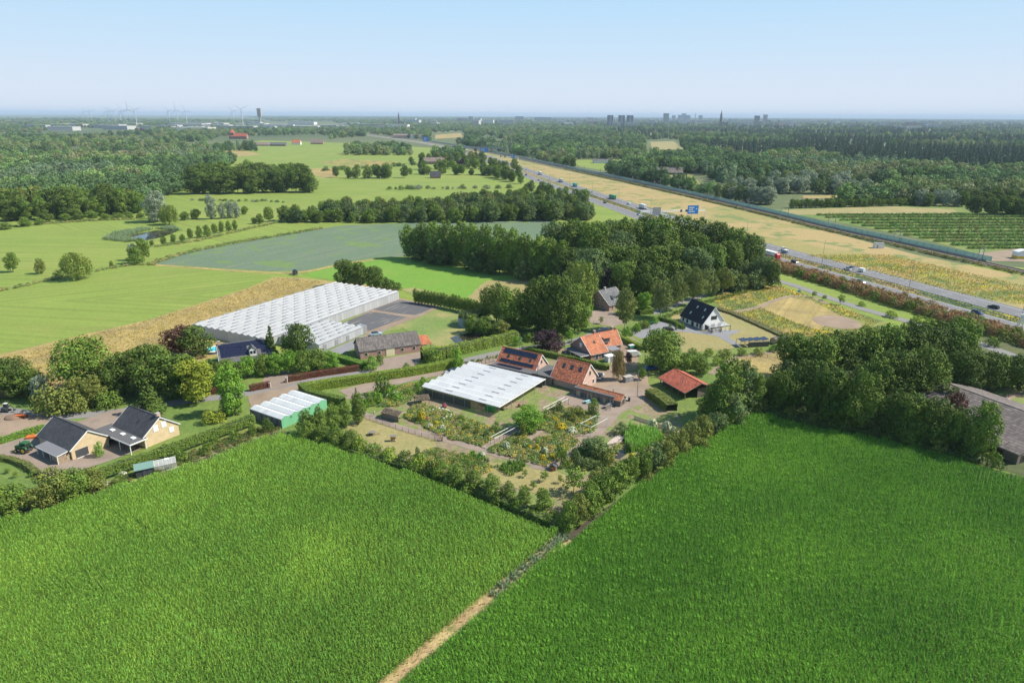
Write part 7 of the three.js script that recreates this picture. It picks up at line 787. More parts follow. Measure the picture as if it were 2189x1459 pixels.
{ // feeder, spool table, deck, frames
  let p = [-30.5,-158.9], t = thing('hay_feeder', 'wooden hay feeder with a little roof on the paddock', 'feeder', null); t.position.set(p[0], 0.12, p[1]); part('roof', bx(1.7, 0.08, 1).rotateX(0.2), M.greyWood, t, 0, 1.45, 0); part('rack', bx(1.3, 0.75, 0.55), std([0.45, 0.27, 0.08], 0.9), t, 0, 0.95, 0); part('trough', bx(1.4, 0.3, 0.7), M.paleWood, t, 0, 0.25, 0.1); for (const a of [-0.65, 0.65]) part('leg', bx(0.1, 1.35, 0.1), M.wood, t, a, 0.68, -0.3);
  p = [-36.6,-162.4]; t = thing('climbing_table', 'round wooden climbing platform on legs in the paddock', 'platform', null); t.position.set(p[0], 0.12, p[1]); part('top', new THREE.CylinderGeometry(0.95, 0.95, 0.14, 10), M.greyWood, t, 0, 0.85, 0); for (let i = 0; i < 6; i++) part('leg', bar([0.5 * Math.cos(i), 0.8, 0.5 * Math.sin(i)], [0.85 * Math.cos(i), 0, 0.85 * Math.sin(i)], 0.07), M.wood, t); part('ramp', beam([0.8, 0.8, -0.1], [2, 0.2, -0.4], 0.25, 0.06), M.wood, t);
  const q = [[23.1,-155.4], [24.3,-153.3], [29.8,-160.8], [27.8,-162.4]]; t = thing('timber_deck', 'pale timber deck with a railing above the rain pond', 'deck', null); const dx = q[3][0] - q[0][0], dz = q[3][1] - q[0][1], L = Math.hypot(dx, dz), W = Math.hypot(q[1][0] - q[0][0], q[1][1] - q[0][1]); t.position.set(q[0][0], 0, q[0][1]); t.rotation.y = -Math.atan2(dz, dx); const R = rng(9); for (let i = 0; i < 22; i++) part('deck_board', cached('db' + L, () => bx(L / 22 - 0.03, 0.06, W)), pick([M.deck ?? (M.deck = std([0.52, 0.42, 0.36], 0.85)), M.deck2 ?? (M.deck2 = std([0.45, 0.37, 0.32], 0.85))], R), t, ((i + 0.5) * L) / 22, 0.5, W / 2); for (const x of [0.1, L * 0.5, L - 0.1]) part('rail_post', bx(0.08, 1, 0.08), M.wood, t, x, 0.95, W); for (const y of [0.95, 1.4]) part('handrail', bx(L, 0.06, 0.06), M.greyWood, t, L / 2, y, W); for (const x of [0.3, L - 0.3]) for (const z of [0.3, W - 0.3]) part('pile', bx(0.14, 0.5, 0.14), M.wood, t, x, 0.25, z);
  const fr = [[20.8,-162.2], [25.7,-167.6], [22.9,-169.5], [18.2,-164.4]]; t = thing('pergola_frame', 'open steel pergola frame of four posts over the garden path', 'pergola', null); t.position.set(fr[0][0], 0, fr[0][1]); fr.forEach((a, i) => { const b = fr[(i + 1) % 4], o = (v, y) => [v[0] - fr[0][0], y, v[1] - fr[0][1]]; part('post', bar(o(a, 0), o(a, 2.7), 0.07), M.steelPale ?? (M.steelPale = std([0.5, 0.55, 0.5], 0.5)), t); part('top_rail', bar(o(a, 2.7), o(b, 2.7), 0.08), M.steelPale, t); });
  for (const [a, b, lab] of [[[-5.4,-157.2], [1.5,-165.6], 'trellis of two pale rails along the cross path'], [[8.7,-175.4], [15.5,-183.5], 'trellis of two pale rails beside the timber annexe lawn']]) { t = thing('rail_trellis', lab, 'trellis', null); const d = [b[0] - a[0], b[1] - a[1]], l = Math.hypot(...d), n = [(-d[1] / l) * 1.3, (d[0] / l) * 1.3]; t.position.set(a[0], 0, a[1]); for (const s of [0, 1]) { part('rail', bar([n[0] * s, 2.2, n[1] * s], [d[0] + n[0] * s, 2.2, d[1] + n[1] * s], 0.06), M.white, t); for (let k = 0; k < 4; k++) part('post', bar([(d[0] * k) / 3 + n[0] * s, 0, (d[1] * k) / 3 + n[1] * s], [(d[0] * k) / 3 + n[0] * s, 2.2, (d[1] * k) / 3 + n[1] * s], 0.05), M.darkSteel, t); } }
  // fences
  const fence = (name, label, pts, step, h, wires, mat = M.wood) => { const t = thing(name, label, 'fence', null); for (let i = 0; i < pts.length - 1; i++) { const [x0, z0] = pts[i], [x1, z1] = pts[i + 1], l = Math.hypot(x1 - x0, z1 - z0), n = Math.max(1, Math.round(l / step)); for (let k = 0; k < n + (i === pts.length - 2 ? 1 : 0); k++) part('post', cached('fp' + h, () => cyl(0.06, 0.06, h)), mat, t, x0 + ((x1 - x0) * k) / n, 0.1, z0 + ((z1 - z0) * k) / n); for (const y of wires) part('rail', bar([x0, y, z0], [x1, y, z1], 0.03), mat, t); } return t; };
  fence('wire_fence', 'low post and wire fence between paddock and garden path', [[-41,-172.8], [-29.1,-165], [-19.8,-159.3]], 2.4, 1.15, [0.3, 0.6, 1.1], M.greyWood); fence('wire_fence', 'post and wire fence along the upper paddock edge', [[-44.9,-167.7], [-43,-170.4], [-41,-173.1]], 2.4, 1.15, [0.5, 1.1], M.paleWood); fence('field_fence', 'thin post fence around the sandy riding circle field', [[99.4,-291.6], [108.2,-284.2], [112.3,-263.5], [120.3,-251.2]], 4, 1.2, [0.6, 1.1]); fence('field_fence', 'wooden fence round the brown riding paddock', [[78.4,-219.2], [87.3,-226.5], [94.4,-217.1]], 3, 1.3, [0.7, 1.2]); fence('yard_fence', 'black steel fence beside the solar barn entrance', [[-13.3,-211.3], [-10.2,-216.2], [-5.2,-219.5]], 1.5, 1.3, [0.3, 1.25], M.black);
  { const a = [34,-173], b = [43.1,-164.9], t = thing('picket_fence', 'grey wooden picket fence below the white hydrangeas', 'fence', null), l = Math.hypot(b[0] - a[0], b[1] - a[1]); t.position.set(a[0], 0, a[1]); t.rotation.y = -Math.atan2(b[1] - a[1], b[0] - a[0]); const n = Math.floor(l / 0.22); for (let i = 0; i < n; i++) part('picket', cached('pk', () => bx(0.13, 1.15, 0.04)), M.fencePale ?? (M.fencePale = std([0.3, 0.26, 0.24], 0.9)), t, i * 0.22, 0.6, 0); for (const y of [0.35, 0.95]) part('rail', bx(l, 0.08, 0.05), M.fencePale, t, l / 2, y, 0.05); }
  { const p = [-18.8,-159], t = thing('wooden_gate', 'wooden gate with a brace between path and paddock', 'gate', null); t.position.set(p[0], 0.1, p[1]); t.rotation.y = -0.1; for (const x of [-1, 1]) part('gate_post', bx(0.14, 1.4, 0.14), M.wood, t, x, 0.7, 0); for (const y of [0.3, 0.75, 1.2]) part('gate_rail', bx(1.9, 0.1, 0.05), M.wood, t, 0, y, 0); part('brace', beam([-0.9, 0.25, 0.04], [0.9, 1.2, 0.04], 0.08, 0.05), M.wood, t); }
  // tables, benches, bins, boxes
  const table = (p, mat, label) => { const t = thing('picnic_table', label, 'table', null); t.position.set(p[0], 0.14, p[1]); t.rotation.y = 0.6; part('top', bx(1.8, 0.06, 0.8), mat, t, 0, 0.75, 0); for (const s of [-1, 1]) { part('bench_seat', bx(1.8, 0.05, 0.28), mat, t, 0, 0.45, s * 0.72); part('leg_frame', merge([beam([s * 0.7, 0, -0.7], [s * 0.7, 0.74, -0.2], 0.07, 0.07), beam([s * 0.7, 0, 0.7], [s * 0.7, 0.74, 0.2], 0.07, 0.07), bx(0.07, 0.07, 1.5, s * 0.7, 0.42, 0)]), mat, t); } return t; };
  table([22.1,-183.9], std([0.25, 0.5, 0.52], 0.6), 'teal picnic table beside the timber annexe'); table([27.3,-180.3], M.greyWood, 'grey picnic table at the end of the timber annexe'); table([28.5,-181.9], M.steel, 'steel cafe table beside the annexe door');
  { const p = [33.4,-185.7], t = thing('garden_bench', 'white bench at the gable of the low orange wing', 'bench', null); t.position.set(p[0], 0.14, p[1]); t.rotation.y = 0.62; for (let i = 0; i < 3; i++) part('seat_slat', bx(2.4, 0.05, 0.15), M.white, t, 0, 0.45, i * 0.18); for (let i = 0; i < 2; i++) part('back_slat', bx(2.4, 0.14, 0.05), M.white, t, 0, 0.65 + i * 0.2, -0.15); for (const x of [-1, 1]) part('leg', bx(0.08, 0.8, 0.5), M.white, t, x, 0.4, 0.1); }
  const bin = (p, c, label, ry = 0) => { const t = thing('wheelie_bin', label, 'bin', null); t.position.set(p[0], 0.14, p[1]); t.rotation.y = ry; const g = new THREE.CylinderGeometry(0.42, 0.33, 0.95, 4); g.rotateY(Math.PI / 4); part('body', g, c, t, 0, 0.55, 0); part('lid', bx(0.66, 0.08, 0.7), c, t, 0, 1.06, 0); for (const s of [-1, 1]) { const w = part('wheel', tyreG, M.rubber, t, s * 0.25, 0.11, -0.3); w.scale.set(0.11, 0.11, 0.06); w.rotation.y = Math.PI / 2; } };
  const bg = std([0.03, 0.22, 0.08], 0.5); bin([55.9,-263.3], bg, 'left green wheelie bin on the grey driveway'); bin([56.9,-263.9], bg, 'right green wheelie bin on the grey driveway'); bin([34.6,-185.4], M.black, 'black bin beside the white bench'); bin([53.9,-278.9], bg, 'green bin beside the lane hedge'); 
  { const p = [36.8,-200.6], t = thing('grey_container', 'grey painted container box with white scrawls beside the yard', 'container', null); t.position.set(p[0], 0.1, p[1] - 0.8); t.rotation.y = 0.45; part('box', bx(2.9, 1.6, 1.8), M.steel, t, 0, 0.85, 0); part('lid', bx(3.05, 0.12, 1.95), M.concrete, t, 0, 1.72, 0); part('scrawl', bx(0.12, 0.9, 0.02), M.white, t, 0.2, 0.85, 0.92); part('scrawl', bx(0.5, 0.12, 0.02), M.white, t, 0.5, 1.25, 0.92); part('scrawl', bx(0.1, 0.6, 0.02), M.white, t, 0.85, 1, 0.92); }
  { const p = [10,-144.4], t = thing('orange_door_hut', 'small dark hut with an orange door on the orchard lawn', 'hut', null); t.position.set(p[0], 0.1, p[1]); t.rotation.y = -0.4; part('wall', bx(1.5, 1.1, 1.2), M.wood, t, 0, 0.55, 0); for (const s of [-1, 1]) part('roof_slope', beam([0, 1.55, 0], [s * 0.95, 1.05, 0], 1.5, 0.06), M.anth, t); part('door', bx(0.6, 0.8, 0.05), M.orange, t, 0, 0.45, 0.63); }
  // raised beds
  [[[13.4,-158.8], 0.55, 5, 1.4], [[15.9,-160.7], 0.55, 5, 1.4], [[6.6,-151.9], 0.6, 4, 1.2], [[10.3,-156.2], -0.9, 5, 1.2], [[-0.2,-152.8], 0.6, 3, 1.2]].forEach(([p, a, L, W], i) => { const t = thing('raised_bed', ['long timber raised bed beside the bed path', 'second timber raised bed beside the bed path', 'short timber bed near the main path', 'narrow timber bed across the bed path', 'small timber bed at the path corner'][i], 'raised bed', null); t.position.set(p[0], 0.1, p[1]); t.rotation.y = a; for (const s of [-1, 1]) { part('side_board', bx(L, 0.4, 0.07), M.paleWood, t, 0, 0.2, (s * W) / 2); part('end_board', bx(0.07, 0.4, W), M.paleWood, t, (s * L) / 2, 0.2, 0); } part('soil', bx(L - 0.1, 0.05, W - 0.1), barkMat, t, 0, 0.33, 0); });
}
// ---------------------------------------------------------------- lamp posts in the village
for (const [p, h, lab] of [[[37.6,-189], 8.5, 'lamp post in the middle of the garden yard'], [[2.8,-230.3], 6.5, 'pale lamp post behind the tall hedge'], [[31.4,-251.7], 5, 'lamp post beside the south house chimney'], [[28.1,-178.6], 2.6, 'short lamp on the garden yard edge']]) lampPost(p[0], p[1], h, 1, lab, null).children[1].scale.setScalar(0.6);
// ---------------------------------------------------------------- parked cars and farm machines
{ const P = (p, d, c, l, k) => car(p[0], p[1], d, c, l, k); P([-19.8,-207.3], Math.PI + 0.45, [0.4, 0.42, 0.42], 'silver grey pick-up-like car parked by the nursery hedge', 'wagon'); P([28.3,-204.2], 1.2, W0, 'white car parked behind the farm building', 'wagon'); P([46.2,-212], 0.3, [0.03, 0.12, 0.4], 'blue car parked under the elder', 'sedan'); P([61,-254.6], 0.25, K0, 'black car parked on the grey driveway', 'wagon'); P([42.5,-224.9], 0.2, W0, 'white van parked at the south house', 'van'); P([-51.8,-247.5], 0.4, [0.4, 0.5, 0.6], 'pale blue car parked beside the small greenhouse', 'sedan'); }
{ const p = [43.2,-233.5], t = thing('garden_trailer', 'green and white garden trailer on the south house yard', 'trailer', null); t.position.set(p[0], 0.14, p[1]); t.rotation.y = 0.5; part('body', bx(2.4, 0.9, 1.5), std([0.03, 0.22, 0.15], 0.5), t, 0, 0.8, 0); part('cover', bx(2.2, 0.12, 1.4), M.paint, t, 0, 1.3, 0); for (const s of [-1, 1]) wheel(t, 0, s * 0.8, 0.3); part('drawbar', bx(1.2, 0.08, 0.08), M.darkSteel, t, 1.7, 0.5, 0); }
{ // tractor
  const p = [-121,-152.1], t = thing('tractor', 'green tractor with yellow wheels parked beside the garage lean-to', 'tractor', null), g = std([0.02, 0.1, 0.025], 0.4), y = std([0.7, 0.5, 0.02], 0.4); t.position.set(p[0], 0.12, p[1]); t.rotation.y = Math.PI - 0.16; part('bonnet', extr([[0.2, 0.85], [2.1, 0.8], [2.15, 1.5], [1.9, 1.62], [0.2, 1.72]], 0.85, 0.08), g, t); part('chassis', bx(3.2, 0.4, 0.5), M.black, t, 0.4, 0.8, 0); const c = part('cab', bx(1.35, 1.15, 1.4), M.glass, t, -0.55, 1.85, 0); part('cab_roof', extr([[-0.85, 0], [0.85, 0], [0.75, 0.24], [-0.75, 0.26]], 1.6, 0.06), g, c, 0, 0.6, 0); for (const a of [-0.68, 0.68]) for (const b of [-0.7, 0.7]) part('cab_pillar', bx(0.08, 1.2, 0.08), g, c, a, 0, b);
  for (const s of [-1, 1]) { const w = wheel(t, -0.75, s * 0.95, 0.82, 0.48); w.children[0].material = y; const f = wheel(t, 1.65, s * 0.78, 0.45, 0.3); f.children[0].material = y; part('mudguard', extr([[-0.95, 0], [0.9, -0.1], [0.7, 0.35], [0, 0.62], [-0.7, 0.4]], 0.45, 0.04), g, t, -0.75, 1.25, s * 0.9); } part('exhaust', cyl(0.06, 0.06, 1.1), M.black, t, 1.1, 1.6, 0.35); part('hitch', bx(0.6, 0.3, 0.9), M.darkSteel, t, -1.6, 0.8, 0);
  const q = [-124.1,-159.9], o = thing('orange_mower', 'orange mower attachment lying beside the garage', 'mower', null); o.position.set(q[0], 0.12, q[1]); o.rotation.y = 0.25; part('deck', extr([[-1.5, 0.1], [1.5, 0.1], [1.4, 0.5], [-1.4, 0.5]], 1.4, 0.08), M.orange, o); part('frame', merge([bar([-0.6, 0.5, 0.4], [0, 1.2, -0.3], 0.06), bar([0.6, 0.5, 0.4], [0, 1.2, -0.3], 0.06)]), M.orange, o);
  const e = [-142.6,-176.1], x = thing('mini_excavator', 'small dark excavator at the dirt yard edge', 'excavator', null); x.position.set(e[0], 0.12, e[1]); for (const s of [-1, 1]) part('track', extr([[-1, 0], [1, 0], [1.2, 0.25], [1, 0.5], [-1, 0.5], [-1.2, 0.25]], 0.35, 0.04), M.rubber, x, 0, 0, s * 0.65); part('house', bx(1.4, 0.7, 1.3), M.darkSteel, x, -0.2, 0.9, 0); const cb = part('cab', bx(0.9, 1.2, 0.8), M.glass, x, 0.2, 1.75, -0.2); part('cab_roof', bx(1, 0.1, 0.9), M.paint, cb, 0, 0.65, 0); part('boom', beam([0.6, 1, 0.3], [2, 2.2, 0.3], 0.18, 0.22), M.darkSteel, x); part('arm', beam([2, 2.2, 0.3], [2.8, 0.9, 0.3], 0.14, 0.18), M.darkSteel, x); part('bucket', bx(0.5, 0.4, 0.6), M.darkSteel, x, 2.8, 0.7, 0.3);
  const b = [-135.5,-172.1], k = thing('orange_plough', 'orange field implement on the dirt yard', 'plough', null); k.position.set(b[0], 0.12, b[1]); k.rotation.y = 0.1; part('frame', bx(3, 0.16, 0.9), M.orange, k, 0, 0.75, 0); for (let i = 0; i < 5; i++) part('tine', beam([-1.2 + i * 0.6, 0.7, 0.2], [-1.2 + i * 0.6, 0, 0.5], 0.08, 0.12), M.orange, k); part('roller', new THREE.CylinderGeometry(0.3, 0.3, 2.8, 10).rotateZ(Math.PI / 2), M.red, k, 0, 0.35, -0.6); part('hitch', bar([0, 0.8, -0.4], [0, 1.5, -0.2], 0.08), M.orange, k);
  const r = [-114.3,-349.5], i = thing('irrigation_reel', 'dark hose reel trailer on the headland of the cabbage field', 'reel', null); i.position.set(r[0], 0.1, r[1]); part('drum', new THREE.CylinderGeometry(1.35, 1.35, 1.1, 20).rotateX(1.35), M.darkSteel, i, 0.8, 1.7, 0); part('hub', new THREE.CylinderGeometry(0.5, 0.5, 1.2, 12).rotateX(Math.PI / 2), M.darkSteel, i, 0.8, 2.1, 0); part('frame', merge([bx(5, 0.25, 1.2, 0, 0.6, 0), bar([0.8, 0.6, 0.6], [0.8, 2.1, 0.6], 0.1), bar([0.8, 0.6, -0.6], [0.8, 2.1, -0.6], 0.1)]), M.greyWood, i); for (const s of [-1, 1]) wheel(i, 0.3, s * 0.9, 0.5, 0.3);
  const l = [145.8,-185.3], lp = thing('log_pile', 'heap of sawn logs behind the long barn', 'logs', null); lp.position.set(l[0], 0.1, l[1]); const R = rng(21), gs = []; for (let n = 0; n < 70; n++) { const c = new THREE.CylinderGeometry(0.22, 0.24, 1.2, 7); c.rotateZ(Math.PI / 2 + (R() - 0.5)); c.rotateY(R() * 3); const h = R(); c.translate((R() - 0.5) * 5 * (1 - h * 0.6), 0.2 + h * 0.9, (R() - 0.5) * 2.4 * (1 - h * 0.6)); gs.push(c); } const lg = part('sawn_logs', merge(gs), M.paleWood, lp); lg.userData.kind = 'stuff';
  const d = [-127.4,-171.6]; const so = thing('soil_heap', 'low brown soil heap beside the orange implement', 'soil heap', null), hs = new THREE.SphereGeometry(2, 20, 10, 0, 6.3, 0, 1.57), pp = hs.attributes.position; for (let n = 0; n < pp.count; n++) { const f = 0.8 + 0.5 * fbm(pp.getX(n) + 4, pp.getZ(n) + 2, 3); pp.setXYZ(n, pp.getX(n) * f, pp.getY(n) * 0.4 * f, pp.getZ(n) * f); } hs.computeVertexNormals(); const s2 = [-137.7,-172.1]; so.position.set(s2[0], 0.1, s2[1]); part('heap', hs, std([0.2, 0.13, 0.09], 0.95), so);
  for (const [p3, lab] of [[[-74.4,-194.6], 'left brick gatepost at the drive of the solar-panel house'], [[-70.6,-198.9], 'right brick gatepost at the drive of the solar-panel house']]) { const gp = thing('gatepost', lab, 'gatepost', null); gp.position.set(p3[0], 0, p3[1]); part('pillar', bx(0.6, 1.7, 0.6), B.pale, gp, 0, 0.85, 0); part('cap', bx(0.75, 0.12, 0.75), M.concrete, gp, 0, 1.76, 0); }
}
// ---------------------------------------------------------------- people
{
  function person(p, ry, shirt, trousers, label, h = 1.72, stride = 0.16) {
    const N = 56, mc = new MarchingCubes(N, M.skin, false, false, 60000), half = 1.0; mc.isolation = 0; const J = [[[0, 0.86, 0], [0, 1.4, 0], 0.13, 0.17], [[0, 1.4, 0], [0, 1.52, 0.01], 0.07, 0.055], [[0, 1.6, 0.015], [0, 1.66, 0.02], 0.095, 0.1], [[-0.16, 1.38, 0], [-0.27, 1.08, 0.03], 0.06, 0.045], [[-0.27, 1.08, 0.03], [-0.26, 0.84, 0.12], 0.045, 0.035], [[0.16, 1.38, 0], [0.27, 1.08, -0.02], 0.06, 0.045], [[0.27, 1.08, -0.02], [0.27, 0.83, 0.08], 0.045, 0.035], [[-0.09, 0.88, 0], [-0.1, 0.48, stride * 0.6], 0.1, 0.065], [[-0.1, 0.48, stride * 0.6], [-0.1, 0.07, stride], 0.062, 0.045], [[-0.1, 0.05, stride], [-0.1, 0.04, stride + 0.16], 0.045, 0.04], [[0.09, 0.88, 0], [0.1, 0.48, -stride * 0.2], 0.1, 0.065], [[0.1, 0.48, -stride * 0.2], [0.1, 0.07, -stride], 0.062, 0.045], [[0.1, 0.05, -stride], [0.1, 0.04, -stride + 0.16], 0.045, 0.04]];
    for (const s of [-1, 1]) for (let f = 0; f < 5; f++) J.push([[s * 0.265, 0.83, 0.1 + (f - 2) * 0.018], [s * 0.26, 0.74 + (f === 0 ? 0.04 : 0), 0.11 + (f - 2) * 0.022], 0.012, 0.01]);
    const dist = (x, y, z) => { let d = 1e9; for (const [a, b, ra, rb] of J) { const v = [b[0] - a[0], b[1] - a[1], b[2] - a[2]], w = [x - a[0], y - a[1], z - a[2]], t = clamp((w[0] * v[0] + w[1] * v[1] + w[2] * v[2]) / (v[0] ** 2 + v[1] ** 2 + v[2] ** 2)), q = Math.hypot(w[0] - v[0] * t, w[1] - v[1] * t, w[2] - v[2] * t) - (ra + (rb - ra) * t), k = 0.05, h2 = clamp(0.5 + (0.5 * (d - q)) / k); d = d + (q - d) * h2 - k * h2 * (1 - h2); } return d; };
    for (let k = 0; k < N; k++) for (let j = 0; j < N; j++) for (let i = 0; i < N; i++) mc.field[i + j * N + k * N * N] = -dist(((i - N / 2) / (N / 2)) * half, ((j - N / 2) / (N / 2)) * half + 0.9, ((k - N / 2) / (N / 2)) * half); mc.update();
    const n = mc.count, pos = mc.positionArray.slice(0, n * 3), nor = mc.normalArray.slice(0, n * 3), col = new Float32Array(n * 3); for (let i = 0; i < n; i++) { const y = pos[i * 3 + 1] * half + 0.9, x = pos[i * 3]; pos[i * 3] *= half; pos[i * 3 + 1] = y; pos[i * 3 + 2] *= half; const c = y < 0.09 ? [0.05, 0.04, 0.04] : y < 0.9 && Math.abs(x) < 0.22 ? trousers : y > 1.47 || (Math.abs(x) > 0.2 && y < 1.08) ? [0.45, 0.28, 0.2] : shirt; col.set(c, i * 3); }
    const g = new THREE.BufferGeometry(); g.setAttribute('position', new THREE.BufferAttribute(pos, 3)); g.setAttribute('normal', new THREE.BufferAttribute(nor, 3)); g.setAttribute('color', new THREE.BufferAttribute(col, 3));
    const t = thing('person', label, 'person', null); t.position.set(p[0], 0.15, p[1]); t.rotation.y = ry; t.scale.setScalar(h / 1.76); part('body', g, new THREE.MeshStandardMaterial({ vertexColors: true, roughness: 0.8 }), t); part('hair', new THREE.SphereGeometry(0.108, 14, 10, 0, 6.3, 0, 1.7), std([0.1, 0.06, 0.04], 0.9), t, 0, 1.67, -0.005);
    const fc = part('face', new THREE.SphereGeometry(0.02, 8, 6), M.skin, t, 0, 1.62, 0.12); for (const s of [-1, 1]) part('eye', new THREE.SphereGeometry(0.012, 6, 5), M.black, fc, s * 0.035, 0.03, -0.008);
  }
  person([-40.7,-174.1], 0.4, [0.62, 0.62, 0.6], [0.5, 0.5, 0.48], 'person in pale clothes at the paddock gate corner'); person([-38.4,-174.4], -0.6, [0.7, 0.7, 0.7], [0.6, 0.6, 0.6], 'person in white walking past the sod-roofed shelter', 1.7, 0.2); person([-18.1,-159.1], 1.2, [0.65, 0.3, 0.1], [0.06, 0.06, 0.08], 'person in an orange top beside the wooden gate', 1.6, 0.12);
}
trees('shrub', ['mid', 'olive', 'light', 'hedge'], 'loose bush on the bank below the white house lawn', 'loose bushes below the white house lawn', [62.9,-224.2,3.3,2.3, 69.2,-226.3,2.8,2, 74.4,-224.4,3.1,2.3, 80.7,-226.4,2.6,2, 86.9,-227.5,2.4,2, 93.8,-230.6,2.5,2, 64.4,-217.6,3.4,2.2, 69.8,-216.8,2.7,1.9]);
trees('shrub', ['mid', 'hedge', 'bright'], 'roadside bush along the bends of the village lane', 'roadside bushes along the village lane', [6.2,-241,3.3,2.4, 1.8,-236.6,3.2,2.1, 21.9,-245.7,3,2.1, 17.6,-242.3,2.9,1.7, 44.1,-249.5,3.4,2.2, 48.9,-254.4,3.1,1.8, 52.5,-258.1,3.1,1.9, 58.1,-265.9,2.4,1.7, 77.3,-285.9,2.5,1.8, 84,-292.1,2.6,1.7, 27.4,-259,2.7,2.2, -34.5,-210.1,2.6,1.5, 33.5,-285.1,3.8,2.4, 30.5,-275,4.5,2.7]);
trees('round', ['mid', 'olive', 'birch'], 'small tree between grey-roofed house and the winding lane', 'small trees beside the grey-roofed house', [49.6,-278.1,8.6,2.8, 63.4,-294.9,9.4,3.3, 71.9,-303.2,9.6,3.4, 93.2,-310.4,9.8,3.3, 33.4,-294.4,10.7,3.8]);
// ---------------------------------------------------------------- farms in the middle distance
{
  const far = (name, label, p, ang, L, W, e, r, wall, roof, extra = {}) => { const t = gable(name, label, { A: p, ang, L, W, e, r, wall, roof, cat: extra.cat ?? 'house', tile: { tw: 1.2, th: 1.2, wave: 0 }, trim: extra.trim ?? M.greyWood, ...extra }); if (extra.wins) for (let i = 0; i < extra.wins; i++) win(t, 'f', (L * (i + 0.7)) / (extra.wins + 0.4), 1.8, 1.4, 1.6, { bars: 2 }); return t; };
  far('thatched_barn', 'long brown thatched barn behind the railway', [243.8,-1003.6], 178, 36, 14, 3, 10, B.boards, 'thatch', { cat: 'barn' }); far('thatched_barn', 'second thatched barn among the round trees', [283.7,-1022.2], 178, 24, 14, 3, 10, B.boards, 'thatch', { cat: 'barn' }); far('brick_farm', 'low brown farm building beside the silver poplars', [221.3,-775.7], 175, 20, 10, 3, 7.5, B.red, 'brown', { cat: 'barn', wins: 3 });
  far('white_farm_shed', 'long white farm shed beyond the railway', [174.2,-1237.9], 178, 32, 14, 4, 7, B.white, 'grey', { cat: 'shed' }); far('farmhouse', 'wide farmhouse with a grey roof and three dormers beyond the pale meadow', [-117,-1194.6], 178, 34, 12, 5, 11, B.pink, 'brown', { wins: 6 }); far('dark_cottage', 'dark cottage half hidden by purple trees', [-95.4,-925.2], 175, 14, 9, 3, 9, B.red, 'black', {}); far('flat_hall', 'low grey hall behind the farm trees', [-76.2,-1271.2], 178, 40, 16, 5, 6, B.white, 'grey', { cat: 'hall' });
  far('orange_villa', 'small house with an orange roof beyond the far grass field', [-584.8,-1951.8], 178, 24, 12, 5, 13, B.white, 'orange', {}); far('green_stable', 'green roofed stable at the edge of the far grass field', [-597.3,-1861.2], 178, 46, 16, 4, 9, B.boards, 'grey', { cat: 'stable' }); far('riding_shed', 'pale riding shed beside the green stable', [-638.8,-1856.8], 178, 40, 16, 4, 9, B.pale, 'brown', { cat: 'stable' }); far('dark_farm', 'dark roofed farm beyond the grass field', [-533,-1989.3], 178, 34, 14, 4, 13, B.red, 'brown', {}); far('glade_cottage', 'cottage with a pale roof in the woodland glade', [-769.2,-1427.3], 178, 26, 11, 3, 9, B.cream ?? B.pale, 'brown', {});
  far('white_cottage', 'white cottage at the edge of the right woods', [776.2,-1174], 178, 14, 9, 5, 9, B.white, 'black', {}); far('dark_bungalow', 'dark roofed bungalow with a white gable behind the orchard field', [544.2,-755.9], 175, 16, 9, 3, 7, B.white, 'black', {}); far('grey_bungalow', 'low grey roofed bungalow beside the stubble field', [505,-813.5], 178, 26, 10, 3, 5.5, B.white, 'grey', {}); far('pink_warehouse', 'pale pink roofed hall beside the far motorway bend', [-358.7,-2544.1], 178, 70, 40, 9, 14, B.pale, 'brown', { cat: 'hall' }); far('grey_warehouse', 'grey hall beside the far motorway bend', [-314.6,-2499.2], 178, 46, 30, 8, 14, B.white, 'grey', { cat: 'hall' });
  // the red-roofed manor with its tower
  const m = far('red_roofed_manor', 'large red roofed manor rising from the far woods', [-888.7,-2372.3], 178, 58, 18, 9, 18, B.red, 'dark', { cat: 'manor' }); part('tower', bx(13, 20, 13, 48, 10, 9), B.red, m); const tr = part('tower_roof', new THREE.ConeGeometry(10, 12, 4).rotateY(Math.PI / 4), std(TILE.dark[0]), m, 48, 26, 9);
}
// ---------------------------------------------------------------- towns on the horizon
const wallMats = [[0.42, 0.42, 0.41], [0.5, 0.46, 0.42], [0.4, 0.3, 0.26], [0.66, 0.64, 0.6], [0.34, 0.26, 0.24]].map((c) => std(c, 0.9)), redRoof = std([0.36, 0.14, 0.09], 0.9), greyRoof = std([0.3, 0.31, 0.33], 0.9);
function block(x, z, w, h, d, mat, label, name, { rows = 0, cols = 0, roof = greyRoof, ry = 0, winMat = M.glass, group, cat } = {}) {
  const t = thing(name, label, cat ?? 'building', group); t.position.set(x, 0, z); t.rotation.y = ry; part('wall', bx(w, h, d, 0, h / 2, 0), mat, t); part('roof', bx(w + 1, h * 0.04 + 0.6, d + 1, 0, h + h * 0.02, 0), roof, t); if (rows) { const g = bx((w / cols) * 0.6, (h / rows) * 0.5, 0.6); for (let i = 0; i < cols; i++) for (let j = 0; j < rows; j++) part('window', g, winMat, t, -w / 2 + ((i + 0.5) * w) / cols, ((j + 0.6) * h) / rows, d / 2 + 0.1); } return t;
}
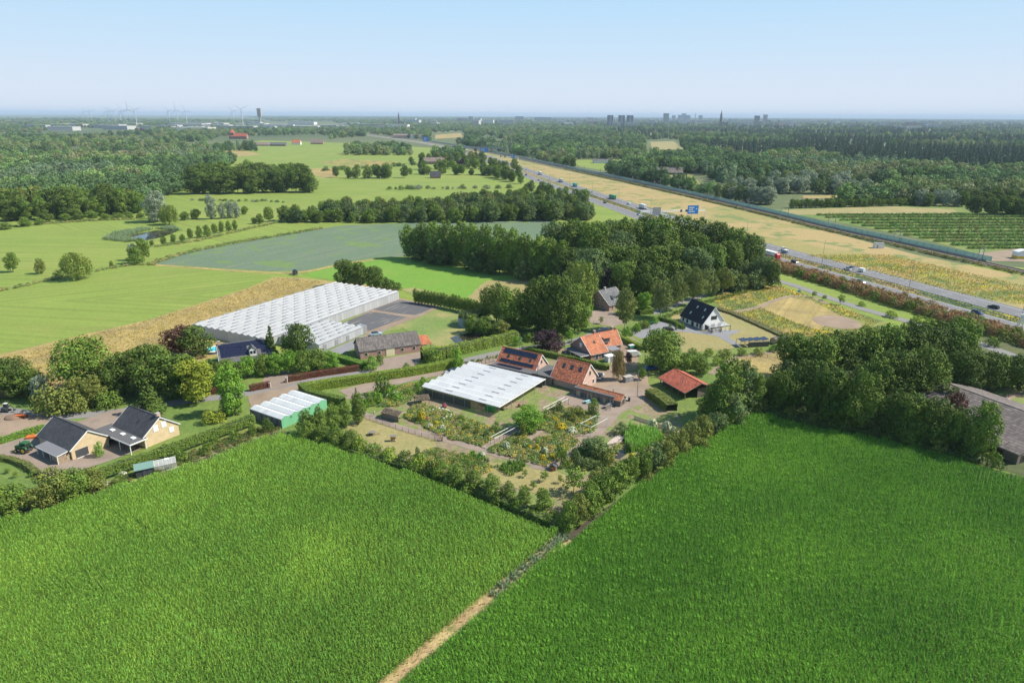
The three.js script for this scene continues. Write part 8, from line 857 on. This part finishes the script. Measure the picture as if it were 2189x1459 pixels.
{
  const dark = std([0.12, 0.09, 0.09], 0.8), base = (p) => p;
  [[[813.6,-6003.7], 46, 'left'], [[912.4,-6034.5], 50, 'middle'], [[987.2,-6057.7], 50, 'right']].forEach(([p, w, s]) => { const t = block(p[0], p[1], w, 78, 40, dark, s + ' of the three dark apartment towers on the horizon', 'apartment_tower', { rows: 9, cols: 5, roof: dark, winMat: M.steel, cat: 'tower' }); part('balcony_band', bx(w * 0.3, 78, 3, 0, 39, 21), greyRoof, t); });
  const wt = [1533,-7193.3]; block(wt[0], wt[1], 48, 98, 40, wallMats[0], 'white office tower above the distant town', 'office_tower', { rows: 7, cols: 4, cat: 'tower' });
  [[[2186,-6430.6], 42, 80], [[2294.6,-6464.4], 60, 46], [[2678.9,-7231.2], 30, 40]].forEach(([p, w, h], i) => block(p[0], p[1], w, h, 24, wallMats[i === 0 ? 2 : 1], ['reddish apartment slab beside the pale one', 'pale apartment slab with balconies in the distant town', 'narrow pale flat block at the end of the slabs'][i], 'apartment_slab', { rows: 6, cols: 5 }));
  const tw = [3245.1,-9239]; block(tw[0], tw[1], 45, 95, 40, wallMats[2], 'brown high-rise behind the pale apartment slab', 'high_rise', { rows: 6, cols: 3, cat: 'tower' });
  const b = [783.7,-7301.5]; block(b[0], b[1], 60, 55, 40, wallMats[1], 'squat brick office block left of the three towers', 'office_block', { rows: 5, cols: 4 }); const wm = [377.8,-9137.1]; block(wm[0], wm[1], 210, 50, 60, wallMats[0], 'long white hospital block on the horizon', 'hospital_block', { rows: 3, cols: 9 }); const wm2 = [84.3,-9667.2]; block(wm2[0], wm2[1], 110, 60, 60, wallMats[0], 'white office cube on the horizon', 'office_cube', { rows: 3, cols: 5 }); const w3 = [-477.1,-8156.5]; block(w3[0], w3[1], 50, 60, 50, wallMats[1], 'grey tower block left of the hospital', 'tower_block', { rows: 5, cols: 3 });
  // churches
  for (const [p, h, lab] of [[[1594, -5500], 118, 'slender gothic church tower of the distant town'], [[-872.5,-5479.3], 95, 'thin village church spire on the horizon']]) { const t = thing('church', lab, 'church', null); t.position.set(p[0], 0, p[1]); const w = h * 0.14, mt = std([0.2, 0.15, 0.14], 0.9); part('tower', bx(w, h * 0.62, w, 0, h * 0.31, 0), mt, t); part('belfry', bx(w * 0.75, h * 0.16, w * 0.75, 0, h * 0.7, 0), mt, t); part('spire', new THREE.ConeGeometry(w * 0.42, h * 0.3, 8).translate(0, h * 0.92, 0), std([0.12, 0.13, 0.13], 0.8), t); part('nave', bx(w * 2.6, h * 0.28, w * 1.4, w * 1.8, h * 0.14, 0), mt, t); }
  // tall sign tower on a stem
  { const [x, z] = [-2292.1,-6490.8], t = thing('sign_tower', 'tall pylon with a reddish slab head above the halls', 'tower', null); t.position.set(x, 0, z); part('stem', bx(14, 60, 14, 0, 30, 0), M.concrete, t); part('head', bx(34, 70, 20, 0, 92, 0), wallMats[2], t); part('head_panel', bx(26, 60, 1, 0, 92, 10.6), wallMats[4], t); }
  // power station far away
  { const t = thing('power_station', 'hazy power station silhouette far behind the white tower', 'power station', null), z = -11500, x0 = 2734; t.position.set(x0, 0, z); for (const [x, h, w] of [[-60, 92, 55], [0, 115, 60], [60, 90, 80], [-160, 84, 45], [270, 88, 45]]) part('boiler_house', bx(w, h, 60, x, h / 2, 0), greyRoof, t); part('chimney', cyl(8, 6, 118, 185, 0, 0, 10), greyRoof, t); }
  // halls and houses of the towns
  const R = rng(55), halls = [['white', 0], ['grey', 1]]; const put = (p, w, h, lab, grp, m) => block(p[0], p[1], w, h, 40 + 60 * R(), m, lab, 'far_hall', { group: grp, ry: (R() - 0.5) * 0.3, roof: R() < 0.5 ? wallMats[0] : greyRoof });
  for (let i = 0; i < 26; i++) { const d = 3600 + 2400 * R(), a = -0.43 + 0.27 * R(); put([Math.sin(a) * d, -Math.cos(a) * d], 70 + 170 * R(), 14 + 10 * R(), 'pale industrial hall among the far left woods', 'industrial halls on the left horizon', R() < 0.7 ? wallMats[0] : wallMats[3]); }
  for (let i = 0; i < 60; i++) { const d = 5200 + 4200 * R(), a = -0.14 + 0.7 * R(), m = R() < 0.55 ? wallMats[0] : pick(wallMats, R); put([Math.sin(a) * d, -Math.cos(a) * d], 40 + 110 * R() * R(), 20 + 22 * R(), 'small pale block of the distant town', 'blocks of the distant town', m); }
  for (let i = 0; i < 10; i++) { const d = 3900 + 1500 * R(), a = -0.6 + 0.18 * R(); put([Math.sin(a) * d, -Math.cos(a) * d], 90 + 120 * R(), 18, 'pale roof showing above the far left woods', 'pale roofs above the far left woods', wallMats[0]); }
  // wind turbines
  const hazedWhite = std([0.5, 0.53, 0.57], 0.6), blade = (L) => { const s = new THREE.Shape(); s.moveTo(-0.9, 0); s.lineTo(-1.6, L * 0.18); s.lineTo(-0.2, L); s.lineTo(0.3, L); s.lineTo(1.2, L * 0.15); s.lineTo(0.9, 0); return new THREE.ExtrudeGeometry(s, { depth: 1, bevelEnabled: false }); }, bg = blade(58);  // turbine white dulled to grey-blue, distance haze put into the colour
  const spots = [[259, 12500, 1.15, 0.5], [272, 12300, 1.25, 0.05], [286, 12400, 1.15, 0.9], [358, 12600, 0.95, 0.7], [375, 12300, 1.2, 0.15], [394, 12600, 1.0, 0.35], [495, 12300, 1.05, 0.6], [514, 11800, 1.45, 1.0], [179, 21000, 1, 0.3], [191, 20500, 1.1, 0.8], [226, 22000, 0.9, 0.2], [233, 22000, 0.9, 0.5], [241, 21500, 1, 1.1], [253, 21800, 0.9, 0.7]];
  spots.forEach(([px, d0, s0, r0], i) => { const d = d0 > 15000 ? 6600 : 5000, s = d0 > 15000 ? 0.92 : 0.82 * Math.min(1.25, Math.max(1.12, s0)); const a = Math.atan((px - 1094.5) / 1459 * 0.949), t = thing('wind_turbine', i < 8 ? 'white wind turbine on the left horizon' : 'tiny hazy wind turbine far on the left horizon', 'wind turbine', i < 8 ? 'wind turbines on the left horizon' : 'hazy wind turbines'); t.position.set(Math.tan(a) * d, 0, -d); t.scale.setScalar(s); part('tower', cyl(3, 1.7, 105), hazedWhite, t); part('nacelle', bx(4, 4.5, 12, 0, 106, 1), hazedWhite, t); part('hub', new THREE.SphereGeometry(2.6, 10, 8).translate(0, 106, 8), hazedWhite, t); for (let k = 0; k < 3; k++) { const b = part('blade', bg, hazedWhite, t, 0, 106, 8.6); b.rotation.z = r0 + k * 2.0944; } });
}
// labels of small sets of look-alikes say which one, counted from the left as the drone sees them
{
  const ONES = ['', 'first', 'second', 'third', 'fourth', 'fifth', 'sixth', 'seventh', 'eighth', 'ninth', 'tenth', 'eleventh', 'twelfth', 'thirteenth', 'fourteenth', 'fifteenth', 'sixteenth', 'seventeenth', 'eighteenth', 'nineteenth', 'twentieth'], TENS = { 2: 'twenty', 3: 'thirty', 4: 'forty', 5: 'fifty', 6: 'sixty', 7: 'seventy', 8: 'eighty', 9: 'ninety' }, ordinal = (n) => (n <= 20 ? ONES[n] : n % 10 ? TENS[Math.floor(n / 10)] + '-' + ONES[n % 10] : TENS[n / 10].replace('y', 'ieth'));
  const sets = new Map(); for (const o of scene.children) if (o.userData.group && o.userData.label) { const k = o.userData.label; if (!sets.has(k)) sets.set(k, []); sets.get(k).push(o); }
  for (const [k, list] of sets) if (list.length > 1 && list.length < 100 && k.split(' ').length <= 12) { list.sort((a, b) => a.position.x / -a.position.z - b.position.x / -b.position.z); list.forEach((o, i) => { o.userData.label = k + ', ' + ordinal(i + 1) + ' from the left'; }); }
}
renderer.render(scene, camera);
